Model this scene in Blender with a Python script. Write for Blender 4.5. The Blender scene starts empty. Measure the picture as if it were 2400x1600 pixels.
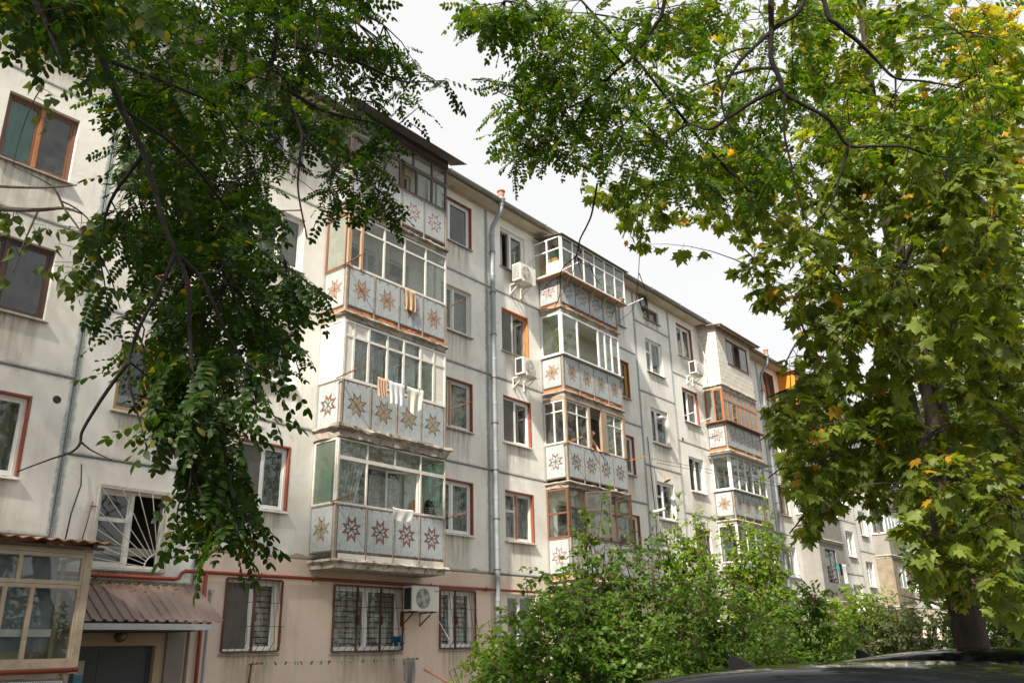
import bpy, math, random
import numpy as np
from mathutils import Matrix, Vector

random.seed(7)
rng = np.random.default_rng(7)
R_ = math.radians
scene = bpy.context.scene
COL = scene.collection

# ------------------------------------------------------------------ camera
CAM = np.array([-17.1014, -14.5977, 1.6016])
CR = np.array([0.63128844, -0.77521759, -0.02264058])
CU = np.array([-0.25395996, -0.23421623, 0.93842799])
CF = np.array([0.73278868, 0.58666894, 0.34473222])
FPX = 1975.45
cd = bpy.data.cameras.new('camera')
cam = bpy.data.objects.new('camera', cd)
COL.objects.link(cam)
cd.sensor_width = 36.0
cd.lens = FPX / 2400 * 36
cd.clip_start = 0.05
cd.clip_end = 2000
M = Matrix.Identity(4)
for i in range(3):
    M[i][0], M[i][1], M[i][2], M[i][3] = CR[i], CU[i], -CF[i], CAM[i]
cam.matrix_world = M
scene.camera = cam

# ------------------------------------------------------------------ sky and sun
SUN = Vector((-0.68, -0.18, 0.74)).normalized()
elev = math.asin(SUN.z)
azim = math.atan2(SUN.x, SUN.y)
world = bpy.data.worlds.new('World')
scene.world = world
world.use_nodes = True
wn, wl = world.node_tree.nodes, world.node_tree.links
wn.clear()
w_out = wn.new('ShaderNodeOutputWorld')
w_bg = wn.new('ShaderNodeBackground')
w_sky = wn.new('ShaderNodeTexSky')
w_sky.sky_type = 'NISHITA'
w_sky.sun_disc = False
w_sky.sun_elevation = elev
w_sky.sun_rotation = azim
w_sky.air_density = 1.0
w_sky.dust_density = 3.0
w_mix = wn.new('ShaderNodeMix')
w_mix.data_type = 'RGBA'
w_tc = wn.new('ShaderNodeTexCoord')
w_no = wn.new('ShaderNodeTexNoise')
w_no.inputs['Scale'].default_value = 2.2
w_no.inputs['Detail'].default_value = 4
w_mr = wn.new('ShaderNodeMapRange')
w_mr.inputs['From Min'].default_value = 0.25
w_mr.inputs['From Max'].default_value = 0.75
w_mr.inputs['To Min'].default_value = 0.90
w_mr.inputs['To Max'].default_value = 0.95
w_mix.inputs[7].default_value = (5.0, 4.97, 4.90, 1)      # thin bright cloud veil over the whole sky
wl.new(w_tc.outputs['Generated'], w_no.inputs['Vector'])
wl.new(w_no.outputs['Fac'], w_mr.inputs['Value'])
wl.new(w_mr.outputs['Result'], w_mix.inputs[0])
wl.new(w_sky.outputs['Color'], w_mix.inputs[6])
wl.new(w_mix.outputs[2], w_bg.inputs['Color'])
w_bg.inputs['Strength'].default_value = 0.1
wl.new(w_bg.outputs['Background'], w_out.inputs['Surface'])

sd = bpy.data.lights.new('sun', 'SUN')
sd.energy = 5.0
sd.angle = R_(2.5)
sd.color = (1.0, 0.91, 0.76)
sun = bpy.data.objects.new('sun', sd)
COL.objects.link(sun)
sun.rotation_euler = SUN.to_track_quat('Z', 'Y').to_euler()
sun.location = (-30, -20, 40)

vs = scene.view_settings
vs.view_transform = 'Standard'
vs.look = 'None'
vs.exposure = 1.03
vs.gamma = 1.0
scene.render.engine = 'CYCLES'
scene.cycles.use_denoising = True
scene.cycles.max_bounces = 6
scene.cycles.transparent_max_bounces = 8
scene.cycles.diffuse_bounces = 3
scene.cycles.glossy_bounces = 2
scene.cycles.sample_clamp_indirect = 6


def at(u, v, d):
    """A point of the place that stands d metres ahead of where the photographer stood, on the sight line of pixel (u, v) of the 2400 px photograph."""
    return CAM + d * (CF + CR * ((u - 1200) / FPX) + CU * ((800 - v) / FPX))


def pix(p):
    q = np.asarray(p) - CAM
    d = q @ CF
    return 1200 + FPX * (q @ CR) / d, 800 - FPX * (q @ CU) / d, d


# ------------------------------------------------------------------ building blocks
class MB:
    def __init__(self):
        self.v, self.f, self.m = [], [], []

    def add(self, verts, faces, mi=0):
        b = len(self.v)
        self.v.extend([tuple(map(float, p)) for p in verts])
        for f in faces:
            self.f.append([b + i for i in f])
            self.m.append(mi)

    def box(self, x0, x1, y0, y1, z0, z1, mi=0):
        self.add([(x0, y0, z0), (x1, y0, z0), (x1, y1, z0), (x0, y1, z0), (x0, y0, z1), (x1, y0, z1), (x1, y1, z1), (x0, y1, z1)],
                 [(0, 3, 2, 1), (4, 5, 6, 7), (0, 1, 5, 4), (1, 2, 6, 5), (2, 3, 7, 6), (3, 0, 4, 7)], mi)

    def quad(self, a, b, c, d, mi=0):
        self.add([a, b, c, d], [(0, 1, 2, 3)], mi)

    def bar(self, p, q, w, h, mi=0, up=(0, 0, 1)):
        p, q = Vector(p), Vector(q)
        d = (q - p).normalized()
        s = d.cross(Vector(up))
        if s.length < 1e-4:
            s = d.cross(Vector((1, 0, 0)))
        s.normalize()
        t = s.cross(d).normalized()
        vs_ = []
        for c in (p, q):
            for a, b in ((-1, -1), (1, -1), (1, 1), (-1, 1)):
                vs_.append(c + s * (a * w / 2) + t * (b * h / 2))
        self.add(vs_, [(0, 1, 2, 3), (7, 6, 5, 4), (0, 4, 5, 1), (1, 5, 6, 2), (2, 6, 7, 3), (3, 7, 4, 0)], mi)

    def tube(self, pts, r, n=6, mi=0, cap=True):
        pts = [Vector(p) for p in pts]
        if not hasattr(r, '__len__'):
            r = [r] * len(pts)
        rings = []
        ref = Vector((0.31, 0.17, 0.94)).normalized()
        for i, p in enumerate(pts):
            d = (pts[min(i + 1, len(pts) - 1)] - pts[max(i - 1, 0)])
            if d.length < 1e-9:
                d = Vector((0, 0, 1))
            d.normalize()
            s = d.cross(ref)
            if s.length < 1e-3:
                s = d.cross(Vector((1, 0, 0)))
            s.normalize()
            t = d.cross(s)
            rings.append([p + (s * math.cos(2 * math.pi * k / n) + t * math.sin(2 * math.pi * k / n)) * r[i] for k in range(n)])
        vs_ = [q for ring in rings for q in ring]
        fs = []
        for i in range(len(pts) - 1):
            for k in range(n):
                fs.append((i * n + k, i * n + (k + 1) % n, (i + 1) * n + (k + 1) % n, (i + 1) * n + k))
        if cap:
            fs.append(tuple(range(n - 1, -1, -1)))
            fs.append(tuple((len(pts) - 1) * n + k for k in range(n)))
        self.add(vs_, fs, mi)

    def lathe(self, o, ax, prof, n=16, mi=0):
        """prof: (distance along ax, radius)"""
        o, ax = Vector(o), Vector(ax).normalized()
        s = ax.cross(Vector((0.3, 0.5, 0.8))).normalized()
        t = ax.cross(s)
        vs_, fs = [], []
        for a, r in prof:
            for k in range(n):
                th = 2 * math.pi * k / n
                vs_.append(o + ax * a + (s * math.cos(th) + t * math.sin(th)) * r)
        for i in range(len(prof) - 1):
            for k in range(n):
                fs.append((i * n + k, i * n + (k + 1) % n, (i + 1) * n + (k + 1) % n, (i + 1) * n + k))
        self.add(vs_, fs, mi)

    def mesh(self, name, mats):
        me = bpy.data.meshes.new(name)
        me.from_pydata(self.v, [], self.f)
        for m_ in (mats if isinstance(mats, (list, tuple)) else [mats]):
            me.materials.append(m_)
        if any(self.m):
            me.polygons.foreach_set('material_index', self.m)
        return me

    def build(self, name, mats, parent=None, smooth=False, **kw):
        me = self.mesh(name, mats)
        if smooth:
            me.polygons.foreach_set('use_smooth', [True] * len(me.polygons))
        me.update()
        return link(name, me, parent, **kw)


def base_of(o):
    v = Vector((0, 0, 0))
    while o is not None:
        v += Vector(o.get('_b', (0, 0, 0)))
        o = o.parent
    return v


BASES = {}


def link(name, data, parent=None, label=None, cat=None, group=None, kind=None):
    o = bpy.data.objects.new(name, data)
    COL.objects.link(o)
    if parent is not None:
        o.parent = parent
        b = BASES.get(parent.name)
        if b is not None:
            o.matrix_parent_inverse = Matrix.Translation(-b)
    tag(o, label, cat, group, kind)
    return o


def tag(o, label=None, cat=None, group=None, kind=None):
    if label: o['label'] = label
    if cat: o['category'] = cat
    if group: o['group'] = group
    if kind: o['kind'] = kind
    return o


def thing(name, loc, label, cat, group=None, kind=None):
    o = bpy.data.objects.new(name, None)
    o.empty_display_size = 0.2
    COL.objects.link(o)
    o.location = loc
    BASES[o.name] = Vector(loc)
    return tag(o, label, cat, group, kind)
# ------------------------------------------------------------------ materials
def newmat(name):
    m = bpy.data.materials.new(name)
    m.use_nodes = True
    nt = m.node_tree
    b = nt.nodes['Principled BSDF']
    return m, nt, b


def nd(nt, t, **inp):
    n = nt.nodes.new(t)
    for k, v in inp.items():
        n.inputs[k.replace('_', ' ')].default_value = v
    return n


def noise(nt, scale, detail=4, rough=0.6, stretch=None, coord='Object'):
    tc = nt.nodes.new('ShaderNodeTexCoord')
    n = nd(nt, 'ShaderNodeTexNoise', Scale=scale, Detail=detail, Roughness=rough)
    if stretch:
        mp = nt.nodes.new('ShaderNodeMapping')
        mp.inputs['Scale'].default_value = stretch
        nt.links.new(tc.outputs[coord], mp.inputs['Vector'])
        nt.links.new(mp.outputs['Vector'], n.inputs['Vector'])
    else:
        nt.links.new(tc.outputs[coord], n.inputs['Vector'])
    return n.outputs['Fac']


def mrange(nt, src, a, b, c=0.0, d=1.0):
    n = nt.nodes.new('ShaderNodeMapRange')
    n.inputs['From Min'].default_value = a
    n.inputs['From Max'].default_value = b
    n.inputs['To Min'].default_value = c
    n.inputs['To Max'].default_value = d
    nt.links.new(src, n.inputs['Value'])
    return n.outputs['Result']


def math_(nt, op, a, b=None):
    n = nt.nodes.new('ShaderNodeMath')
    n.operation = op
    for i, s in enumerate((a, b)):
        if s is None: continue
        if isinstance(s, (int, float)):
            n.inputs[i].default_value = s
        else:
            nt.links.new(s, n.inputs[i])
    return n.outputs[0]


def mixc(nt, fac, a, b, blend='MIX'):
    n = nt.nodes.new('ShaderNodeMix')
    n.data_type = 'RGBA'
    n.blend_type = blend
    for i, s in ((0, fac), (6, a), (7, b)):
        if isinstance(s, (int, float)):
            n.inputs[i].default_value = s
        elif isinstance(s, tuple):
            n.inputs[i].default_value = (*s, 1) if len(s) == 3 else s
        else:
            nt.links.new(s, n.inputs[i])
    return n.outputs[2]


def bump(nt, b, h, strength=0.3, dist=0.01):
    n = nd(nt, 'ShaderNodeBump', Strength=strength, Distance=dist)
    nt.links.new(h, n.inputs['Height'])
    nt.links.new(n.outputs['Normal'], b.inputs['Normal'])


def mottled(name, c1, c2, scale=4.0, rough=0.8, bstr=0.25, metal=0.0, c3=None, thr=(0.55, 0.68), s3=9.0, stretch=None, bdist=0.008):
    m, nt, b = newmat(name)
    f = mrange(nt, noise(nt, scale, 5, 0.65, stretch), 0.3, 0.7)
    c = mixc(nt, f, c1, c2)
    if c3 is not None:
        g = mrange(nt, noise(nt, s3, 6, 0.7), thr[0], thr[1])
        c = mixc(nt, g, c, c3)
    nt.links.new(c, b.inputs['Base Color'])
    b.inputs['Roughness'].default_value = rough
    b.inputs['Metallic'].default_value = metal
    if bstr:
        bump(nt, b, noise(nt, scale * 6, 5, 0.7), bstr, bdist)
    return m


def wall_mat(name, base, dirt, blue_amt=1.0):
    m, nt, b = newmat(name)
    big = mrange(nt, noise(nt, 0.55, 5, 0.6), 0.35, 0.68)
    c = mixc(nt, math_(nt, 'MULTIPLY', big, 0.55), base, dirt)
    streak = mrange(nt, noise(nt, 2.2, 5, 0.7, (2.0, 2.0, 0.22)), 0.5, 0.78)
    c = mixc(nt, math_(nt, 'MULTIPLY', streak, 0.38), c, (dirt[0] * 0.72, dirt[1] * 0.70, dirt[2] * 0.64))
    patch = mrange(nt, noise(nt, 1.7, 7, 0.75), 0.60, 0.66)
    c = mixc(nt, math_(nt, 'MULTIPLY', patch, 0.45), c, (base[0] * 0.86, base[1] * 0.86, base[2] * 0.84))
    spots = mrange(nt, noise(nt, 14, 3, 0.6), 0.70, 0.76)
    c = mixc(nt, math_(nt, 'MULTIPLY', spots, 0.5), c, (0.30, 0.29, 0.27))
    # weathered blue paint along the panel joints
    at_ = nt.nodes.new('ShaderNodeAttribute')
    at_.attribute_name = 'edge4'
    sp = nt.nodes.new('ShaderNodeSeparateColor')
    nt.links.new(at_.outputs['Color'], sp.inputs[0])
    jx = math_(nt, 'MINIMUM', sp.outputs[0], sp.outputs[1])
    jz = math_(nt, 'MINIMUM', sp.outputs[2], at_.outputs['Alpha'])
    wob = math_(nt, 'MULTIPLY', math_(nt, 'SUBTRACT', noise(nt, 7.0, 5, 0.75), 0.5), 0.16)
    ex = mrange(nt, math_(nt, 'ADD', jx, wob), 0.088, 0.04)
    ez = mrange(nt, math_(nt, 'ADD', jz, wob), 0.07, 0.01)
    wear = mrange(nt, noise(nt, 28, 4, 0.8), 0.30, 0.52)
    e = math_(nt, 'MULTIPLY', math_(nt, 'MAXIMUM', ex, math_(nt, 'MULTIPLY', ez, 0.75)), wear)
    c = mixc(nt, math_(nt, 'MULTIPLY', e, 0.85 * blue_amt), c, (0.16, 0.26, 0.305))
    gr = math_(nt, 'MULTIPLY', mrange(nt, jz, 0.40, 0.03), mrange(nt, noise(nt, 2.6, 6, 0.75), 0.44, 0.66))
    c = mixc(nt, math_(nt, 'MULTIPLY', gr, 0.42), c, (0.36, 0.32, 0.26))
    thin = mrange(nt, math_(nt, 'MINIMUM', jx, jz), 0.022, 0.012)
    c = mixc(nt, math_(nt, 'MULTIPLY', thin, 0.75), c, (0.10, 0.10, 0.10))
    # rain streaks under the window sills
    st = nt.nodes.new('ShaderNodeAttribute')
    st.attribute_name = 'stain'
    ss = nt.nodes.new('ShaderNodeSeparateXYZ')
    nt.links.new(st.outputs['Vector'], ss.inputs[0])
    fall = mrange(nt, ss.outputs[1], 0.0, 1.05, 1.0, 0.0)
    sn = mrange(nt, noise(nt, 5.0, 5, 0.7, (2.4, 2.4, 0.16)), 0.32, 0.60)
    edge_f = mrange(nt, math_(nt, 'ABSOLUTE', math_(nt, 'SUBTRACT', ss.outputs[0], 0.5)), 0.5, 0.36)
    sf = math_(nt, 'MULTIPLY', math_(nt, 'MULTIPLY', fall, sn), math_(nt, 'MULTIPLY', edge_f, ss.outputs[2]))
    c = mixc(nt, math_(nt, 'MULTIPLY', sf, 0.9), c, (0.27, 0.225, 0.155))
    vo = nt.nodes.new('ShaderNodeTexVoronoi')
    vo.feature = 'DISTANCE_TO_EDGE'
    vo.inputs['Scale'].default_value = 0.9
    tcv = nt.nodes.new('ShaderNodeTexCoord')
    vmx = nt.nodes.new('ShaderNodeVectorMath')
    vmx.operation = 'ADD'
    nv = nd(nt, 'ShaderNodeTexNoise', Scale=3.0, Detail=5.0)
    nt.links.new(tcv.outputs['Object'], nv.inputs['Vector'])
    nt.links.new(tcv.outputs['Object'], vmx.inputs[0])
    nt.links.new(nv.outputs['Color'], vmx.inputs[1])
    nt.links.new(vmx.outputs[0], vo.inputs['Vector'])
    crk = math_(nt, 'MULTIPLY', mrange(nt, vo.outputs['Distance'], 0.008, 0.002), mrange(nt, noise(nt, 0.8, 3, 0.5), 0.55, 0.62))
    c = mixc(nt, math_(nt, 'MULTIPLY', crk, 0.45), c, (0.25, 0.23, 0.20))
    nt.links.new(c, b.inputs['Base Color'])
    b.inputs['Roughness'].default_value = 0.88
    b.inputs['Specular IOR Level'].default_value = 0.25
    h = math_(nt, 'ADD', noise(nt, 45, 5, 0.7), math_(nt, 'MULTIPLY', noise(nt, 6, 5, 0.6), 1.6))
    bump(nt, b, h, 0.35, 0.01)
    return m


def plain(name, col, rough=0.5, metal=0.0, var=0.12, scale=6.0, spec=0.5, bstr=0.0):
    m, nt, b = newmat(name)
    f = mrange(nt, noise(nt, scale, 4, 0.6), 0.3, 0.7)
    d = tuple(x * (1 - var * 2) for x in col)
    nt.links.new(mixc(nt, f, col, d), b.inputs['Base Color'])
    b.inputs['Roughness'].default_value = rough
    b.inputs['Metallic'].default_value = metal
    b.inputs['Specular IOR Level'].default_value = spec
    if bstr:
        bump(nt, b, noise(nt, scale * 8, 4, 0.7), bstr, 0.004)
    return m


def glass_mat(name, tint=(0.92, 0.95, 0.93), rough=0.015, haze=0.0, ior=1.52, dirt=0.10):
    m = bpy.data.materials.new(name)
    m.use_nodes = True
    nt = m.node_tree
    nt.nodes.clear()
    out = nt.nodes.new('ShaderNodeOutputMaterial')
    ge = nt.nodes.new('ShaderNodeNewGeometry')
    dp = nt.nodes.new('ShaderNodeVectorMath')
    dp.operation = 'DOT_PRODUCT'
    nt.links.new(ge.outputs['Normal'], dp.inputs[0])
    nt.links.new(ge.outputs['Incoming'], dp.inputs[1])
    ca = math_(nt, 'ABSOLUTE', dp.outputs['Value'])
    f0 = ((ior - 1) / (ior + 1)) ** 2
    fres = math_(nt, 'ADD', math_(nt, 'MULTIPLY', math_(nt, 'POWER', math_(nt, 'SUBTRACT', 1.0, ca), 5.0), 1 - f0), f0)
    tr = nt.nodes.new('ShaderNodeBsdfTransparent')
    tr.inputs['Color'].default_value = (*tint, 1)
    gl = nt.nodes.new('ShaderNodeBsdfGlossy')
    gl.inputs['Roughness'].default_value = rough
    gl.inputs['Color'].default_value = (0.9, 0.92, 0.93, 1)
    df = nt.nodes.new('ShaderNodeBsdfDiffuse')
    df.inputs['Color'].default_value = (0.42, 0.42, 0.38, 1)
    mx0 = nt.nodes.new('ShaderNodeMixShader')
    dn = mrange(nt, noise(nt, 3.0, 5, 0.7), 0.42, 0.75, haze, haze + dirt)
    nt.links.new(dn, mx0.inputs[0])
    nt.links.new(tr.outputs[0], mx0.inputs[1])
    nt.links.new(df.outputs[0], mx0.inputs[2])
    mx = nt.nodes.new('ShaderNodeMixShader')
    bp = nd(nt, 'ShaderNodeBump', Strength=0.06, Distance=0.02)
    nt.links.new(noise(nt, 1.6, 2, 0.5), bp.inputs['Height'])
    nt.links.new(bp.outputs['Normal'], gl.inputs['Normal'])
    boost = math_(nt, 'MINIMUM', math_(nt, 'MULTIPLY', fres, 1.0), 1.0)
    nt.links.new(boost, mx.inputs[0])
    nt.links.new(mx0.outputs[0], mx.inputs[1])
    nt.links.new(gl.outputs[0], mx.inputs[2])
    nt.links.new(mx.outputs[0], out.inputs['Surface'])
    return m


def cloth_mat(name, col, trans=0.35, alpha=1.0, scale=60):
    m = bpy.data.materials.new(name)
    m.use_nodes = True
    nt = m.node_tree
    nt.nodes.clear()
    out = nt.nodes.new('ShaderNodeOutputMaterial')
    df = nt.nodes.new('ShaderNodeBsdfDiffuse')
    tl = nt.nodes.new('ShaderNodeBsdfTranslucent')
    f = mrange(nt, noise(nt, scale, 3, 0.6), 0.3, 0.7)
    c = mixc(nt, f, col, tuple(x * 0.82 for x in col))
    nt.links.new(c, df.inputs['Color'])
    nt.links.new(c, tl.inputs['Color'])
    mx = nt.nodes.new('ShaderNodeMixShader')
    mx.inputs[0].default_value = trans
    nt.links.new(df.outputs[0], mx.inputs[1])
    nt.links.new(tl.outputs[0], mx.inputs[2])
    last = mx
    if alpha < 1:
        tp = nt.nodes.new('ShaderNodeBsdfTransparent')
        m2 = nt.nodes.new('ShaderNodeMixShader')
        g = mrange(nt, noise(nt, scale * 0.4, 4, 0.7), 0.35, 0.6, alpha * 0.7, min(1, alpha * 1.25))
        nt.links.new(g, m2.inputs[0])
        nt.links.new(tp.outputs[0], m2.inputs[1])
        nt.links.new(mx.outputs[0], m2.inputs[2])
        last = m2
    nt.links.new(last.outputs[0], out.inputs['Surface'])
    return m


def leaf_mat(name, c1, c2, c3=None, p3=0.06, trans=0.42, gloss=0.022, tmul=(2.6, 2.3, 0.8)):
    m = bpy.data.materials.new(name)
    m.use_nodes = True
    nt = m.node_tree
    nt.nodes.clear()
    out = nt.nodes.new('ShaderNodeOutputMaterial')
    g = nt.nodes.new('ShaderNodeNewGeometry')
    c = mixc(nt, g.outputs['Random Per Island'], c1, c2)
    w = mrange(nt, noise(nt, 0.9, 3, 0.5), 0.3, 0.7, 0.75, 1.2)
    if c3 is not None:
        r2 = math_(nt, 'FRACT', math_(nt, 'MULTIPLY', g.outputs['Random Per Island'], 37.7))
        c = mixc(nt, math_(nt, 'LESS_THAN', r2, p3), c, c3)
    vm = nt.nodes.new('ShaderNodeVectorMath')
    vm.operation = 'SCALE'
    nt.links.new(c, vm.inputs[0])
    nt.links.new(w, vm.inputs['Scale'])
    df = nt.nodes.new('ShaderNodeBsdfDiffuse')
    tl = nt.nodes.new('ShaderNodeBsdfTranslucent')
    nt.links.new(vm.outputs[0], df.inputs['Color'])
    vt = nt.nodes.new('ShaderNodeVectorMath')
    vt.operation = 'MULTIPLY'
    nt.links.new(vm.outputs[0], vt.inputs[0])
    vt.inputs[1].default_value = tmul
    nt.links.new(vt.outputs[0], tl.inputs['Color'])
    mx = nt.nodes.new('ShaderNodeMixShader')
    mx.inputs[0].default_value = trans
    nt.links.new(df.outputs[0], mx.inputs[1])
    nt.links.new(tl.outputs[0], mx.inputs[2])
    gl = nt.nodes.new('ShaderNodeBsdfGlossy')
    gl.inputs['Roughness'].default_value = 0.5
    gl.inputs['Color'].default_value = (0.8, 0.85, 0.8, 1)
    m2 = nt.nodes.new('ShaderNodeMixShader')
    m2.inputs[0].default_value = gloss
    nt.links.new(mx.outputs[0], m2.inputs[1])
    nt.links.new(gl.outputs[0], m2.inputs[2])
    nt.links.new(m2.outputs[0], out.inputs['Surface'])
    return m


def tile_mat(name, c1, c2, rough=0.25):
    m, nt, b = newmat(name)
    g = nt.nodes.new('ShaderNodeNewGeometry')
    c = mixc(nt, g.outputs['Random Per Island'], c1, c2)
    d = mrange(nt, noise(nt, 3.0, 5, 0.7, (2.5, 2.5, 0.5)), 0.45, 0.75)
    oi = nt.nodes.new('ShaderNodeObjectInfo')
    d = math_(nt, 'MULTIPLY', d, mrange(nt, oi.outputs['Random'], 0.0, 1.0, 0.15, 0.6))
    c = mixc(nt, d, c, (0.36, 0.32, 0.27))
    rs = mrange(nt, noise(nt, 5.0, 5, 0.7, (3.0, 3.0, 0.35)), 0.62, 0.74)
    c = mixc(nt, math_(nt, 'MULTIPLY', rs, 0.55), c, (0.30, 0.17, 0.10))
    nt.links.new(c, b.inputs['Base Color'])
    b.inputs['Roughness'].default_value = rough
    return m


MT = {}
MT['wall'] = wall_mat('weathered_white_paint', (0.85, 0.845, 0.815), (0.55, 0.515, 0.45))
MT['wall_blue'] = wall_mat('weathered_pale_blue_paint', (0.84, 0.845, 0.83), (0.60, 0.575, 0.51))
MT['pink'] = wall_mat('pink_plaster', (0.72, 0.585, 0.50), (0.60, 0.49, 0.41), 0.0)
MT['cream'] = wall_mat('cream_plaster', (0.76, 0.67, 0.57), (0.56, 0.48, 0.38), 0.0)
MT['tan'] = wall_mat('tan_plaster', (0.50, 0.38, 0.27), (0.36, 0.27, 0.18), 0.0)
MT['white_plaster'] = wall_mat('fresh_white_plaster', (0.78, 0.76, 0.71), (0.70, 0.66, 0.60), 0.0)
MT['interior'] = plain('room_wall', (0.40, 0.36, 0.30), 0.9)
MT['interior_pale'] = plain('balcony_wall_paint', (0.60, 0.57, 0.48), 0.9)
MT['salmon'] = plain('salmon_paint', (0.52, 0.30, 0.22), 0.9)
MT['concrete'] = mottled('crumbling_concrete', (0.42, 0.38, 0.32), (0.24, 0.21, 0.175), 2.2, 0.95, 0.9, c3=(0.12, 0.105, 0.09), thr=(0.52, 0.66), s3=5.0, bdist=0.03)
MT['concrete_pale'] = mottled('painted_concrete', (0.58, 0.55, 0.48), (0.38, 0.345, 0.28), 2.0, 0.92, 0.7, c3=(0.16, 0.14, 0.115), thr=(0.48, 0.62), s3=7.0, bdist=0.02)
MT['brickfill'] = mottled('red_brick', (0.50, 0.19, 0.08), (0.38, 0.15, 0.07), 5.0, 0.9, 0.6, c3=(0.50, 0.42, 0.33), thr=(0.60, 0.70))
MT['mortar'] = mottled('mortar', (0.42, 0.38, 0.33), (0.30, 0.27, 0.23), 6.0, 0.95, 0.4)
MT['block'] = mottled('white_silicate_block', (0.66, 0.63, 0.58), (0.52, 0.49, 0.43), 3.0, 0.9, 0.4, c3=(0.34, 0.30, 0.26), thr=(0.66, 0.76), s3=4.0)
MT['stone'] = mottled('rough_stone', (0.30, 0.25, 0.19), (0.18, 0.145, 0.105), 3.0, 0.95, 0.9)
MT['backing'] = mottled('panel_cement', (0.22, 0.21, 0.20), (0.16, 0.15, 0.14), 6.0, 0.95, 0.3)
MT['post'] = mottled('brown_grey_post', (0.33, 0.27, 0.22), (0.22, 0.175, 0.14), 5.0, 0.8, 0.4, c3=(0.42, 0.40, 0.37), thr=(0.58, 0.66))
MT['iron'] = mottled('rusty_iron', (0.10, 0.055, 0.035), (0.16, 0.075, 0.04), 9.0, 0.75, 0.4)
MT['grille'] = mottled('brown_painted_bar', (0.12, 0.045, 0.03), (0.075, 0.03, 0.02), 8.0, 0.55, 0.1)
MT['white_iron'] = mottled('peeling_white_iron', (0.62, 0.61, 0.58), (0.46, 0.43, 0.38), 7.0, 0.6, 0.3, c3=(0.22, 0.11, 0.06), thr=(0.58, 0.70), s3=20)
MT['tile_white'] = tile_mat('white_glazed_tile', (0.66, 0.73, 0.77), (0.50, 0.58, 0.63))
MT['t_orange'] = tile_mat('orange_tile', (0.36, 0.075, 0.025), (0.24, 0.05, 0.018))
MT['t_brown'] = tile_mat('brown_tile', (0.22, 0.085, 0.05), (0.15, 0.06, 0.04))
MT['t_black'] = tile_mat('black_tile', (0.025, 0.025, 0.03), (0.05, 0.045, 0.05))
MT['t_green'] = tile_mat('dark_green_tile', (0.05, 0.09, 0.05), (0.08, 0.11, 0.07))
MT['t_beige'] = tile_mat('beige_tile', (0.54, 0.43, 0.32), (0.42, 0.33, 0.24))
MT['t_peach'] = tile_mat('peach_tile', (0.56, 0.31, 0.17), (0.52, 0.40, 0.30))
MT['t_blue'] = tile_mat('dark_blue_tile', (0.05, 0.06, 0.16), (0.08, 0.09, 0.2))
MT['glass'] = glass_mat('window_glass')
MT['glass_dirty'] = glass_mat('dusty_glass', (0.86, 0.89, 0.86), 0.03, 0.02, dirt=0.14)
MT['glass_green'] = glass_mat('green_frosted_glass', (0.55, 0.74, 0.66), 0.05, 0.12, dirt=0.12)
MT['glass_frost'] = glass_mat('frosted_glass', (0.62, 0.74, 0.72), 0.12, 0.45, dirt=0.2)
MT['pvc'] = plain('white_plastic_frame', (0.78, 0.79, 0.80), 0.35, var=0.03)
MT['oldwhite'] = mottled('peeling_white_paint', (0.70, 0.69, 0.66), (0.58, 0.56, 0.52), 5.0, 0.6, 0.3, c3=(0.30, 0.24, 0.18), thr=(0.62, 0.68), s3=14)
MT['wood_dark'] = mottled('dark_brown_wood', (0.085, 0.045, 0.03), (0.05, 0.028, 0.02), 6.0, 0.55, 0.3, stretch=(4, 4, 0.5))
MT['wood_black'] = mottled('blackened_wood', (0.035, 0.028, 0.025), (0.07, 0.05, 0.04), 6.0, 0.6, 0.3, c3=(0.28, 0.2, 0.14), thr=(0.66, 0.70), s3=12)
MT['wood_brown'] = mottled('brown_painted_wood', (0.20, 0.085, 0.045), (0.13, 0.055, 0.03), 6.0, 0.5, 0.3, stretch=(4, 4, 0.5))
MT['wood_orange'] = mottled('orange_varnished_wood', (0.42, 0.17, 0.06), (0.28, 0.10, 0.035), 6.0, 0.45, 0.3, stretch=(4, 4, 0.5))
MT['wood_grey'] = mottled('weathered_grey_wood', (0.36, 0.28, 0.21), (0.24, 0.175, 0.125), 6.0, 0.8, 0.5, c3=(0.42, 0.22, 0.11), thr=(0.6, 0.7), stretch=(4, 4, 0.4))
MT['wood_raw'] = mottled('raw_wood', (0.46, 0.30, 0.19), (0.34, 0.21, 0.13), 6.0, 0.8, 0.4, stretch=(4, 4, 0.4))
MT['wood_yellow'] = mottled('yellow_wood', (0.55, 0.33, 0.12), (0.42, 0.24, 0.08), 6.0, 0.5, 0.3, stretch=(4, 4, 0.4))
MT['reveal_red'] = mottled('red_brown_reveal_paint', (0.27, 0.07, 0.035), (0.20, 0.055, 0.03), 7.0, 0.65, 0.2, c3=(0.5, 0.42, 0.36), thr=(0.66, 0.72), s3=12)
MT['reveal_orange'] = mottled('orange_reveal_paint', (0.62, 0.22, 0.05), (0.48, 0.15, 0.035), 4.0, 0.6, 0.2)
MT['board'] = mottled('white_board', (0.72, 0.70, 0.65), (0.56, 0.53, 0.47), 2.0, 0.6, 0.1)
MT['screen'] = glass_mat('insect_screen', (0.22, 0.19, 0.17), 0.5, 0.30, ior=1.05, dirt=0.1)
MT['blind'] = plain('blind_slat', (0.60, 0.64, 0.66), 0.5, var=0.05)
MT['galv'] = mottled('galvanised_sheet', (0.35, 0.385, 0.41), (0.25, 0.28, 0.31), 2.5, 0.5, 0.15, 0.25, c3=(0.30, 0.27, 0.24), thr=(0.66, 0.76), s3=5)
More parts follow.
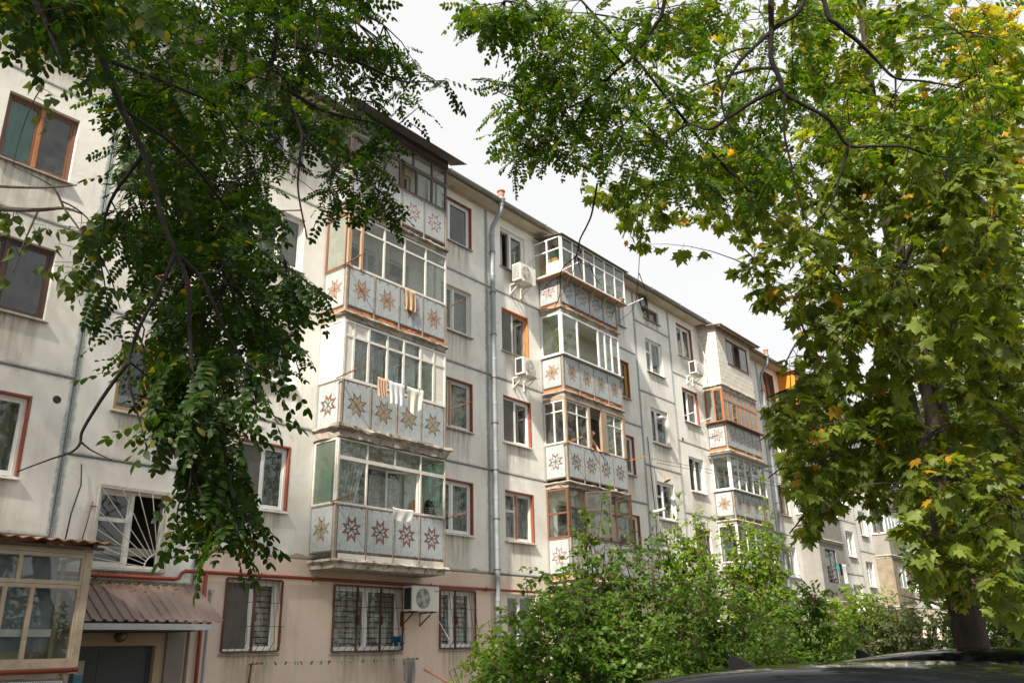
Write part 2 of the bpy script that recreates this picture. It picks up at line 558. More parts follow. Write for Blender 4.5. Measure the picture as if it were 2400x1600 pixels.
MT['rust'] = mottled('rusted_sheet', (0.28, 0.12, 0.06), (0.40, 0.24, 0.16), 8.0, 0.85, 0.4, c3=(0.45, 0.42, 0.4), thr=(0.62, 0.68))
MT['gutter'] = mottled('dull_gutter_sheet', (0.30, 0.30, 0.29), (0.20, 0.195, 0.185), 2.0, 0.6, 0.2, 0.3)
MT['soffit'] = mottled('stained_soffit', (0.62, 0.56, 0.46), (0.46, 0.39, 0.30), 1.8, 0.9, 0.3, c3=(0.16, 0.13, 0.10), thr=(0.60, 0.72), s3=2.5)
MT['roof_dark'] = mottled('dark_roof_sheet', (0.13, 0.115, 0.11), (0.18, 0.16, 0.155), 3.0, 0.6, 0.2, 0.2)
MT['slate'] = mottled('corrugated_slate', (0.34, 0.32, 0.30), (0.22, 0.20, 0.19), 3.0, 0.9, 0.4, c3=(0.30, 0.17, 0.11), thr=(0.6, 0.7), s3=5)
MT['canopy'] = mottled('brown_profiled_sheet', (0.25, 0.185, 0.175), (0.19, 0.135, 0.125), 2.0, 0.35, 0.08, 0.15, c3=(0.09, 0.06, 0.05), thr=(0.68, 0.74), s3=8)
MT['fascia'] = plain('grey_fascia', (0.40, 0.42, 0.44), 0.5, var=0.05)
MT['gas'] = mottled('orange_gas_pipe_paint', (0.26, 0.036, 0.014), (0.20, 0.030, 0.012), 5.0, 0.45, 0.1, c3=(0.16, 0.06, 0.03), thr=(0.66, 0.74))
MT['door'] = plain('dark_grey_steel_door', (0.055, 0.065, 0.072), 0.5, var=0.08)
MT['sill'] = mottled('sill_sheet', (0.36, 0.34, 0.32), (0.24, 0.22, 0.2), 4.0, 0.6, 0.2, 0.2)
MT['sill_white'] = plain('white_sill', (0.66, 0.66, 0.66), 0.5, var=0.08)
MT['ac'] = plain('air_conditioner_casing', (0.70, 0.70, 0.64), 0.45, var=0.04)
MT['ac_dark'] = plain('air_conditioner_fan_plastic', (0.10, 0.10, 0.09), 0.5)
MT['ac_fin'] = plain('air_conditioner_fins', (0.05, 0.055, 0.055), 0.5, 0.3)
MT['blue_mark'] = plain('blue_mark', (0.03, 0.14, 0.42), 0.5, var=0.02)
MT['paper'] = plain('paper_notice', (0.55, 0.50, 0.42), 0.8, var=0.1)
MT['paper_blue'] = plain('blue_paper', (0.10, 0.34, 0.46), 0.8, var=0.1)
MT['rope'] = plain('line_wire', (0.32, 0.30, 0.28), 0.7)
MT['cable'] = plain('black_cable', (0.02, 0.02, 0.022), 0.6)
MT['cable_white'] = plain('white_hose', (0.72, 0.72, 0.70), 0.5)
MT['net'] = cloth_mat('net_curtain', (0.62, 0.62, 0.58), 0.3, 0.55)
MT['curtain'] = cloth_mat('pale_curtain', (0.50, 0.48, 0.42), 0.3)
MT['curtain_grey'] = cloth_mat('grey_curtain', (0.26, 0.28, 0.26), 0.25)
MT['curtain_green'] = cloth_mat('teal_green_cloth', (0.02, 0.22, 0.17), 0.3)
MT['curtain_blue'] = cloth_mat('blue_grey_mesh_curtain', (0.22, 0.25, 0.31), 0.25)
MT['lace'] = cloth_mat('white_lace', (0.72, 0.72, 0.70), 0.3, 0.7, 30)
MT['cl_white'] = cloth_mat('white_laundry', (0.78, 0.79, 0.82), 0.25)
MT['cl_cream'] = cloth_mat('cream_laundry', (0.78, 0.77, 0.70), 0.3)
MT['cl_peach'] = cloth_mat('peach_laundry', (0.66, 0.43, 0.30), 0.2)
MT['cl_beige'] = cloth_mat('beige_laundry', (0.55, 0.40, 0.26), 0.2)
MT['cl_grey'] = cloth_mat('grey_laundry', (0.23, 0.21, 0.21), 0.15)
MT['cl_teal'] = cloth_mat('dark_teal_laundry', (0.012, 0.09, 0.15), 0.15)
MT['cl_black'] = cloth_mat('black_cloth', (0.015, 0.015, 0.017), 0.05)
MT['cl_brown'] = cloth_mat('brown_cloth', (0.28, 0.15, 0.07), 0.1)
MT['cl_turq'] = cloth_mat('turquoise_cloth', (0.02, 0.42, 0.45), 0.2)
MT['cl_crochet'] = cloth_mat('crocheted_white', (0.80, 0.80, 0.80), 0.3, 0.8, 80)
for k_, c_ in dict(turq=(0.03, 0.50, 0.45), green=(0.02, 0.22, 0.10), brown=(0.10, 0.06, 0.045), blue=(0.03, 0.10, 0.35)).items():
    MT['peg_' + k_] = plain(k_ + '_peg_plastic', c_, 0.4)
MT['orange_paint'] = plain('orange_lacquer', (0.75, 0.27, 0.03), 0.4, var=0.06)
MT['amber'] = plain('amber_wardrobe', (0.62, 0.29, 0.06), 0.4, var=0.15)
MT['green_plastic'] = plain('green_plastic', (0.01, 0.24, 0.13), 0.4)
MT['terracotta'] = plain('terracotta', (0.45, 0.12, 0.05), 0.7)
MT['skin'] = plain('skin', (0.48, 0.25, 0.17), 0.55, var=0.08)
MT['trousers'] = plain('dark_blue_cloth', (0.04, 0.05, 0.08), 0.9)
MT['car_paint'] = plain('black_car_paint', (0.006, 0.007, 0.009), 0.06, 0.0, 0.0, spec=0.7)
MT['car_paint'].node_tree.nodes['Principled BSDF'].inputs['Coat Weight'].default_value = 0.0
MT['car_paint'].node_tree.nodes['Principled BSDF'].inputs['IOR'].default_value = 1.16
MT['car_paint'].node_tree.nodes['Principled BSDF'].inputs['Coat Roughness'].default_value = 0.03
MT['car_glass'] = plain('dark_car_glass', (0.01, 0.012, 0.012), 0.03, 0.0, 0.0, spec=0.6)
MT['fin'] = plain('black_plastic_fin', (0.008, 0.008, 0.009), 0.35, spec=0.15)
MT['porch'] = mottled('beige_peeling_paint', (0.50, 0.42, 0.32), (0.38, 0.30, 0.22), 5.0, 0.7, 0.3, c3=(0.24, 0.12, 0.065), thr=(0.58, 0.74), s3=22)
MT['tyre'] = plain('tyre_rubber', (0.02, 0.02, 0.02), 0.85)
MT['rim'] = plain('alloy_rim', (0.5, 0.5, 0.52), 0.3, 0.9)
MT['lamp_red'] = plain('red_tail_lamp', (0.30, 0.01, 0.01), 0.15)
MT['lamp_clear'] = plain('clear_lamp', (0.6, 0.62, 0.64), 0.1)
MT['asphalt'] = mottled('asphalt', (0.055, 0.054, 0.052), (0.04, 0.04, 0.039), 3.0, 0.92, 0.6)
MT['earth'] = mottled('bare_earth', (0.10, 0.075, 0.05), (0.06, 0.055, 0.03), 2.0, 0.98, 0.7)
MT['paving'] = mottled('worn_concrete_paving', (0.26, 0.25, 0.23), (0.19, 0.18, 0.165), 2.0, 0.92, 0.4)
MT['bark_robinia'] = mottled('dark_robinia_bark', (0.024, 0.018, 0.014), (0.012, 0.009, 0.007), 9.0, 0.95, 1.0, stretch=(3, 3, 0.6), bdist=0.03)
MT['bark_maple'] = mottled('maple_bark', (0.075, 0.055, 0.04), (0.036, 0.027, 0.02), 10.0, 0.95, 1.0, c3=(0.12, 0.105, 0.085), thr=(0.60, 0.70), stretch=(3, 3, 0.5), bdist=0.03)
MT['bark_birch'] = mottled('poplar_bark', (0.16, 0.13, 0.10), (0.09, 0.07, 0.055), 10.0, 0.95, 0.6, bdist=0.02)
MT['twig'] = mottled('shrub_stem', (0.12, 0.075, 0.05), (0.075, 0.05, 0.035), 10.0, 0.9, 0.4)
MT['lf_rob_shade'] = leaf_mat('robinia_leaf', (0.010, 0.030, 0.0025), (0.025, 0.055, 0.004), (0.10, 0.10, 0.015), 0.03, trans=0.42)  # left robinia leaf: shade on the hanging boughs is darkened into the colour
MT['lf_rob_shade2'] = leaf_mat('robinia_leaf_light', (0.026, 0.070, 0.0045), (0.070, 0.132, 0.009), (0.20, 0.17, 0.02), 0.04, trans=0.44)
MT['lf_maple'] = leaf_mat('maple_leaf', (0.055, 0.105, 0.010), (0.175, 0.215, 0.032), (0.42, 0.24, 0.02), 0.018, trans=0.48)
MT['lf_maple2'] = leaf_mat('maple_leaf_yellowing', (0.17, 0.21, 0.02), (0.30, 0.28, 0.03), (0.42, 0.26, 0.03), 0.14, trans=0.45)
MT['lf_birch'] = leaf_mat('poplar_leaf', (0.055, 0.10, 0.022), (0.10, 0.13, 0.04), (0.24, 0.22, 0.07), 0.12, trans=0.40)
MT['lf_shrub'] = leaf_mat('shrub_leaf', (0.042, 0.105, 0.008), (0.105, 0.190, 0.020), (0.16, 0.14, 0.03), 0.02, trans=0.40, gloss=0.03)
MT['lf_shrub2'] = leaf_mat('light_shrub_leaf', (0.11, 0.20, 0.015), (0.18, 0.28, 0.03), (0.20, 0.17, 0.03), 0.04, trans=0.40)
MT['lf_dark'] = leaf_mat('far_tree_leaf', (0.035, 0.075, 0.014), (0.070, 0.115, 0.024), (0.14, 0.12, 0.03), 0.04, trans=0.35)
MT['lf_pale'] = leaf_mat('pale_far_leaf', (0.075, 0.11, 0.045), (0.12, 0.15, 0.07), None, trans=0.35)
# ------------------------------------------------------------------ ground
GZ = -0.15
g = MB(); g.quad((-600, -600, GZ), (600, -600, GZ), (600, 600, GZ), (-600, 600, GZ))
g.build('ground', MT['earth'], kind='structure')
g = MB(); g.quad((-90, -24, GZ + .006), (90, -24, GZ + .006), (90, -10.0, GZ + .006), (-90, -10.0, GZ + .006))
g.build('road', MT['asphalt'], kind='structure')
g = MB(); g.box(-90, 90, -10.0, -9.85, GZ - .1, GZ + .13)
g.build('kerb', MT['paving'], kind='structure')
g = MB(); g.box(-60, 60, -2.6, -1.2, GZ - .1, GZ + .05)
g.build('pavement', MT['paving'], kind='structure')

# ------------------------------------------------------------------ apartment building
BLD = thing('apartment_building', (0, 0, 0), 'five-storey white panel apartment block with star mosaic balconies', 'building')
BAYS = [-19.36, -8.36, 0.0, 11.0, 19.36, 30.36, 38.72]
STAIRS = [-11.0, 8.36, 27.72]
XL, XR, DEPTH, ZT = -19.36, 47.08, 12.0, 14.15


def S(k):
    return 0.8 if k == 1 else 3.5 + 2.7 * (k - 2)


def wall_panel(x0, x1, z0, z1, holes, mat, yf=0.0, thick=0.28, gap=0.011, parent=None, name='wall_panel', fine=1.4):
    xa, xb, za, zb = x0 + gap, x1 - gap, z0 + gap, z1 - gap
    xs = sorted({xa, xb, *[h[0] for h in holes], *[h[1] for h in holes]})
    zs = sorted({za, zb, *[h[2] for h in holes], *[h[3] for h in holes]})
    xs = [x for x in xs if xa <= x <= xb]
    zs = [z for z in zs if za <= z <= zb]
    V, F, E, ST = [], [], [], []

    def q(pts, e, s):
        b = len(V)
        V.extend(pts)
        F.append((b, b + 1, b + 2, b + 3))
        E.extend(e)
        ST.extend(s)
    for i in range(len(xs) - 1):
        for j in range(len(zs) - 1):
            cx, cz = (xs[i] + xs[i + 1]) / 2, (zs[j] + zs[j + 1]) / 2
            if any(h[0] < cx < h[1] and h[2] < cz < h[3] for h in holes):
                continue
            pts = [(xs[i], yf, zs[j]), (xs[i + 1], yf, zs[j]), (xs[i + 1], yf, zs[j + 1]), (xs[i], yf, zs[j + 1])]
            e = [(p[0] - xa, xb - p[0], p[2] - za, zb - p[2]) for p in pts]
            st = [(0, 9, 0)] * 4
            for h in holes:
                if h[0] < cx < h[1] and zs[j + 1] <= h[2] + 1e-6:
                    st = [((p[0] - h[0]) / (h[1] - h[0]), h[2] - p[2], 1) for p in pts]
            q(pts, e, st)
    big, no = [(9, 9, 9, 9)] * 4, [(0, 9, 0)] * 4
    yb = yf + thick
    for (a, b, c, d) in holes:
        q([(a, yf, c), (a, yb, c), (a, yb, d), (a, yf, d)], big, no)
        q([(b, yf, d), (b, yb, d), (b, yb, c), (b, yf, c)], big, no)
        q([(a, yf, d), (a, yb, d), (b, yb, d), (b, yf, d)], big, no)
        q([(b, yf, c), (b, yb, c), (a, yb, c), (a, yf, c)], big, no)
    q([(xa, yf, zb), (xa, yb, zb), (xa, yb, za), (xa, yf, za)], big, no)
    q([(xb, yf, za), (xb, yb, za), (xb, yb, zb), (xb, yf, zb)], big, no)
    q([(xa, yf, zb), (xb, yf, zb), (xb, yb, zb), (xa, yb, zb)], big, no)
    q([(xa, yf, za), (xa, yb, za), (xb, yb, za), (xb, yf, za)], big, no)
    me = bpy.data.meshes.new(name)
    me.from_pydata(V, [], F)
    me.materials.append(mat)
    a = me.attributes.new('edge4', 'FLOAT_COLOR', 'CORNER')
    a.data.foreach_set('color', np.array(E, dtype=np.float32).ravel())
    a = me.attributes.new('stain', 'FLOAT_VECTOR', 'CORNER')
    a.data.foreach_set('vector', np.array(ST, dtype=np.float32).ravel())
    return link(name, me, parent or BLD)


WX = [(0.67, 1.90), (6.46, 7.69)]
HOLES = {}
for b, bx in enumerate(BAYS):
    for k in range(1, 6):
        zs = S(k)
        z0, z1 = (GZ - .1, 3.5) if k == 1 else (zs, min(zs + 2.7, ZT))
        hs = [(bx + a, bx + c, zs + .91, zs + 2.22) for a, c in WX]
        if k == 1:
            hs.append((bx + 3.25, bx + 5.22, zs + .88, zs + 2.2))
        else:
            hs.append((bx + 3.05, bx + 5.25, zs + .12, zs + 2.2))
        HOLES[(b, k)] = hs
        mat = MT['wall'] if k > 1 else (MT['pink'] if bx < 0 else MT['cream'])
        if k >= 4 and bx >= 0: mat = MT['wall_blue']
        wall_panel(bx, bx + 8.36, z0, z1, hs, mat, yf=-0.035 if (k == 1 and b == 1) else 0.0)
SHOLES = {}
for s_, sx in enumerate(STAIRS):
    edges = [GZ - .1, 2.86, 4.9, 7.6, 10.3, 13.0, ZT]
    for j in range(6):
        z0, z1 = edges[j], edges[j + 1]
        if j == 0:
            hs = [(sx + .62, sx + 2.05, GZ, 1.84)]
        elif j == 1:
            hs = [(sx + .70, sx + 1.98, 3.10, 4.42)]
        elif j == 5:
            hs = [(sx + .72, sx + 1.92, 13.34, 13.80)]
        else:
            hs = [(sx + .71, sx + 1.95, z1 - 1.78, z1 - .48)]
        SHOLES[(s_, j)] = hs[0]
        wall_panel(sx, sx + 2.64, z0, z1, hs, MT['tan'] if j == 0 else (MT['wall_blue'] if sx > 0 and j > 3 else MT['wall']))

# shell: end walls, back wall, floors, partitions
m = MB()
m.box(XL, XL + .25, .285, DEPTH, GZ - .1, ZT)
m.box(XR - .25, XR, .285, DEPTH, GZ - .1, ZT)
m.box(XL + .25, XR - .25, DEPTH - .25, DEPTH, GZ - .1, ZT)
m.build('rear_wall', MT['wall'], BLD)
for k in range(1, 6):
    m = MB(); m.box(XL + .26, XR - .26, .29, 4.0, S(k) - .16, S(k) - .02)
    m.build('floor_slab', MT['interior'], BLD)
m = MB(); m.box(XL + .26, XR - .26, .29, 4.0, ZT - .12, ZT - .01); m.build('ceiling_slab', MT['interior'], BLD)
m = MB(); m.box(XL + .26, XR - .26, 4.0, 4.1, GZ, ZT - .13); m.build('corridor_wall', MT['interior'], BLD)
for b, bx in enumerate(BAYS):
    for off in (0.0, 2.4, 5.95):
        m = MB(); m.box(bx + off - .06, bx + off + .06, .29, 3.99, GZ, ZT - .13)
        m.build('partition', MT['interior'], BLD)

# eaves, gutter and roof
m = MB()
m.box(XL - .3, XR + .3, -.40, DEPTH + .4, ZT + .004, ZT + .10)
m.build('soffit', MT['soffit'], BLD)
m = MB()
zr = ZT + .11
m.add([(XL - .4, -.46, zr), (XR + .4, -.46, zr), (XR + .4, DEPTH / 2, zr + 1.5), (XL - .4, DEPTH / 2, zr + 1.5), (XR + .4, DEPTH + .5, zr), (XL - .4, DEPTH + .5, zr)],
      [(0, 1, 2, 3), (3, 2, 4, 5)])
m.add([(XL - .4, -.46, zr), (XL - .4, DEPTH / 2, zr + 1.5), (XL - .4, DEPTH + .5, zr), (XR + .4, -.46, zr), (XR + .4, DEPTH / 2, zr + 1.5), (XR + .4, DEPTH + .5, zr)], [(0, 1, 2), (3, 5, 4)])
roof = m.build('roof', MT['slate'], BLD)
m = MB()
x = XL - .4
while x < XR + .3:                                   # gutter in lapped lengths
    L = 2.2
    r0 = 0.085 + random.uniform(-.004, .004)
    dz = random.uniform(-.012, .012)
    n = 9
    for rr, flip in ((r0, False), (r0 - .006, True)):
        V, F = [], []
        for xx in (x, x + L + .03):
            for i in range(n + 1):
                th = math.pi + math.pi * i / n
                V.append((xx, -.50 + rr * math.cos(th), ZT + .135 + dz + rr * math.sin(th)))
        for i in range(n):
            f = (i, i + 1, n + 2 + i, n + 1 + i)
            F.append(f[::-1] if flip else f)
        m.add(V, F)
    m.bar((x + .05, -.60, ZT + .15 + dz), (x + .05, -.40, ZT + .15 + dz), .02, .006)
    m.bar((x + .05, -.588, ZT + .05), (x + .05, -.588, ZT + .20 + dz), .02, .006)
    x += L
m.build('gutter', MT['gutter'], BLD)


# ------------------------------------------------------------------ windows
def curtain(parent, p0, dv, u0, u1, z0, z1, off, mat, amp=.025, waves=9, taper=0.0, name='curtain', n=40):
    """hanging cloth along dv; off>0 is outward"""
    nx, ny = dv[1], -dv[0]
    V, F = [], []
    ph = random.uniform(0, 6)
    rows = [0, .25, .5, .75, 1]
    for j, t in enumerate(rows):
        for i in range(n + 1):
            s = i / n
            uu = u0 + (u1 - u0) * (s if not taper else s * (1 - taper * (1 - t)))
            w = amp * math.sin(2 * math.pi * waves * s + ph + .5 * math.sin(3 * t + s * 7)) * (.5 + .5 * (1 - t * .6))
            V.append((p0[0] + dv[0] * uu + nx * (off + w), p0[1] + dv[1] * uu + ny * (off + w), z0 + (z1 - z0) * t))
    for j in range(len(rows) - 1):
        for i in range(n):
            a = j * (n + 1) + i
            F.append((a, a + 1, a + n + 2, a + n + 1))
    m = MB(); m.add(V, F)
    return m.build(name, mat, parent, smooth=True)


def blind(parent, p0, dv, u0, u1, z0, z1, off, mat=None, pitch=.035, name='blind'):
    nx, ny = dv[1], -dv[0]
    m = MB()
    z = z0
    while z < z1:
        a = (p0[0] + dv[0] * u0 + nx * (off + .008), p0[1] + dv[1] * u0 + ny * (off + .008), z)
        b = (p0[0] + dv[0] * u1 + nx * (off + .008), p0[1] + dv[1] * u1 + ny * (off + .008), z)
        c = (p0[0] + dv[0] * u1 + nx * (off - .008), p0[1] + dv[1] * u1 + ny * (off - .008), z + pitch * .8)
        d = (p0[0] + dv[0] * u0 + nx * (off - .008), p0[1] + dv[1] * u0 + ny * (off - .008), z + pitch * .8)
        m.quad(a, b, c, d)
        z += pitch
    return m.build(name, mat or MT['blind'], parent)


def window(hole, fr='pvc', mull=.5, left='glass', right='glass', reveal=None, cl=None, cr=None, sill='sill', transom=False, mm=None, ajar=False, name='window'):
    x0, x1, z0, z1 = hole
    f = MB()
    W = .055
    f.box(x0, x0 + W, .08, .15, z0, z1); f.box(x1 - W, x1, .08, .15, z0, z1)
    f.box(x0 + W, x1 - W, .083, .147, z0, z0 + W); f.box(x0 + W, x1 - W, .083, .147, z1 - W, z1)
    xm = x0 + (x1 - x0) * mull
    f.box(xm - .032, xm + .032, .075, .152, z0 + W, z1 - W, 1 if mm else 0)
    cells = [(x0 + W, xm - .032, left, cl), (xm + .032, x1 - W, right, cr)]
    s = .04
    for i, (a, b, fill, cur) in enumerate(cells):
        if fill == 'open' or (ajar and i == 0): continue
        zz0, zz1 = z0 + W, z1 - W
        f.box(a, a + s, .098, .135, zz0, zz1); f.box(b - s, b, .098, .135, zz0, zz1)
        f.box(a + s, b - s, .101, .132, zz0, zz0 + s); f.box(a + s, b - s, .101, .132, zz1 - s, zz1)
        if transom and i == 0:
            zt = zz0 + (zz1 - zz0) * .62
            f.box(a + s, b - s, .096, .137, zt - .035, zt + .035)
    w = f.build(name, [MT[fr], MT[mm or fr]], BLD)
    for i, (a, b, fill, cur) in enumerate(cells):
        zz0, zz1 = z0 + W, z1 - W
        if ajar and i == 0:
            th = R_(28)
            dx, dy = math.sin(th), math.cos(th)
            Lw = b - a
            m = MB()
            for (u0, u1, q0, q1) in ((0, .045, zz0, zz1), (Lw - .045, Lw, zz0, zz1), (.045, Lw - .045, zz0, zz0 + .045), (.045, Lw - .045, zz1 - .045, zz1)):
                pa = (a + u0 * math.cos(th), .12 + u0 * math.sin(th), (q0 + q1) / 2)
                pb = (a + u1 * math.cos(th), .12 + u1 * math.sin(th), (q0 + q1) / 2)
                m.bar(pa, pb, .035, q1 - q0)
            m.build('open_sash', MT[fr], w)
            m = MB()
            pa = (a + .045 * math.cos(th), .12 + .045 * math.sin(th), (zz0 + zz1) / 2)
            pb = (a + (Lw - .045) * math.cos(th), .12 + (Lw - .045) * math.sin(th), (zz0 + zz1) / 2)
            m.bar(pa, pb, .004, zz1 - zz0 - .09)
            m.build('pane', MT['glass'], w)
        elif fill != 'open':
            m = MB(); m.box(a + s * .5, b - s * .5, .115, .119, zz0 + s * .5, zz1 - s * .5)
            m.build('pane', MT['glass'], w)
        if fill == 'screen':
            m = MB(); m.box(a + .004, b - .004, .088, .090, zz0, zz1)
            m.build('insect_screen', MT['screen'], w)
        if cur == 'blind':
            blind(w, (0, 0), (1, 0), a, b, zz0, zz1, -.2)
        elif cur == 'slats':
            blind(w, (0, 0), (1, 0), a, b, zz0, zz1, -.2, MT['curtain'], pitch=.11)
        elif cur:
            ua, ub = a, b
            curtain(w, (0, 0), (1, 0), ua - .02, ub + .02, zz0 - .05, zz1, -.26 if cur != 'curtain_green' else -.17, MT[cur], .03 if cur != 'curtain_green' else .012, 5 + random.random() * 3)
    m = MB()
    sx = .05
    m.add([(x0 - sx, -.07, z0 - .045), (x1 + sx, -.07, z0 - .045), (x1 + sx, .08, z0 + .004), (x0 - sx, .08, z0 + .004),
           (x0 - sx, -.07, z0 - .065), (x1 + sx, -.07, z0 - .065), (x1 + sx, .0, z0 - .05), (x0 - sx, .0, z0 - .05)],
          [(0, 1, 2, 3), (4, 7, 6, 5), (0, 4, 5, 1), (0, 3, 7, 4), (1, 5, 6, 2)])
    m.build('sill', MT[sill], w)
    if reveal:
        m = MB()
        m.box(x1 - .006, x1 + .035, -.006, .078, z0, z1 + .035)
        m.box(x0, x1 - .006, -.004, .077, z1 - .005, z1 + .032)
        m.build('painted_reveal', MT[reveal], w)
    return w


SP = {
    # left bay beside the entrance
    (0, 1, 5): dict(fr='pvc', cr='curtain'),
    (0, 1, 4): dict(fr='wood_brown', left='glass', right='glass', cl='curtain_green', mm='wood_orange', reveal=None),
    (0, 1, 3): dict(fr='wood_dark', mull=.38, cr=None, cl='curtain_grey'),
    (0, 1, 2): dict(fr='pvc', mull=.42, cl='curtain_grey', cr='curtain_grey', reveal='reveal_red', sill='sill_white'),
    # bay with the first balconies
    (1, 0, 5): dict(fr='pvc', cr='net'), (1, 0, 4): dict(fr='oldwhite', cr='net'), (1, 0, 3): dict(fr='pvc', left='screen', cr='curtain'),
    (1, 0, 2): dict(fr='pvc', mull=.52, left='screen', cr='curtain_grey', reveal='reveal_red', sill='sill_white'),
    (1, 0, 1): dict(fr='pvc', mull=.5, left='screen', cr='slats', cl=None),
    (1, 2, 1): dict(fr='pvc', mull=.5, cl='slats', cr='slats'),
    (1, 1, 5): dict(fr='pvc', mull=.3, cr=None, cl=None, reveal='reveal_red'),
    (1, 1, 4): dict(fr='oldwhite', mull=.45, cl='lace', cr='net', sill='sill'),
    (1, 1, 3): dict(fr='oldwhite', mull=.36, cl='lace', cr='curtain', mm='wood_orange', reveal='reveal_red'),
    (1, 1, 2): dict(fr='pvc', mull=.42, cl='curtain', cr='curtain_grey', reveal='reveal_red', sill='sill_white'),
    (1, 1, 1): dict(fr='pvc', mull=.42, cl='slats', cr='slats'),
    # bay with the second balconies
    (2, 0, 5): dict(fr='pvc', mull=.45, ajar=True, cr='net'),
    (2, 0, 4): dict(fr='wood_raw', mull=.46, left='screen', right='glass', reveal='reveal_orange', mm='oldwhite'),
    (2, 0, 3): dict(fr='pvc', mull=.48, left='screen', cr=None, reveal='reveal_red', sill='sill_white'),
    (2, 0, 2): dict(fr='oldwhite', mull=.45, transom=True, cl='net', cr='net', mm='reveal_red', reveal='reveal_red'),
    (2, 0, 1): dict(fr='pvc', mull=.46, cl='curtain_grey', cr='curtain_grey', sill='sill_white'),
    (2, 1, 4): dict(fr='wood_yellow', reveal='reveal_red'), (2, 1, 3): dict(fr='pvc', reveal='reveal_red'), (2, 1, 2): dict(fr='pvc', reveal='reveal_red'),
    (3, 0, 5): dict(fr='pvc', mull=.5, cl='net', cr='curtain_grey', reveal='reveal_red'),
    (3, 0, 4): dict(fr='pvc', mull=.42, ajar=True, cr='blind', reveal='reveal_red'),
    (3, 0, 3): dict(fr='pvc', mull=.5, ajar=True, cr='curtain', sill='sill_white'),
    (4, 0, 5): dict(fr='wood_brown', reveal='reveal_red'), (4, 0, 1): dict(fr='wood_orange'), (4, 1, 1): dict(fr='wood_orange', reveal='reveal_orange'),
    (4, 1, 2): dict(fr='wood_orange', reveal='reveal_orange'),
}
DEF = [dict(fr='pvc', cl='net', cr='curtain'), dict(fr='oldwhite', cr='net', transom=True), dict(fr='pvc', left='screen', cr='curtain_grey'), dict(fr='wood_brown', cl='curtain', cr='net')]
for (b, k), hs in HOLES.items():
    if b > 5: continue
    for i, h in enumerate(hs):
        if i == 2 and k > 1:
            # balcony door and window
            f = MB()
            x0, x1, z0, z1 = h
            for a, c in ((x0, x0 + .06), (x0 + .78, x0 + .86), (x1 - .06, x1)):
                f.box(a, c, .08, .15, z0, z1)
            f.box(x0 + .06, x0 + .78, .083, .147, z1 - .06, z1); f.box(x0 + .86, x1 - .06, .083, .147, z1 - .06, z1)
            f.box(x0 + .06, x0 + .78, .083, .147, z0, z0 + .5); f.box(x0 + .86, x1 - .06, .083, .147, z0, z0 + .85)
            w = f.build('balcony_door', MT['oldwhite' if (b + k) % 2 else 'pvc'], BLD)
            m = MB(); m.box(x0 + .06, x0 + .78, .115, .119, z0 + .5, z1 - .06); m.build('pane', MT['glass'], w)
            m = MB(); m.box(x0 + .86, x1 - .06, .115, .119, z0 + .85, z1 - .06); m.build('pane', MT['glass'], w)
            if b in (1, 2):
                curtain(w, (0, 0), (1, 0), x0 + .9, x1 - .1, z0 + .85, z1 - .06, -.3, MT[('net', 'curtain', 'curtain_grey')[(b + k) % 3]], .03, 8)
            continue
        window(h, **SP.get((b, i, k), DEF[(b * 3 + i + k) % 4]))
SSP = {(0, 1): dict(fr='oldwhite', mull=.5, transom=True, left='glass', right='open'), (0, 2): dict(fr='wood_yellow', mull=.5), (0, 3): dict(fr='wood_orange'),
       (1, 5): dict(fr='wood_brown', mull=.5), (1, 4): dict(fr='pvc', mull=.42, transom=True), (1, 3): dict(fr='pvc', mull=.4, ajar=False), (1, 2): dict(fr='pvc', mull=.42, transom=True)}
for (s_, j), h in SHOLES.items():
    if j == 0: continue
    window(h, **SSP.get((s_, j), dict(fr='pvc')))
# entrance doors
for s_, sx in enumerate(STAIRS):
    x0, x1, z0, z1 = SHOLES[(s_, 0)]
    m = MB()
    m.box(x0, x0 + .08, .10, .2, GZ, z1); m.box(x1 - .08, x1, .10, .2, GZ, z1); m.box(x0 + .08, x1 - .08, .102, .198, z1 - .07, z1)
    m.box(x0 + .08, x0 + .50, .12, .16, GZ + .01, z1 - .07); m.box(x0 + .505, x1 - .08, .115, .165, GZ + .01, z1 - .07)
    d = m.build('entrance_door', MT['door'], BLD)
    m = MB(); m.box(x0 + .56, x0 + .59, .06, .11, .75, 1.0); m.build('handle', MT['iron'], d)
    if s_ == 0:
        m = MB(); m.box(x0 + .14, x0 + .29, .112, .117, 1.40, 1.62); m.build('paper_notice', MT['paper'], d)
        m = MB(); m.box(x0 + .14, x0 + .29, .112, .117, 1.27, 1.398); m.build('paper_notice', MT['paper_blue'], d)
        m = MB(); m.box(x0 + .10, x0 + .36, .112, .117, .92, 1.14); m.build('paper_notice', MT['paper'], d)

# wall joint boards beside the door
m = MB(); m.box(-8.78, -8.45, -.06, -.004, GZ, 2.84); m.build('pilaster', MT['pink'], BLD)
m = MB(); m.box(-11.0, -10.5, -.05, -.004, GZ, 2.84); m.build('pilaster', MT['pink'], BLD)
# broken plaster edge above the pink ground floor
m = MB()
V = []; n = 90
for i in range(n + 1):
    x = -8.2 + 8.1 * i / n
    V.append((x, -.012, 3.50)); V.append((x, -.012, 3.52 + .10 * max(0, math.sin(i * .31) + .6 * math.sin(i * .83 + 1) + random.uniform(-.4, .5)) * .45))
m.add(V, [(2 * i, 2 * i + 2, 2 * i + 3, 2 * i + 1) for i in range(n)])
m.build('broken_render', MT['mortar'], BLD)
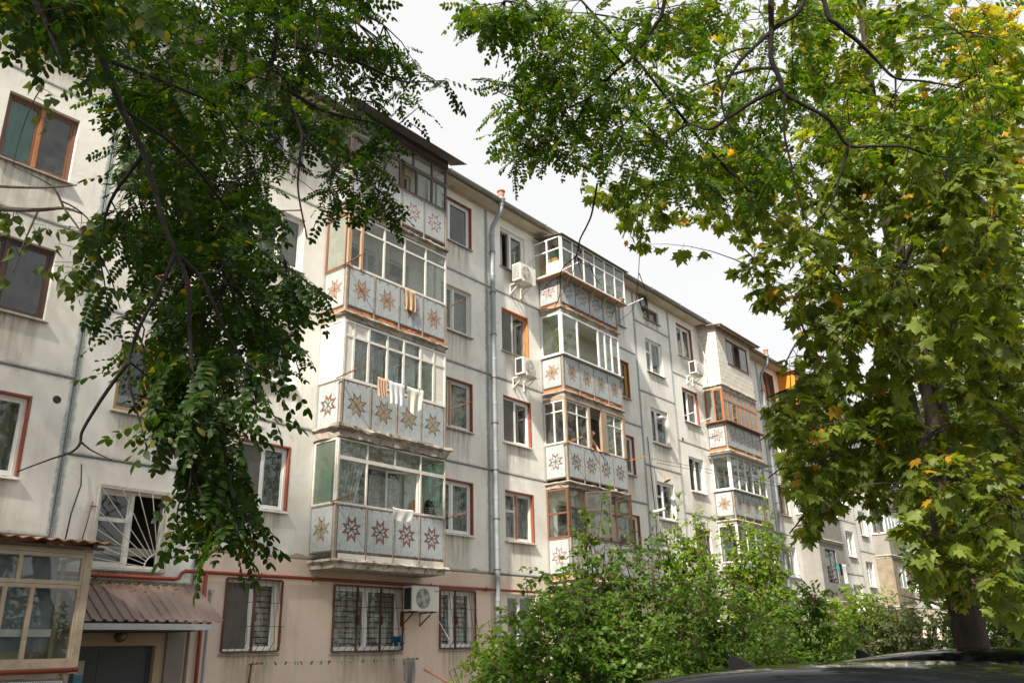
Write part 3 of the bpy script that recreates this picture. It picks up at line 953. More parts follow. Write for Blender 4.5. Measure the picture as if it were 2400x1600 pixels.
# round vents
for vx, vz in ((-11.25, 5.78), (11.35, 9.0)):
    m = MB()
    m.lathe((vx, .0, vz), (0, -1, 0), [(-.2, .055), (.003, .055), (.004, .068), (.0015, .07)], 14)
    m.build('vent_hole', MT['cable'], BLD)
    m = MB(); m.add([(vx + .055 * math.cos(t * .4488), -.0025, vz + .055 * math.sin(t * .4488)) for t in range(14)], [tuple(range(13, -1, -1))]); m.build('vent_dark', MT['cable'], BLD)


# ------------------------------------------------------------------ downpipes
def downpipe(px, ztop, parent):
    m = MB()
    r = .072
    m.tube([(px, -.50, ZT + .02), (px, -.48, ZT - .18), (px, -.15, ZT - .62), (px, -.12, ZT - .85), (px, -.12, 3.0), (px, -.12, GZ + .2)], r, 14)
    p = m.build('downpipe', MT['galv'], parent, smooth=True)
    z = ZT - .9
    while z > 0:
        m = MB(); m.lathe((px, -.12, z), (0, 0, 1), [(-.03, r + .001), (-.03, r + .009), (.03, r + .007), (.03, r + .001)], 14)
        m.build('joint_collar', MT['galv'], p)
        m = MB(); m.lathe((px, -.12, z - .55), (0, 0, 1), [(-.012, r + .002), (-.012, r + .012), (.012, r + .012), (.012, r + .002)], 14); m.bar((px, -.05, z - .55), (px, .01, z - .55), .03, .02)
        m.bar((px + .07, -.12, z - .55), (px + .13, -.12, z - .55), .02, .03)
        m.build('bracket', MT['iron'], p)
        z -= 1.3
    m = MB(); m.lathe((px, -.50, ZT + .0), (0, 0, 1), [(-.05, .078), (.08, .085), (.16, .13), (.20, .135), (.2, .125)], 14)
    m.build('hopper', MT['galv'], p, smooth=True)
    m = MB(); m.lathe((px, -.50, ZT + .2), (0, 0, 1), [(0, .10), (.22, .10), (.22, .125), (.26, .125), (.27, .02)], 12)
    m.build('rusty_cap', MT['rust'], p)


downpipe(0.15, ZT, BLD)
downpipe(19.55, ZT, BLD)
m = MB()
m.box(XL, XR, -.03, -.004, ZT - .06, ZT)
m.build('frieze', MT['soffit'], BLD)

# ------------------------------------------------------------------ mosaic panels
STARS = {
    'black_red': ('t_black', 't_orange', 'tile_white'), 'green_beige': ('t_green', 't_beige', 't_green'), 'green_red': ('t_green', 't_orange', 'tile_white'),
    'brown_peach': ('t_brown', 't_peach', 't_brown'), 'brown_line': ('t_orange', 'tile_white', 't_orange'), 'dark_line': ('t_brown', 'tile_white', 't_brown'),
    'orange_green': ('t_brown', 't_peach', 't_green'), 'brown_orange': ('t_green', 't_orange', 't_green'), 'blue': ('t_blue', 't_blue', 'tile_white'),
}
TKEYS = ['backing', 'tile_white', 't_orange', 't_brown', 't_black', 't_green', 't_beige', 't_peach', 't_blue']
PCACHE = {}


def mosaic_mesh(star, w, h):
    key = (star, round(w, 2), round(h, 2))
    if key in PCACHE: return PCACHE[key]
    out, fill, core = STARS[star]
    m = MB()
    m.box(0, w, 0, .03, 0, h, 0)
    p = .0228
    nx, nz = int((w - .02) / p), int((h - .02) / p)
    ox, oz = (w - nx * p) / 2, (h - nz * p) / 2
    s = 6.6
    for i in range(nx):
        for j in range(nz):
            dx, dz = i - (nx - 1) / 2, j - (nz - 1) / 2
            ang = math.atan2(dz, dx) % (2 * math.pi)
            k = int(ang / (math.pi / 4))
            a1, a2 = k * math.pi / 4, (k + 1) * math.pi / 4
            e1, e2 = (math.cos(a1), math.sin(a1)), (math.cos(a2), math.sin(a2))
            det = e1[0] * e2[1] - e1[1] * e2[0]
            A = (dx * e2[1] - dz * e2[0]) / det
            B = (e1[0] * dz - e1[1] * dx) / det
            col = 'tile_white'
            if A <= s + .4 and B <= s + .4:
                ee = min(s - A, s - B)
                ci = min(A, B)
                if ee < (1.25 if fill == 'tile_white' else .9): col = out
                elif ci < (.5 if fill == 'tile_white' else .6): col = core if star not in ('black_red', 'green_red') else ('t_black' if star == 'black_red' else 't_green')
                else:
                    col = fill
                    if star in ('black_red', 'green_red') and ee > 2.4: col = 'tile_white'
                    if star == 'brown_orange' and ee > 2.2: col = 'tile_white'
            if random.random() < .004: continue
            x0, z0 = ox + i * p + .0028, oz + j * p + .0028
            t = p - .0056
            m.quad((x0, -.004, z0), (x0 + t, -.004, z0), (x0 + t, -.004, z0 + t), (x0, -.004, z0 + t), TKEYS.index(col))
    me = m.mesh('mosaic_panel', [MT[q] for q in TKEYS])
    PCACHE[key] = me
    return me


def place_panel(star, w, h, loc, rz, parent):
    o = link('mosaic_panel', mosaic_mesh(star, w, h), parent)
    o.location = loc
    o.rotation_euler = (0, 0, rz)
    return o


# ------------------------------------------------------------------ balconies
def slab_mesh(x0, x1, yf, z0, z1, jit, over=.05, wallgap=.004):
    path = []
    st = .13
    n1 = max(2, int(abs(yf) / st)); n2 = int((x1 - x0) / st)
    for i in range(n1): path.append((x0, -wallgap + (yf + wallgap) * i / n1, -1, 0))
    path.append((x0, yf, -1, -1))
    for i in range(1, n2): path.append((x0 + (x1 - x0) * i / n2, yf, 0, -1))
    path.append((x1, yf, 1, -1))
    for i in range(1, n1 + 1): path.append((x1, yf + (-wallgap - yf) * i / n1, 1, 0))
    T = z1 - z0
    prof = [(-.32, z1), (over, z1), (over + .02, z1 - .25 * T), (over - .02, z1 - .42 * T), (over - .05, z1 - .5 * T), (over - .05, z0), (-.32, z0)]
    V, F = [], []
    ph = random.uniform(0, 9)
    for i, (x, y, nx, ny) in enumerate(path):
        for j, (o, z) in enumerate(prof):
            jj = 0 if j in (0, 6) else (random.uniform(-1, 1) + .8 * math.sin(i * .7 + ph + j)) * jit
            jz = 0 if j in (0, 6) else random.uniform(-1, 1) * jit * .8
            edge = i in (0, len(path) - 1)
            V.append((x + nx * (o + jj), y + (0 if edge else ny * (o + jj)), z + jz))
    P = len(prof)
    for i in range(len(path) - 1):
        for j in range(P - 1):
            a = i * P + j
            F.append((a, a + 1, a + P + 1, a + P))
    m = MB(); m.add(V, F)
    m.box(x0 + .27, x1 - .27, yf + .27, -wallgap, z0 + .003, z1 - .003)
    return m


def brick_row(parent, p0, dv, L, z0, h=.11):
    u = 0
    nx, ny = dv[1], -dv[0]
    while u < L - .03:
        w = min(.245, L - u - .005) * random.uniform(.9, 1)
        o = random.uniform(-.008, .008)
        m = MB()
        m.bar((p0[0] + dv[0] * u + nx * o, p0[1] + dv[1] * u + ny * o, z0 + h / 2), (p0[0] + dv[0] * (u + w) + nx * o, p0[1] + dv[1] * (u + w) + ny * o, z0 + h / 2 + random.uniform(-.004, .004)), .07, h * random.uniform(.86, 1.0))
        m.build('brick', MT['brickfill'], parent)
        u += w + .008


def balcony(bx, k, star_f, star_s, slab='concrete', jit=.012, gap=.10, bricks=False, label=None, post='post', front_over=.05, slab_t=.18, star_list=None, panels=True):
    zs = S(k)
    x0, x1, yf = bx + 2.55, bx + 5.82, -.80
    m = slab_mesh(x0, x1, yf, zs - .23 if slab_t > .15 else zs - .2, zs - .23 + slab_t, jit, front_over)
    b = m.build('balcony', MT[slab], BLD, label=label)
    zb = zs + gap
    h = zs + 1.03 - zb
    if panels:
        w = (x1 - x0 - .10) / 4 - .028
        for i in range(4):
            xx = x0 + .05 + (x1 - x0 - .10) / 4 * i + .014
            place_panel((star_list or [star_f] * 4)[i], w, h, (xx + random.uniform(-.003, .003), yf - random.uniform(0, .004), zb), random.uniform(-.006, .006), b)
        place_panel(star_s, .70, h, (x0, -.03, zb), -math.pi / 2, b)
        for i in range(1, 4):
            xx = x0 + .05 + (x1 - x0 - .10) / 4 * i
            m = MB()
            m.box(xx - .013, xx + .013, yf - .016, yf + .03, zs - .05, zs + 1.03)
            m.box(xx - .022, xx + .022, yf - .022, yf - .002, zs + .52, zs + .545)
            m.build('rail_post', MT[post], b)
        for xa, xb in ((x0 - .012, x0 + .05), (x1 - .05, x1 + .012)):
            m = MB(); m.box(xa, xb, yf - .012, yf + .05, zs - .05, zs + 1.035); m.build('rail_post', MT[post], b)
        m = MB()
        for i in range(12):                     # iron clips holding the panels
            xx = x0 + .15 + (x1 - x0 - .3) * i / 11
            m.bar((xx, yf - .012, zb - .03), (xx, yf - .012, zb + .035), .012, .008)
            m.bar((xx, yf - .012, zs + .985), (xx, yf - .012, zs + 1.04), .012, .008)
        m.box(x0, x1, yf - .004, yf + .02, zb - .03, zb - .012)
        m.box(x0 - .004, x0 + .02, yf + .02, -.02, zb - .03, zb - .012)
        m.build('clip_rail', MT['iron'], b)
        m = MB(); m.box(x1 - .02, x1, yf + .06, -.01, zb, zs + 1.03); m.build('side_board', MT['board'], b)
        m = MB(); m.box(x0 - .005, x1 + .005, yf - .008, yf + .045, zs + 1.036, zs + 1.06); m.box(x0 - .008, x0 + .04, yf + .045, -.01, zs + 1.036, zs + 1.058)
        m.build('coping', MT[post], b)
    m = MB(); m.box(x0 + .04, x1 - .04, yf + .06, -.012, zs + 2.452, zs + 2.462) if k < 5 else m.box(x0 + .04, x1 - .04, yf + .06, -.012, zs + 2.40, zs + 2.41)
    m.build('ceiling_board', MT['board'], b)
    if bricks:
        brick_row(b, (x0 + .02, yf + .04), (1, 0), x1 - x0 - .04, zs - .045, gap + .0)
        brick_row(b, (x0 + .04, -.02), (0, -1), .74, zs - .045, gap + .0)
    return b, x0, x1, yf, zs


def glaze(parent, p0, dv, L, z0, z1, cols, rows, mat, fills=None, bw=.045, dep=.05, default='glass', off=0.0, lower_cols=None):
    """window wall: cols and rows are inner mullion / transom fractions; fills maps (column, row from the bottom) to a filling"""
    nx, ny = dv[1], -dv[0]
    H = z1 - z0

    def P(u, o, z): return (p0[0] + dv[0] * u + nx * (o + off), p0[1] + dv[1] * u + ny * (o + off), z)

    def bx_(m, u0, u1, za, zb, d):
        h = d / 2
        c = [P(u0, -h, za), P(u1, -h, za), P(u1, h, za), P(u0, h, za), P(u0, -h, zb), P(u1, -h, zb), P(u1, h, zb), P(u0, h, zb)]
        m.add(c, [(0, 1, 2, 3), (4, 7, 6, 5), (0, 4, 5, 1), (1, 5, 6, 2), (2, 6, 7, 3), (3, 7, 4, 0)])
    m = MB()
    us = [0] + [c * L for c in cols] + [L]
    zz = [z0] + [z0 + r * H for r in rows] + [z1]
    bx_(m, 0, bw, z0, z1, dep); bx_(m, L - bw, L, z0, z1, dep)
    bx_(m, bw, L - bw, z0, z0 + bw, dep - .006); bx_(m, bw, L - bw, z1 - bw, z1, dep - .006)
    for c in us[1:-1]: bx_(m, c - bw / 2, c + bw / 2, z0 + bw, z1 - bw, dep - .003)
    for i in range(len(us) - 1):
        for r in zz[1:-1]:
            bx_(m, us[i] + bw / 2, us[i + 1] - bw / 2, r - bw / 2, r + bw / 2, dep - .009)
    fr = m.build('glazing_frame', MT[mat], parent)
    fills = fills or {}
    for i in range(len(us) - 1):
        for j in range(len(zz) - 1):
            f = fills.get((i, j), fills.get((i, None), default))
            if f == 'open': continue
            a, b_, c, d = us[i] + bw * .4, us[i + 1] - bw * .4, zz[j] + bw * .4, zz[j + 1] - bw * .4
            m = MB()
            bx_(m, a, b_, c, d, .005 if f not in ('board',) else .012)
            m.build('board' if f == 'board' else 'pane', MT[f], parent)
            if i % 1 == 0 and f in ('glass', 'glass_dirty'):
                pass
    return P
# ------------------------------------------------------------------ first balcony column (beside the pink wall)
def side_glaze(b, x0, zs, mat, cols=(), rows=(), fills=None, z1=2.45, z0=1.062, default='glass', bw=.045):
    return glaze(b, (x0 + .005, -.02), (0, -1), .75, zs + z0, zs + z1, list(cols), list(rows), mat, fills, bw=bw, default=default)


def right_side(b, x1, zs, z1=2.45, mat='oldwhite', fill='glass_dirty'):
    glaze(b, (x1 - .005, -.78), (0, 1), .75, zs + 1.062, zs + z1, [.5], [], mat, default=fill)


BX1 = -8.36
b, x0, x1, yf, zs = balcony(BX1, 2, 'black_red', 'green_beige', 'concrete_pale', .010, label='lowest balcony above the pink wall with black and red stars')
zt = zs + 1.062 + 1.388 * .70
glaze(b, (x0, -.78), (1, 0), x1 - x0, zs + 1.062, zt, [.25, .75], [], 'white_iron', {(1, None): 'open'}, bw=.04)
glaze(b, (x0, -.78), (1, 0), x1 - x0, zt + .001, zs + 2.45, [.25, .5, .75], [], 'white_iron', bw=.04)
glaze(b, (x0 + 2.42, -.74), (-.93, .37), .80, zs + 1.08, zt - .02, [], [], 'oldwhite', bw=.045)
side_glaze(b, x0, zs, 'white_iron', default='glass_green')
right_side(b, x1, zs, fill='glass_green')
curtain(b, (x0, -.66), (1, 0), .08, .95, zs + 1.1, zs + 2.4, 0, MT['lace'], .05, 7, taper=.45)
curtain(b, (x0, -.30), (1, 0), 1.3, 2.3, zs + .9, zs + 1.9, 0, MT['lace'], .03, 6)
m = MB(); m.box(x0 + .12, x1 - .06, yf - .012, yf + .02, zs - .045, zs + .06); m.build('skirt_board', MT['board'], b)

b, x0, x1, yf, zs = balcony(BX1, 3, 'green_beige', 'green_red', 'concrete', .022, gap=.03, front_over=.10, slab_t=.27, label='balcony with crumbling slab, green stars and laundry on its line')
glaze(b, (x0, -.78), (1, 0), x1 - x0, zs + 1.062, zs + 2.45, [.09, .225, .40, .56, .73, .87], [.74], 'oldwhite',
      {(0, None): 'board', (1, 1): 'board', (5, 1): 'board', (6, None): 'board', (1, 0): 'glass_dirty', (5, 0): 'glass_dirty'}, bw=.055)
L = x1 - x0
curtain(b, (x0, -.70), (1, 0), .09 * L, .225 * L, zs + 1.1, zs + 2.05, 0, MT['lace'], .015, 4)
curtain(b, (x0, -.70), (1, 0), .235 * L, .39 * L, zs + 1.1, zs + 2.42, 0, MT['curtain_grey'], .015, 5)
curtain(b, (x0, -.725), (1, 0), .235 * L, .29 * L, zs + 1.1, zs + 2.42, 0, MT['lace'], .012, 3)
curtain(b, (x0, -.70), (1, 0), .73 * L, .86 * L, zs + 1.1, zs + 2.05, 0, MT['lace'], .015, 4)
blind(b, (x0, -.70), (1, 0), .41 * L, .535 * L, zs + 1.1, zs + 2.42, 0)
blind(b, (x0, -.70), (1, 0), .57 * L, .70 * L, zs + 1.1, zs + 2.42, 0)
side_glaze(b, x0, zs, 'oldwhite', cols=[.5], default='board')
right_side(b, x1, zs)

b, x0, x1, yf, zs = balcony(BX1, 4, 'brown_peach', 'brown_peach', 'concrete', .016, bricks=True, label='balcony with peach stars and a beige cloth over its parapet')
glaze(b, (x0, -.78), (1, 0), x1 - x0, zs + 1.062, zs + 2.45, [.34, .545, .77], [.74], 'oldwhite', {(0, 0): 'glass', (0, 1): 'glass'}, default='glass_dirty', bw=.05)
m = MB(); m.box(x0 - .02, x0 + .07, yf - .03, yf + .05, zs + 1.063, zs + 2.44); m.box(x0 + .36, x0 + .42, yf - .035, yf + .045, zs + 1.063, zs + 2.44)
m.build('wooden_post', MT['wood_raw'], b)
side_glaze(b, x0, zs, 'wood_brown', default='glass_frost', bw=.06)
right_side(b, x1, zs)
curtain(b, (x0, -.45), (1, 0), 1.1, 1.6, zs + .9, zs + 2.3, 0, MT['net'], .03, 5)

b, x0, x1, yf, zs = balcony(BX1, 5, 'brown_line', 'brown_line', 'concrete', .018, label='top balcony with dark frames under a dark metal roof')
zt = zs + 1.062 + .80
glaze(b, (x0, -.78), (1, 0), x1 - x0, zs + 1.062, zt, [.16, .32, .48, .66, .83], [], 'wood_black', {(3, None): 'open'}, bw=.06, default='glass_dirty')
glaze(b, (x0, -.78), (1, 0), x1 - x0, zt + .001, zs + 2.38, [.2, .4, .62, .83], [], 'wood_black', bw=.05, default='glass_dirty')
side_glaze(b, x0, zs, 'wood_black', cols=[.5], rows=[.6], z1=2.38)
right_side(b, x1, zs, 2.38, 'wood_black')
m = MB(); m.box(x0 + .1, x0 + 2.45, -.012, -.005, zs, zs + 2.4); m.build('painted_wall', MT['salmon'], b)
m = MB()
m.add([(x0 - .35, -.62, ZT + .20), (x1 + .35, -.62, ZT + .20), (x1 + .37, -1.22, ZT + .0), (x0 - .37, -1.22, ZT + .0),
       (x0 - .35, -.62, ZT + .19), (x1 + .35, -.62, ZT + .19), (x1 + .37, -1.22, ZT - .012), (x0 - .37, -1.22, ZT - .012)],
      [(0, 3, 2, 1), (4, 5, 6, 7), (0, 1, 5, 4), (1, 2, 6, 5), (2, 3, 7, 6), (3, 0, 4, 7)])
m.build('sheet_roof', MT['roof_dark'], b)
m = MB(); m.box(x0 - .02, x1 + .02, -.84, -.76, zs + 2.385, ZT + .08); m.box(x0 - .02, x0 + .03, -.75, -.02, zs + 2.385, ZT - .02)
m.build('roof_beam', MT['wood_black'], b)

# ------------------------------------------------------------------ second balcony column
BX2 = 0.0
b, x0, x1, yf, zs = balcony(BX2, 2, 'brown_line', 'brown_line', 'concrete', .014, bricks=True, label='brown framed balcony half hidden by the shrub')
glaze(b, (x0, -.78), (1, 0), x1 - x0, zs + 1.062, zs + 2.45, [.25, .5, .75], [.6], 'wood_dark', {(1, None): 'open', (2, 0): 'open'}, bw=.055)
glaze(b, (x0 + .82, -.80), (.55, -.83), .75, zs + 1.08, zs + 2.42, [], [.6], 'wood_dark', bw=.05)
glaze(b, (x0 + 2.44, -.80), (-.35, -.94), .75, zs + 1.08, zs + 2.42, [], [.6], 'wood_dark', bw=.05)
side_glaze(b, x0, zs, 'wood_brown', rows=[.5], bw=.055)
right_side(b, x1, zs, mat='wood_brown')

b, x0, x1, yf, zs = balcony(BX2, 3, 'brown_orange', 'brown_orange', 'concrete', .016, gap=.06, bricks=False, label='weathered wooden balcony where a person looks out')
L = x1 - x0
glaze(b, (x0 + .05, -.78), (1, 0), L * .345, zs + 1.062, zs + 2.36, [.5], [.72], 'oldwhite', default='glass_dirty', bw=.04)
glaze(b, (x0 + L * .675, -.78), (1, 0), L * .285, zs + 1.062, zs + 2.36, [.5], [.72], 'oldwhite', default='glass_dirty', bw=.04)
m = MB()
for u0, u1 in ((-.012, .045), (L * .345 + .055, L * .345 + .15), (L * .575, L * .675 - .005), (L * .96 + .005, L + .012)):
    m.box(x0 + u0, x0 + u1, -.83, -.74, zs + 1.063, zs + 2.37)
m.box(x0 - .02, x1 + .02, -.835, -.735, zs + 2.372, zs + 2.455)
m.box(x0 - .02, x0 + .04, -.73, -.02, zs + 2.372, zs + 2.455)
m.build('wooden_post', MT['wood_grey'], b)
side_glaze(b, x0, zs, 'oldwhite', cols=[.5], rows=[.74], z1=2.36, default='glass_dirty')
m = MB(); m.box(x0 + .06, x1 - .06, -.014, -.006, zs, zs + 2.4); m.build('painted_wall', MT['wood_dark'], b)
right_side(b, x1, zs, 2.36)
m = MB(); m.box(x1 + .06, x1 + .3, -.7, -.25, zs + 2.42, zs + 2.43); m.build('tin_flap', MT['sill'], b)

b, x0, x1, yf, zs = balcony(BX2, 4, 'orange_green', 'orange_green', 'concrete', .014, bricks=True, label='white plastic glazed balcony with a tall houseplant inside')
L = x1 - x0
glaze(b, (x0, -.79), (1, 0), L, zs + 1.085, zs + 2.45, [.26, .62, .74, .86], [], 'pvc', {(1, None): 'open'}, bw=.065)
side_glaze(b, x0, zs, 'pvc', z0=1.085, bw=.06)
right_side(b, x1, zs, mat='pvc')
m = MB(); m.box(x0 - .06, x1 + .05, -.90, -.74, zs + 1.061, zs + 1.083); m.box(x0 - .06, x0 + .05, -.74, -.01, zs + 1.061, zs + 1.083); m.build('white_sill', MT['pvc'], b)
m = MB(); m.box(x0 + .06, x1 - .06, -.014, -.006, zs + .4, zs + 2.4)
for i in range(4): m.box(x0 + .2, x1 - .2, -.55 + i * .13, -.545 + i * .13, zs + 2.2, zs + 2.205)
m.build('painted_wall', MT['interior_pale'], b)

b, x0, x1, yf, zs = balcony(BX2, 5, 'dark_line', 'brown_line', 'concrete', .020, bricks=True, label='top balcony with overhanging glass enclosure and orange cabinet')
ex0, ex1, ey = x0 - .22, x1 + .16, -1.08
glaze(b, (ex0, ey), (1, 0), ex1 - ex0, zs + .95, zs + 2.18, [.167, .333, .5, .667, .833], [.66], 'pvc', bw=.04)
glaze(b, (ex0, -.01), (0, -1), -ey - .03, zs + .95, zs + 2.18, [.5], [.66], 'pvc', bw=.04)
glaze(b, (ex1, ey + .03), (0, 1), -ey - .04, zs + .95, zs + 2.18, [.5], [.66], 'pvc', bw=.04)
m = MB(); m.box(ex0 - .03, ex1 + .06, ey - .04, yf - .01, zs + .915, zs + .945); m.box(ex0 - .03, x0 - .002, yf - .008, -.01, zs + .915, zs + .945)
m.build('ledge', MT['wood_raw'], b)
m = MB()
for i in range(5): m.bar((x0 + .2 + i * .7, yf - .02, zs + .55), (x0 + .2 + i * .7, ey + .03, zs + .91), .035, .05)
m.build('ledge_brace', MT['wood_grey'], b)
m = MB()
m.add([(ex0 - .05, -.05, zs + 2.40), (ex1 + .05, -.05, zs + 2.40), (ex1 + .22, ey - .12, zs + 2.19), (ex0 - .08, ey - .12, zs + 2.19),
       (ex0 - .05, -.05, zs + 2.385), (ex1 + .05, -.05, zs + 2.385), (ex1 + .22, ey - .12, zs + 2.178), (ex0 - .08, ey - .12, zs + 2.178)],
      [(0, 3, 2, 1), (4, 5, 6, 7), (0, 1, 5, 4), (1, 2, 6, 5), (2, 3, 7, 6), (3, 0, 4, 7)])
m.build('sheet_roof', MT['roof_dark'], b)
m = MB(); m.box(x0 + .06, x1 - .06, -.014, -.006, zs + .3, zs + 2.2); m.build('painted_wall', MT['interior_pale'], b)

# ------------------------------------------------------------------ third balcony column
BX3 = 11.0
b, x0, x1, yf, zs = balcony(BX3, 5, 'brown_line', 'brown_line', 'concrete_pale', .008, label='top balcony walled up with white blocks under a corrugated roof', panels=False)
wx0, wx1, wz0, wz1 = x0 + .88, x0 + 2.95, zs + 1.02, zs + 2.12
bm_ = MB(); bm_.box(0, .385, 0, .12, 0, .186); BLK = bm_.mesh('block', MT['block'])


def block(loc, w, rz, h=.186):
    o = link('block', BLK, b)
    o.location = loc
    o.scale = (w / .385, 1, h / .186)
    o.rotation_euler = (0, 0, rz + random.uniform(-.006, .006))


z = zs - .04
row = 0
while z < zs + 2.5:
    h = min(.186, zs + 2.52 - z)
    u = -.20 if row % 2 else 0.0
    while u < x1 - x0 - .02:
        ua, ub = max(u, 0), min(u + .385, x1 - x0)
        segs = [(ua, ub)]
        if wz0 - .1 < z + .09 < wz1:
            segs = [(p, q) for p, q in ((ua, min(ub, wx0 - x0)), (max(ua, wx1 - x0), ub)) if q - p > .03]
        for p, q in segs:
            if q - p > .03: block((x0 + p, yf - random.uniform(0, .005), z), q - p - .008, 0, h)
        u += .395
    u = 0.0 if row % 2 else -.20
    while u < .66:
        ua, ub = max(u, 0), min(u + .385, .675)
        if ub - ua > .03: block((x0 - random.uniform(0, .005), -.004 - ua, z), ub - ua - .008, -math.pi / 2, h)
        u += .395
    z += .196
    row += 1
m = MB()
m.box(x0 + .008, wx0, yf + .008, yf + .11, zs - .045, zs + 2.5); m.box(wx1, x1, yf + .008, yf + .11, zs - .045, zs + 2.5)
m.box(wx0, wx1, yf + .01, yf + .108, zs - .045, wz0 - .02); m.box(wx0, wx1, yf + .01, yf + .108, wz1 + .02, zs + 2.5)
m.box(x0 + .01, x0 + .11, yf + .11, -.01, zs - .045, zs + 2.5); m.box(x1 - .12, x1 - .01, yf + .11, -.01, zs - .045, zs + 2.5)
m.build('mortar', MT['mortar'], b)
glaze(b, (wx0, yf + .02), (1, 0), wx1 - wx0, wz0 - .02, wz1 + .02, [.34, .62], [], 'wood_brown', {(1, None): 'open'}, bw=.06)
m = MB()
nw = 56
V, F = [], []
rx0, rx1 = x0 - .22, x1 + .42
for j, (yy, zz_) in enumerate(((-.02, ZT - .03), (-1.18, ZT - .17))):
    for i in range(nw * 4 + 1):
        V.append((rx0 + (rx1 - rx0) * i / (nw * 4), yy, zz_ + .022 * math.sin(i * math.pi / 2)))
n1 = nw * 4 + 1
for i in range(nw * 4):
    F.append((i, i + 1, n1 + i + 1, n1 + i))
m.add(V, F)
V2 = [(v[0], v[1], v[2] - .008) for v in V]
m.add(V2, [f[::-1] for f in F])
m.add([V[n1 + i] for i in range(n1)] + [V2[n1 + i] for i in range(n1)], [(i, i + 1, n1 + i + 1, n1 + i) for i in range(n1 - 1)])
m.build('corrugated_roof', MT['slate'], b)
m = MB()
for i in range(9):
    m.bar((rx0 + .1 + i * .46, -.05, ZT - .075), (rx0 + .1 + i * .46, -1.1, ZT - .205), .05, .04)
m.bar((rx0, -1.08, ZT - .235), (rx1 - .05, -1.08, ZT - .235), .05, .03)
m.build('rafter', MT['wood_raw'], b)

b, x0, x1, yf, zs = balcony(BX3, 4, 'brown_line', 'brown_line', 'concrete_pale', .012, bricks=True, label='balcony glazed in bright orange wood below the white block balcony')
L = x1 - x0
glaze(b, (x0, -.78), (1, 0), L, zs + 1.09, zs + 2.45, [.125, .25, .375, .5, .625, .75, .875], [.68], 'wood_orange', {(2, 0): 'glass'}, bw=.055, default='glass_frost')
side_glaze(b, x0, zs, 'wood_orange', cols=[.52], z0=1.09, fills={(0, None): 'glass_frost'}, bw=.06)
right_side(b, x1, zs, mat='wood_orange')
m = MB(); m.box(x0 - .16, x1 + .1, -.98, -.74, zs + 1.062, zs + 1.088); m.box(x0 - .16, x0 + .05, -.74, -.01, zs + 1.062, zs + 1.088); m.build('ledge', MT['wood_brown'], b)

b, x0, x1, yf, zs = balcony(BX3, 3, 'orange_green', 'orange_green', 'concrete_pale', .008, label='white plastic glazed balcony below the orange wood one')
L = x1 - x0
glaze(b, (x0, -.79), (1, 0), L, zs + 1.09, zs + 2.45, [.2, .4, .6, .8], [], 'pvc', bw=.06)
side_glaze(b, x0, zs, 'pvc', z0=1.09, bw=.075)
right_side(b, x1, zs, mat='pvc')
m = MB(); m.box(x0 - .07, x1 + .05, -.92, -.74, zs + 1.061, zs + 1.088); m.box(x0 - .07, x0 + .05, -.74, -.01, zs + 1.061, zs + 1.088); m.build('white_sill', MT['pvc'], b)
m = MB(); m.box(x0 - .30, x1 + .45, -1.05, -.02, zs + 2.455, zs + 2.465); m.build('tin_flap', MT['sill'], b)
for u_ in (.25, .55, 1.4, 2.0, 2.7):
    curtain(b, (x0, -.6), (1, 0), u_, u_ + .25, zs + 1.1, zs + 2.4, 0, MT['curtain'], .02, 3)
b, x0, x1, yf, zs = balcony(BX3, 2, 'orange_green', 'orange_green', 'concrete_pale', .01, label='balcony behind the tall sunlit shrub')
glaze(b, (x0, -.78), (1, 0), x1 - x0, zs + 1.062, zs + 2.45, [.25, .5, .75], [], 'oldwhite')
side_glaze(b, x0, zs, 'oldwhite')


# ------------------------------------------------------------------ farther balcony columns
def boxed_balcony(bx, k, mat, win, frame='pvc', label=None, full=True, side_open=False):
    zs = S(k)
    x0, x1, yf = bx + 2.55, bx + 5.82, -.85
    m = slab_mesh(x0, x1, yf, zs - .23, zs - .07, .004, .06)
    b = m.build('balcony', MT['concrete_pale'], BLD, label=label)
    H = 2.45 if full else 1.05
    m = MB()
    if full:
        m.box(x0, win[0], yf, yf + .12, zs - .065, zs + H); m.box(win[1], x1, yf, yf + .12, zs - .065, zs + H)
        m.box(win[0], win[1], yf + .001, yf + .119, zs - .065, win[2]); m.box(win[0], win[1], yf + .001, yf + .119, win[3], zs + H)
    else:
        m.box(x0, x1, yf, yf + .12, zs - .065, zs + H)
    m.box(x0, x0 + .12, yf + .12, -.005, zs - .065, zs + H); m.box(x1 - .12, x1, yf + .12, -.005, zs - .065, zs + H)
    m.build('parapet_wall', mat, b)
    if full:
        glaze(b, (win[0], yf + .06), (1, 0), win[1] - win[0], win[2], win[3], [.5], [], frame, bw=.06)
    else:
        L = x1 - x0
        m = MB(); m.box(x0 - .05, x1 + .05, yf - .06, yf + .1, zs + 1.055, zs + 1.08); m.box(x0 - .05, x0 + .1, yf + .1, -.01, zs + 1.055, zs + 1.08); m.build('white_sill', MT['pvc'], b)
        glaze(b, (x0, yf + .06), (1, 0), L, zs + 1.085, zs + 2.45, [.2, .4, .6, .8], [], frame, bw=.065)
        glaze(b, (x0 + .04, -.02), (0, -1), .74, zs + 1.085, zs + 2.45, [], [], frame, bw=.07)
    return b, x0, x1, yf, zs


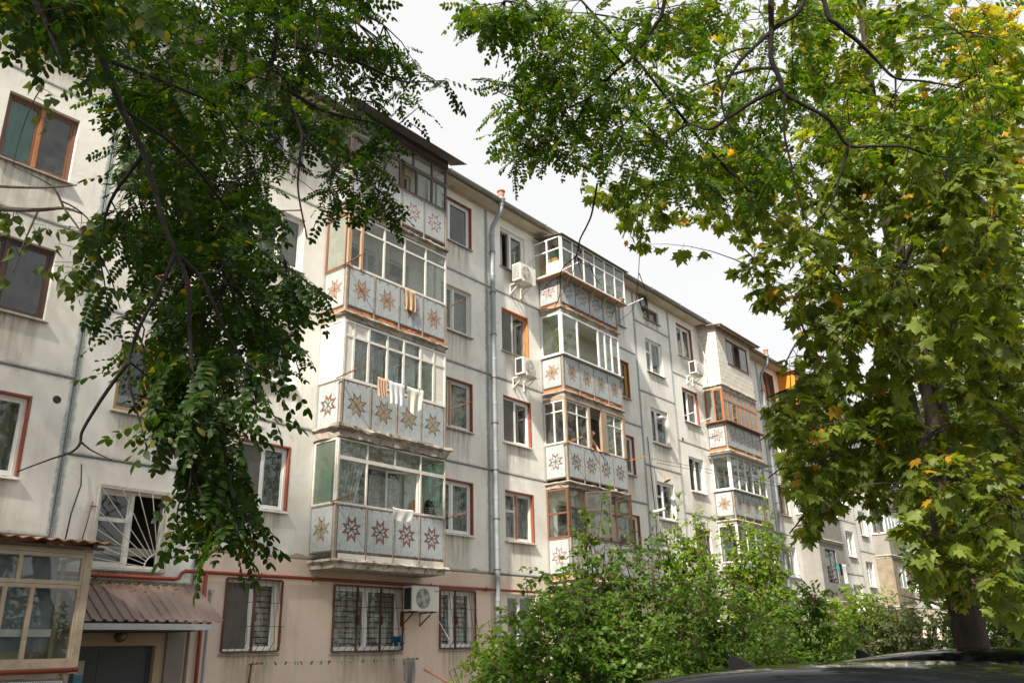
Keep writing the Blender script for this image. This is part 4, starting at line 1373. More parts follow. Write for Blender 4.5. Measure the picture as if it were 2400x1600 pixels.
BX4 = 19.36
b, x0, x1, yf, zs = boxed_balcony(BX4, 5, MT['orange_paint'], (BX4 + 3.2, BX4 + 5.2, S(5) + 1.0, S(5) + 2.1), 'wood_brown', 'bright orange boxed balcony at the roof edge')
m = MB(); m.box(x0 - .15, x1 + .3, -1.15, -.02, zs + 2.455, zs + 2.50); m.build('sheet_roof', MT['roof_dark'], b)
m = MB(); m.lathe((x0 + .1, -.5, zs + 2.5), (0, 0, 1), [(0, .14), (.05, .14), (.16, .04), (.2, .015), (.3, .01)], 10); m.build('finial', MT['rust'], b)
boxed_balcony(BX4, 4, MT['white_plaster'], None, 'wood_brown', 'plain white balcony below the orange one', False)
boxed_balcony(BX4, 3, MT['white_plaster'], None, 'pvc', 'white plastered balcony with plastic glazing behind the maple', False)
boxed_balcony(BX4, 2, MT['white_plaster'], (BX4 + 3.2, BX4 + 4.6, S(2) + .7, S(2) + 2.2), 'wood_black', 'white plastered boxed-in balcony with a tall dark window')
BX5 = 30.36
boxed_balcony(BX5, 3, MT['white_plaster'], None, 'pvc', 'far white balcony with flower pots on its sill', False)
boxed_balcony(BX5, 2, MT['stone'], (BX5 + 3.4, BX5 + 4.9, S(2) + .9, S(2) + 2.1), 'pvc', 'far balcony walled with rough brown stone')
boxed_balcony(BX5, 4, MT['white_plaster'], None, 'pvc', 'far white balcony hidden by leaves', False)

# ------------------------------------------------------------------ glazed ground floor porch
px0, px1, py = -15.1, -11.06, -1.5
m = MB(); m.box(px0, px1, py, -.005, .28, .42)
P_ = m.build('porch', MT['concrete_pale'], BLD, label='glazed ground floor porch with peeling frames and a rusty roof')
for i in range(4):
    place_panel('blue', .96, .92, (px0 + .06 + i * 1.0, py, .46), 0, P_)
m = MB(); m.box(px0, px1, py - .01, py + .06, 1.40, 1.52)
for i in range(5): m.box(px0 + i * .99, px0 + i * .99 + .06, py - .012, py + .05, .42, 1.4)
m.build('rail', MT['post'], P_)
glaze(P_, (px0, py + .02), (1, 0), px1 - px0, 1.60, 2.66, [.14, .29, .44, .60, .74 - .0, .83], [], 'porch', bw=.055, dep=.07)
glaze(P_, (px0, py + .02), (1, 0), px1 - px0, 2.665, 3.10, [.25, .5, .775], [], 'porch', bw=.055, dep=.07)
m = MB(); m.box(px1 - .02, px1 + .09, py - .03, py + .08, 1.45, 3.12); m.box(px0, px1 + .085, py - .028, py + .078, 1.523, 1.598); m.box(px0, px1 + .085, py - .028, py + .078, 3.103, 3.17)
m.build('porch_post', MT['porch'], P_)
glaze(P_, (px1 + .03, py + .08), (0, 1), 1.38, 1.60, 3.10, [.5], [.7], 'porch', bw=.05, default='glass_dirty')
m = MB(); m.box(px1 - .01, px1 + .03, py + .08, -.02, .42, 1.59); m.build('side_board', MT['board'], P_)
curtain(P_, (px0, py + .14), (1, 0), 2.2, 3.72, 1.75, 3.05, 0, MT['curtain_blue'], .02, 9)
curtain(P_, (px0, py + .14), (1, 0), .1, 2.1, 1.75, 3.05, 0, MT['curtain_blue'], .02, 9)
m = MB(); m.box(px0 + .1, px1 - .3, py + .10, py + .11, 1.95, 2.05); m.build('curtain_hem', MT['cl_white'], P_)
m = MB()
V, F = [], []
n = 96
for yy, zz_ in ((-.02, 3.42), (-1.74, 3.27)):
    for i in range(n + 1):
        V.append((px0 - .2 + (px1 + .36 - px0 + .2) * i / n, yy + random.uniform(-.01, .01), zz_ + .018 * math.sin(i * math.pi / 2.0) + random.uniform(-.004, .004)))
for i in range(n): F.append((i, i + 1, n + 2 + i, n + 1 + i))
m.add(V, F); m.add([(a, b_, c - .01) for a, b_, c in V], [f[::-1] for f in F])
m.add(V[n + 1:] + [(a, b_, c - .01) for a, b_, c in V[n + 1:]], [(i, i + 1, n + 2 + i, n + 1 + i) for i in range(n)])
m.build('rusty_roof', MT['rust'], P_)
m = MB()
for i in range(7): m.bar((px0 + i * .68, -.1, 3.32), (px0 + i * .68, -1.66, 3.21), .06, .07)
m.bar((px0 - .1, -1.6, 3.185), (px1 + .2, -1.6, 3.185), .06, .035)
m.build('roof_batten', MT['wood_dark'], P_)

# ------------------------------------------------------------------ entrance canopy
cx0, cx1 = -10.74, -8.50
CN = thing('entrance_canopy', (-9.6, -.5, 2.1), 'brown ribbed metal canopy over the grey entrance door', 'canopy')
m = MB()
prof = []
x = cx0
k = 0
while x < cx1 - .001:
    w = .172
    for du, dz in ((0, 0), (.095, 0), (.112, .028), (.155, .028)):
        prof.append((x + du, dz))
    x += w
prof.append((cx1, 0))
V = []
back, front = (-.02, 2.87), (-1.06, 2.19)
for yy, zz_ in (back, front):
    for xx, dz in prof: V.append((xx, yy + random.uniform(-.004, .004) * (yy < -.5), zz_ + dz))
n = len(prof)
F = [(n + i, n + i + 1, i + 1, i) for i in range(n - 1)]
m.add(V, F); m.add([(a, b_, c - .006) for a, b_, c in V], [f[::-1] for f in F])
m.add(V[n:] + [(a, b_, c - .006) for a, b_, c in V[n:]], [(n + i, n + i + 1, i + 1, i) for i in range(n - 1)])
m.build('ribbed_sheet', MT['canopy'], CN)
m = MB(); m.box(cx0, cx1, -1.06, -1.03, 2.06, 2.155); m.box(cx0, cx1 - .002, -1.0, -.95, 2.07, 2.14); m.build('fascia', MT['fascia'], CN)
m = MB(); m.box(cx0 + .02, cx1 - .3, -.945, -.06, 2.04, 2.06); m.build('soffit_board', MT['wood_dark'], CN)
for xx in (cx0 + .05, cx1 - .08):
    m = MB(); m.bar((xx, -.06, 2.82), (xx, -1.02, 2.17), .05, .04); m.bar((xx, -.03, 2.1), (xx, -.03, 2.83), .04, .05); m.bar((xx, -.06, 2.1), (xx, -1.0, 2.1), .04, .04)
    m.build('bracket', MT['iron'], CN)
# fallen leaves and litter lying along the top of the canopy
lm = MB()
for i in range(70):
    xx = random.uniform(cx0 + .1, cx1 - .1); t = abs(random.gauss(0, .16))
    t = min(t, .9)
    yy, zz_ = -.06 - t * .98, 2.87 - .655 * (t * .98 + .04) + .032
    s = random.uniform(.015, .04); a = random.uniform(0, 6.28)
    lm.add([(xx + s * math.cos(a + q * 1.57), yy + s * .8 * math.sin(a + q * 1.57), zz_ + random.uniform(-.003, .02)) for q in range(4)], [(0, 1, 2, 3)])
lm.build('fallen_leaves', MT['lf_maple2'], kind='stuff', label='dry leaves lying along the top of the brown canopy', cat='leaves')
# lamp over the door
LP_ = thing('door_lamp', (-9.62, 0, 1.95), 'round dark lamp on the wall above the grey entrance door', 'lamp')
m = MB(); m.lathe((-9.62, -.005, 1.99), (0, -1, 0), [(0, .10), (.03, .10), (.05, .085), (.10, .085), (.12, .05)], 14); m.build('housing', MT['iron'], LP_, smooth=False)
m = MB(); m.lathe((-9.62, -.125, 1.99), (0, -1, 0), [(0, .05), (.02, .045), (.03, .001)], 12); m.build('lens', MT['glass_frost'], LP_)

# ------------------------------------------------------------------ gas pipes
GP = thing('gas_pipe', (-8.2, -.1, 3.07), 'long orange gas pipe running along the pink wall', 'pipe')
m = MB()
m.tube([(-11.03, -.10, 2.95), (-8.80, -.10, 2.95), (-8.72, -.10, 2.97), (-8.68, -.10, 3.05), (-8.60, -.10, 3.10), (-8.30, -.10, 3.10), (8.2, -.10, 3.09)], .034, 10)
m.build('main_run', MT['gas'], GP, smooth=True)
m = MB(); m.tube([(-8.18, -.10, 3.08), (-8.18, -.10, GZ + .03)], .034, 10); m.build('riser', MT['gas'], GP, smooth=True)
for xx in (-10.2, -7.0, -5.7, -2.3, -.3, 1.2, 3.3, 6.0):
    zz_ = 2.95 if xx < -8.8 else 3.10
    m = MB(); m.bar((xx, -.10, zz_ - .045), (xx, .0, zz_ - .045), .02, .02); m.bar((xx, -.135, zz_ - .05), (xx, -.135, zz_ + .05), .012, .02)
    m.build('bracket', MT['iron'], GP)
GP2 = thing('gas_pipe', (-12, -1.6, 1.47), 'short orange pipe in front of the glazed porch', 'pipe')
m = MB(); m.tube([(-15.2, -1.60, 1.455), (-11.0, -1.60, 1.50)], .034, 10); m.build('pipe_run', MT['gas'], GP2, smooth=True)
m = MB(); m.bar((-13.0, -1.6, 1.42), (-13.0, -1.51, 1.42), .02, .02); m.bar((-11.2, -1.6, 1.44), (-11.2, -1.51, 1.44), .02, .02); m.build('bracket', MT['iron'], GP2)
m = MB(); m.tube([(-8.02, -.06, 2.75), (-8.02, -.06, GZ)], .022, 8); m.box(-8.06, -7.98, -.1, -.04, 2.75, 2.8)
m.build('conduit', MT['fascia'], label='thin grey conduit beside the orange riser', cat='pipe')

# ------------------------------------------------------------------ window grilles
def grille(hole, yo, label, cx, n=8, gates=()):
    x0, x1, z0, z1 = hole
    yf = -.035 if x0 < 0 else 0
    G = thing('window_grille', ((x0 + x1) / 2, yf, z0), label, 'grille', 'brown window grilles on the pink wall')
    m = MB()
    m.bar((x0 - .015, yf - .03, z0), (x0 - .015, yf - .03, z1), .035, .03); m.bar((x1 + .015, yf - .03, z0), (x1 + .015, yf - .03, z1), .035, .03)
    m.bar((x0, yf - .03, z1 + .005), (x1, yf - .03, z1 + .005), .03, .035); m.bar((x0, yf - .03, z0), (x1, yf - .03, z0), .03, .03)
    for gx in gates:
        m.bar((gx, yf - .033, z0), (gx, yf - .033, z1), .045, .035)
        m.bar((gx, yf - .06, (z0 + z1) / 2 - .12), (gx, yf - .06, (z0 + z1) / 2 + .06), .1, .03)
    m.build('frame', MT['grille'], G)
    for i in range(n):
        xx = x0 + (x1 - x0) * (i + .5) / n
        pts = [(xx, yf - .05, z1)]
        for t in np.linspace(0, 1, 9):
            zz_ = z1 - .02 - t * (z1 - z0 - .03)
            bulge = .17 * min(1, t * 1.25) * (1 if t < .85 else math.cos((t - .85) / .15 * 1.45))
            pts.append((xx, yf - .05 - bulge, zz_))
        m = MB(); m.tube(pts, .0065, 5); m.build('bar', MT['grille'], G)
    for t in (.33, .66):
        zz_ = z1 - t * (z1 - z0)
        m = MB(); yy = yf - .058 - .17 * min(1, t * 1.25)
        m.tube([(x0 - .01, yf - .04, zz_), (x0 + .01, yy, zz_), (x1 - .01, yy, zz_), (x1 + .01, yf - .04, zz_)], .006, 5); m.build('cross_bar', MT['grille'], G)


hs = HOLES[(1, 1)]
grille(hs[0], 0, 'brown bellied grille on the pink wall window nearest the canopy', 0, 8, [hs[0][0] + .62])
grille(hs[2], 0, 'wide brown bellied grille under the lowest balcony', 0, 11, [hs[2][0] + .62, hs[2][0] + 1.3])
grille(hs[1], 0, 'brown bellied grille beside the air conditioner and downpipe', 0, 7, [hs[1][0] + .5])
x0, x1, z0, z1 = SHOLES[(0, 1)]
G = thing('window_grille', (x0, 0, z0), 'white sunray grille on the window above the canopy', 'grille')
m = MB()
for p, q in (((x0 - .03, -.06, z0 - .03), (x0 - .03, -.06, z1 + .03)), ((x1 + .03, -.06, z0 - .03), (x1 + .03, -.06, z1 + .03)), ((x0 - .03, -.06, z1 + .03), (x1 + .03, -.06, z1 + .03)), ((x0 - .03, -.06, z0 - .03), (x1 + .03, -.06, z0 - .03)), ((x1 - .06, -.06, z0 - .03), (x1 - .06, -.06, z1 + .03))):
    m.bar(p, q, .028, .028)
m.build('frame', MT['white_iron'], G)
ox, oz = x1 - .08, z0 + .0
for i in range(9):
    a = R_(92 + i * 10.2)
    tx, tz = math.cos(a), math.sin(a)
    tmax = min((ox - x0) / max(1e-6, -tx) if tx < 0 else 9, (z1 - oz) / max(1e-6, tz) if tz > 0 else 9)
    m = MB(); m.tube([(ox + tx * .28, -.062, oz + tz * .28), (ox + tx * tmax, -.062, oz + tz * tmax)], .008, 5); m.build('bar', MT['white_iron'], G)
m = MB(); m.tube([(ox + .28 * math.cos(R_(90 + t * 11)), -.062, oz + .28 * math.sin(R_(90 + t * 11))) for t in range(9)], .012, 5); m.build('arc', MT['white_iron'], G)
for q in (.25, .75):
    for xx, s in ((x0 - .03, -1), (x1 + .03, 1)):
        m = MB(); m.bar((xx, -.06, z0 + q * 1.3), (xx + s * .09, -.01, z0 + q * 1.3), .02, .02); m.build('fixing', MT['iron'], G)


# ------------------------------------------------------------------ air conditioners
def aircon(x0, z0, label, w=.78, h=.54, dark=False, mark=False, louvre=True):
    A = thing('air_conditioner', (x0 + w / 2, -.35, z0), label, 'air conditioner', 'outdoor air conditioner units')
    y0, y1 = -.52, -.22
    m = MB()
    r = .02
    m.add([(x0 + r, y0, z0), (x0 + w - r, y0, z0), (x0 + w, y0 + r, z0), (x0 + w, y1, z0), (x0, y1, z0), (x0, y0 + r, z0),
           (x0 + r, y0, z0 + h), (x0 + w - r, y0, z0 + h), (x0 + w, y0 + r, z0 + h), (x0 + w, y1, z0 + h), (x0, y1, z0 + h), (x0, y0 + r, z0 + h)],
          [(5, 4, 3, 2, 1, 0), (6, 7, 8, 9, 10, 11), (0, 1, 7, 6), (1, 2, 8, 7), (2, 3, 9, 8), (3, 4, 10, 9), (4, 5, 11, 10), (5, 0, 6, 11)])
    c = m.build('casing', MT['ac'], A)
    fx, fz, fr = x0 + w * .38, z0 + h * .5, h * .40
    m = MB(); m.add([(fx + fr * math.cos(t * math.pi / 12), y0 - .004, fz + fr * math.sin(t * math.pi / 12)) for t in range(24)], [tuple(range(23, -1, -1))]); m.build('fan_opening', MT['ac_dark'], A)
    m = MB()
    for q in range(4):
        a = q * math.pi / 2 + .4
        m.add([(fx, y0 - .008, fz), (fx + fr * .9 * math.cos(a - .45), y0 - .007, fz + fr * .9 * math.sin(a - .45)), (fx + fr * .95 * math.cos(a), y0 - .012, fz + fr * .95 * math.sin(a)), (fx + fr * .85 * math.cos(a + .35), y0 - .014, fz + fr * .85 * math.sin(a + .35))], [(0, 3, 2, 1)])
    m.lathe((fx, y0 - .006, fz), (0, -1, 0), [(0, .06), (.015, .055), (.02, .001)], 12)
    m.build('fan', MT['fascia'], A)
    m = MB()
    for q in (1.0, .78, .56, .34):
        m.tube([(fx + fr * q * math.cos(t * math.pi / 12), y0 - .022, fz + fr * q * math.sin(t * math.pi / 12)) for t in range(25)], .004, 4, cap=False)
    for q in range(8):
        a = q * math.pi / 8
        m.bar((fx - fr * math.cos(a), y0 - .025, fz - fr * math.sin(a)), (fx + fr * math.cos(a), y0 - .025, fz + fr * math.sin(a)), .005, .005, up=(0, 1, 0))
    m.build('fan_guard', MT['ac'], A)
    m = MB()
    if louvre:
        for i in range(5):
            for j in range(9):
                m.quad((x0 - .002, y0 + .05 + i * .05, z0 + .05 + j * .05), (x0 - .002, y0 + .05 + i * .05 + .036, z0 + .05 + j * .05), (x0 - .002, y0 + .05 + i * .05 + .036, z0 + .05 + j * .05 + .034), (x0 - .002, y0 + .05 + i * .05, z0 + .05 + j * .05 + .034))
    else:
        m.quad((x0 - .002, y0 + .05, z0 + .04), (x0 - .002, y1 - .03, z0 + .04), (x0 - .002, y1 - .03, z0 + h - .04), (x0 - .002, y0 + .05, z0 + h - .04))
    m.build('side_fins', MT['ac_fin'], A)
    for xx in (x0 + .14, x0 + w - .14):
        m = MB(); m.bar((xx, -.002, z0 - .02), (xx, -.54, z0 - .02), .035, .035); m.bar((xx, -.02, z0 - .32), (xx, -.02, z0), .035, .03); m.bar((xx, -.03, z0 - .30), (xx, -.40, z0 - .045), .025, .025)
        m.build('bracket', MT['ac'] if not dark else MT['iron'], A)
    if mark:
        m = MB(); m.box(x0 + w * .80, x0 + w * .95, y0 - .003, y0 - .001, z0 + h * .80, z0 + h * .835); m.build('blue_mark', MT['blue_mark'], A)
    return A


aircon(.95, 12.0, 'air conditioner under the top window between downpipe and glass balcony')
aircon(.98, 9.06, 'air conditioner under the orange edged window beside the downpipe', louvre=False, h=.5)
aircon(-3.28, 2.50, 'air conditioner on the pink wall with a drooping white hose', dark=True, mark=True, louvre=False, w=.86)
aircon(12.02, 11.72, 'air conditioner beside the white block balcony', louvre=False, w=.74, h=.5)
m = MB(); m.tube([(-2.75, -.45, 2.48), (-2.6, -.5, 2.42), (-2.4, -.52, 2.25), (-2.1, -.54, 1.88)], [.006, .009, .011, .012], 6)
m.build('drain_hose', MT['cable_white'], label='white drain hose drooping from the air conditioner on the pink wall', cat='hose')
m = MB(); m.tube([(1.9, -.1, 12.55), (1.98, -.12, 12.9), (2.12, -.08, 13.15), (2.22, -.02, 13.2)], .022, 6); m.build('cable', MT['cable_white'], label='insulated pipe curving up from the top air conditioner', cat='pipe')
m = MB(); m.tube([(12.8, -.2, 12.1), (13.1, -.35, 12.2), (13.35, -.3, 12.8), (13.4, -.15, 13.4), (13.25, -.02, 13.6)], .018, 6); m.build('cable', MT['cable_white'], label='white hose looping over the white block wall', cat='hose')
# ------------------------------------------------------------------ washing lines
def line_rack(xa, xb, y0, z, reach, nw, label, rise=.06, sag=.05, mat='iron', pegs=True, wall=False):
    Rk = thing('washing_line', ((xa + xb) / 2, y0, z), label, 'washing line')
    ends = []
    for xx in (xa, xb):
        m = MB()
        m.bar((xx, y0 + .12, z - .02), (xx, y0 - reach, z + rise), .025, .02)
        for i in range(nw):
            t = (i + .6) / nw
            m.lathe((xx, y0 - reach * t, z + rise * t - .005), (0, 0, 1), [(-.015, .005), (-.015, .02), (.03, .016), (.03, .004)], 7)
        if wall:
            m.bar((xx, y0 - .05, z), (xx, y0 - .01, z - .45), .025, .03)
        m.build('arm', MT[mat], Rk)
    for i in range(nw):
        t = (i + .6) / nw
        pts = [(xa + (xb - xa) * s, y0 - reach * t, z + rise * t + .012 - sag * 4 * s * (1 - s)) for s in np.linspace(0, 1, 9)]
        m = MB(); m.tube(pts, .0022, 4); m.build('wire', MT['rope'], Rk)
    return Rk


def wire_pt(xa, xb, y0, z, reach, nw, i, s, rise=.06, sag=.05):
    t = (i + .6) / nw
    return (xa + (xb - xa) * s, y0 - reach * t, z + rise * t + .012 - sag * 4 * s * (1 - s))


line_rack(-5.86, -2.40, -.82, 4.60, .58, 4, 'washing line on the balcony with black and red stars')
line_rack(-5.90, -2.35, -.84, 7.27, .62, 3, 'washing line with laundry on the balcony with green stars', rise=.04)
line_rack(-5.86, -2.42, -.82, 9.98, .5, 2, 'short washing line arms on the balcony with peach stars', rise=.05)
line_rack(2.50, 6.0, -.82, 7.24, .60, 4, 'orange armed washing line below the person', mat='wood_orange')
line_rack(2.40, 6.2, -1.12, 12.62, .55, 4, 'washing line outside the top glass balcony', mat='cable_white')
line_rack(13.45, 16.9, -.95, 9.95, .45, 3, 'washing line on the orange wood balcony', mat='wood_orange')
line_rack(-7.05, -3.0, -.04, 1.50, .42, 3, 'washing line with coloured pegs under the barred windows', rise=.0, sag=.015, wall=True)
line_rack(11.7, 13.0, -.03, 10.0, .45, 4, 'small washing line below the tilted window beside the orange balcony', mat='cable_white', sag=.02)
line_rack(22.2, 24.4, -.88, 5.0, .4, 2, 'far washing line on the white boxed-in balcony', sag=.02)


def cloth(name, p, w, h, mat, label, dirx=(1, 0), fold=.03, waves=3, back=.25, jag=.02, n=18, r=10):
    """a piece of laundry folded over a wire at p (left end); hangs h in front and back*h behind"""
    dx, dy = dirx
    nx, ny = dy, -dx
    rows = [(-back * h, -1)] if back else []
    V, F = [], []
    pr = []
    if back:
        pr += [(-.018, -back * h), (-.014, -back * h * .5), (-.006, -.01)]
    pr += [(0, .006)]
    for j in range(1, r + 1): pr.append((.012 + .0, -h * j / r))
    ph = random.uniform(0, 6)
    for a, (o, z) in enumerate(pr):
        d = max(0, -z / h)
        for i in range(n + 1):
            s = i / n
            wob = fold * d * math.sin(2 * math.pi * waves * s + ph + d * 1.3) if o > 0 else 0
            u = w * s + (.02 * math.sin(4 * d + ph) + (s - .5) * -.10 * d * w)
            zz_ = z + (jag * math.sin(s * 7 + ph) * d) - .02 * math.sin(math.pi * s) * (1 if o >= 0 else 0)
            V.append((p[0] + dx * u + nx * (o + wob), p[1] + dy * u + ny * (o + wob), p[2] + zz_))
    for a in range(len(pr) - 1):
        for i in range(n):
            q = a * (n + 1) + i
            F.append((q, q + 1, q + n + 2, q + n + 1))
    m = MB(); m.add(V, F)
    return m.build(name, MT[mat], smooth=True, label=label, cat='laundry')


q = lambda s, i=2: wire_pt(-5.90, -2.35, -.84, 7.27, .62, 3, i, s, .04)
cloth('hanging_towel', q(.17), .30, .42, 'cl_peach', 'peach towel hanging on the balcony line beside white laundry', waves=4)
cloth('hanging_shirt', q(.265), .48, .50, 'cl_white', 'white garment hanging between the peach towel and cream cloth', waves=3)
cloth('hanging_cloth', q(.41), .52, .56, 'cl_cream', 'cream sheer cloth with ragged hem hanging on the balcony line', waves=2, jag=.09, fold=.05)
cloth('draped_jacket', (-4.05, -.845, 9.97), .36, .56, 'cl_beige', 'beige cloth slung over the parapet with peach stars', waves=2, jag=.07, fold=.05, back=.15)
q = lambda s, i=1: wire_pt(-5.86, -2.40, -.82, 4.60, .58, 4, i, s)
cloth('crocheted_cloth', q(.40), .62, .26, 'cl_crochet', 'white crocheted cloth on the line above the black and red stars', waves=2, fold=.02)
q = lambda s, i=2: wire_pt(-7.05, -3.0, -.04, 1.50, .42, 3, i, s, 0, .015)
cloth('hanging_towel', q(.90), .34, .55, 'cl_grey', 'grey rag hanging from the pegged line on the pink wall', waves=1, fold=.03)
cloth('hanging_garment', (-3.62, -.30, 1.98), .24, .16, 'cl_teal', 'dark teal garment hooked on the wide window grille', waves=2, jag=.05, back=.6, fold=.06)
cloth('hanging_cloth', wire_pt(22.2, 24.4, -.88, 5.0, .4, 2, 1, .25, sag=.02), .22, .3, 'cl_turq', 'small turquoise cloth on the far white balcony line')
cloth('hanging_cloth', wire_pt(22.2, 24.4, -.88, 5.0, .4, 2, 1, .62, sag=.02), .5, .85, 'cl_white', 'white garment on the far white balcony line')
cloth('hanging_cloth', wire_pt(22.2, 24.4, -.88, 5.0, .4, 2, 1, .45, sag=.02), .22, .5, 'cl_black', 'black cloth on the far white balcony line')

# pegs on the pink wall line
pm = {}
count_ = {}
ORD = 'first second third fourth fifth sixth seventh eighth ninth tenth'.split()
for i, (s, w_, c) in enumerate([(.02, 2, 'turq'), (.055, 1, 'turq'), (.075, 2, 'brown'), (.10, 1, 'brown'), (.135, 2, 'brown'), (.165, 1, 'turq'), (.19, 2, 'turq'), (.205, 2, 'turq'), (.25, 1, 'brown'), (.285, 2, 'brown'), (.32, 1, 'green'), (.345, 2, 'turq'), (.375, 1, 'green'), (.40, 2, 'blue'), (.42, 1, 'brown'), (.47, 2, 'turq'), (.505, 1, 'turq'), (.535, 2, 'turq'), (.57, 1, 'blue'), (.605, 2, 'green'), (.645, 1, 'brown'), (.69, 2, 'brown'), (.74, 1, 'blue'), (.86, 1, 'blue')]):
    p = wire_pt(-7.05, -3.0, -.04, 1.50, .42, 3, w_, s, 0, .015)
    m = pm.get(c)
    if m is None:
        mm_ = MB()
        mm_.bar((-.006, 0, .02), (-.002, 0, -.055), .010, .012); mm_.bar((.006, 0, .02), (.002, 0, -.055), .010, .012); mm_.bar((-.009, 0, -.012), (.009, 0, -.012), .006, .006)
        m = pm[c] = mm_.mesh('clothes_peg', MT['peg_' + c])
    cn = {'turq': 'turquoise', 'green': 'green', 'brown': 'brown', 'blue': 'blue'}[c]
    o = link('clothes_peg', m, None, ORD[count_.get(c, 0)] + ' ' + cn + ' clothes peg from the left on the line below the barred windows', 'peg', 'clothes pegs on the pink wall line')
    count_[c] = count_.get(c, 0) + 1
    o.location = p
    o.rotation_euler = (random.uniform(-.9, .9), random.uniform(-.5, .5), random.uniform(-.6, .6))
for s, c, lb in ((.30, 'green', 'green clothes peg pinching the white garment on the balcony line'), (.42, 'green', 'green clothes peg at the left corner of the cream cloth'), (.385, 'green', 'green clothes peg between the white garment and cream cloth'), (.53, 'brown', 'brown clothes peg at the right corner of the cream cloth')):
    p = wire_pt(-5.90, -2.35, -.84, 7.27, .62, 3, 2, s, .04)
    o = link('clothes_peg', pm[c], None, lb, 'peg', 'clothes pegs on the balcony line')
    o.location = (p[0], p[1], p[2] + .01)
# bags and coat inside the lowest balcony
m = MB(); m.tube([(-3.25, -.5, 4.95), (-3.25, -.5, 4.85), (-3.28, -.5, 4.6), (-3.3, -.5, 4.3)], [.03, .13, .17, .16], 10); m.build('hanging_bag', MT['cl_brown'], smooth=True, label='brown bag hanging inside the lowest balcony', cat='bag')
m = MB(); m.tube([(-2.86, -.55, 5.0), (-2.84, -.55, 4.93), (-2.82, -.55, 4.75), (-2.78, -.55, 4.5)], [.02, .10, .14, .12], 10); m.build('hanging_bag', MT['cl_black'], smooth=True, label='black plastic bag hanging inside the lowest balcony', cat='bag')
# things inside the top glass balcony
CB = thing('wardrobe', (2.75, -.35, 11.5), 'amber wardrobe inside the top glass balcony', 'wardrobe')
m = MB(); m.box(2.66, 3.40, -.66, -.06, 11.55, 13.28); m.build('carcass', MT['amber'], CB)
for i in range(2):
    m = MB(); m.box(2.68 + i * .36, 3.02 + i * .36, -.68, -.662, 11.7, 13.25); m.build('door', MT['amber'], CB)
m = MB(); m.box(2.645, 2.658, -.64, -.38, 12.55, 13.2); m.box(2.645, 2.658, -.34, -.08, 12.55, 13.2); m.build('side_panel', MT['amber'], CB)
m = MB(); m.lathe((2.95, -.55, 13.3), (0, 0, 1), [(0, .05), (.02, .28), (.16, .30), (.18, .31), (.10, .26), (.03, .04)], 16); m.build('plastic_basin', MT['green_plastic'], smooth=True, label='green plastic basin on top of the amber wardrobe', cat='basin')
m = MB(); m.box(2.32, 2.40, -.98, -.5, 12.6, 12.95)
for i in range(4): m.box(2.315, 2.40, -.99, -.49, 12.63 + i * .075, 12.66 + i * .075)
m.build('crate', MT['board'], label='pale slatted crate behind the side glass of the top balcony', cat='crate')
m = MB(); m.tube([(2.40, -1.0, 12.62), (2.55, -.95, 12.72), (2.75, -.9, 12.75), (2.9, -.9, 12.65)], [.05, .1, .09, .04], 8); m.build('cloth_bundle', MT['cl_white'], smooth=True, label='white bundle in the corner of the top glass balcony', cat='bundle')
m = MB(); m.lathe((5.75, -1.02, 12.57), (0, 0, 1), [(0, .12), (.10, .17), (.11, .16), (.02, .1), (.02, .001)], 14); m.build('basket', MT['wood_raw'], label='wicker basket at the right end of the top glass balcony', cat='basket')


# houseplant inside the white plastic balcony
PL = thing('houseplant', (2.95, -.5, 9.9), 'tall spiky houseplant behind the balcony glass', 'plant')
m = MB(); m.lathe((2.95, -.5, 9.85), (0, 0, 1), [(0, .11), (.22, .15), (.23, .14), (.2, .001)], 14); m.build('pot', MT['cl_white'], PL)
m = MB(); m.tube([(2.95, -.5, 10.05), (2.97, -.5, 10.5), (2.94, -.5, 10.9)], [.02, .018, .012], 6); m.build('stem', MT['twig'], PL)
m = MB()
for i in range(120):
    z = random.uniform(10.1, 11.0); a = random.uniform(0, 6.28); Lf = random.uniform(.2, .42)
    ca, sa = math.cos(a), math.sin(a)
    base = Vector((2.95, -.5, z)); mid = base + Vector((ca * Lf * .5, sa * Lf * .4, .12)); tip = base + Vector((ca * Lf, sa * Lf * .7, -.08))
    pr_ = Vector((-sa, ca, 0)) * .014
    m.add([base - pr_ * .5, base + pr_ * .5, mid + pr_, tip, mid - pr_], [(0, 1, 2, 4), (4, 2, 3)])
m.build('leaves', MT['lf_shrub2'], PL)
for xx, lab in ((2.75, 'terracotta flower pot in the brown framed balcony corner'), (3.05, 'second terracotta flower pot in the brown framed balcony')):
    F_ = thing('flower_pot', (xx, -.70, 4.57), lab, 'flower pot')
    m = MB(); m.lathe((xx, -.68, 4.565), (0, 0, 1), [(0, .07), (.12, .10), (.15, .105), (.15, .095), (.12, .001)], 12); m.build('pot', MT['terracotta'], F_)
    m = MB()
    for i in range(30):
        a = random.uniform(0, 6.28); r = random.uniform(.03, .14); z = random.uniform(.15, .35)
        c = Vector((xx + r * math.cos(a), -.68 + r * math.sin(a), 4.565 + z)); s = .035
        m.add([c + Vector((random.uniform(-s, s), random.uniform(-s, s), random.uniform(-s, s))) for _ in range(3)], [(0, 1, 2)])
    m.build('leaves', MT['lf_shrub'], F_)
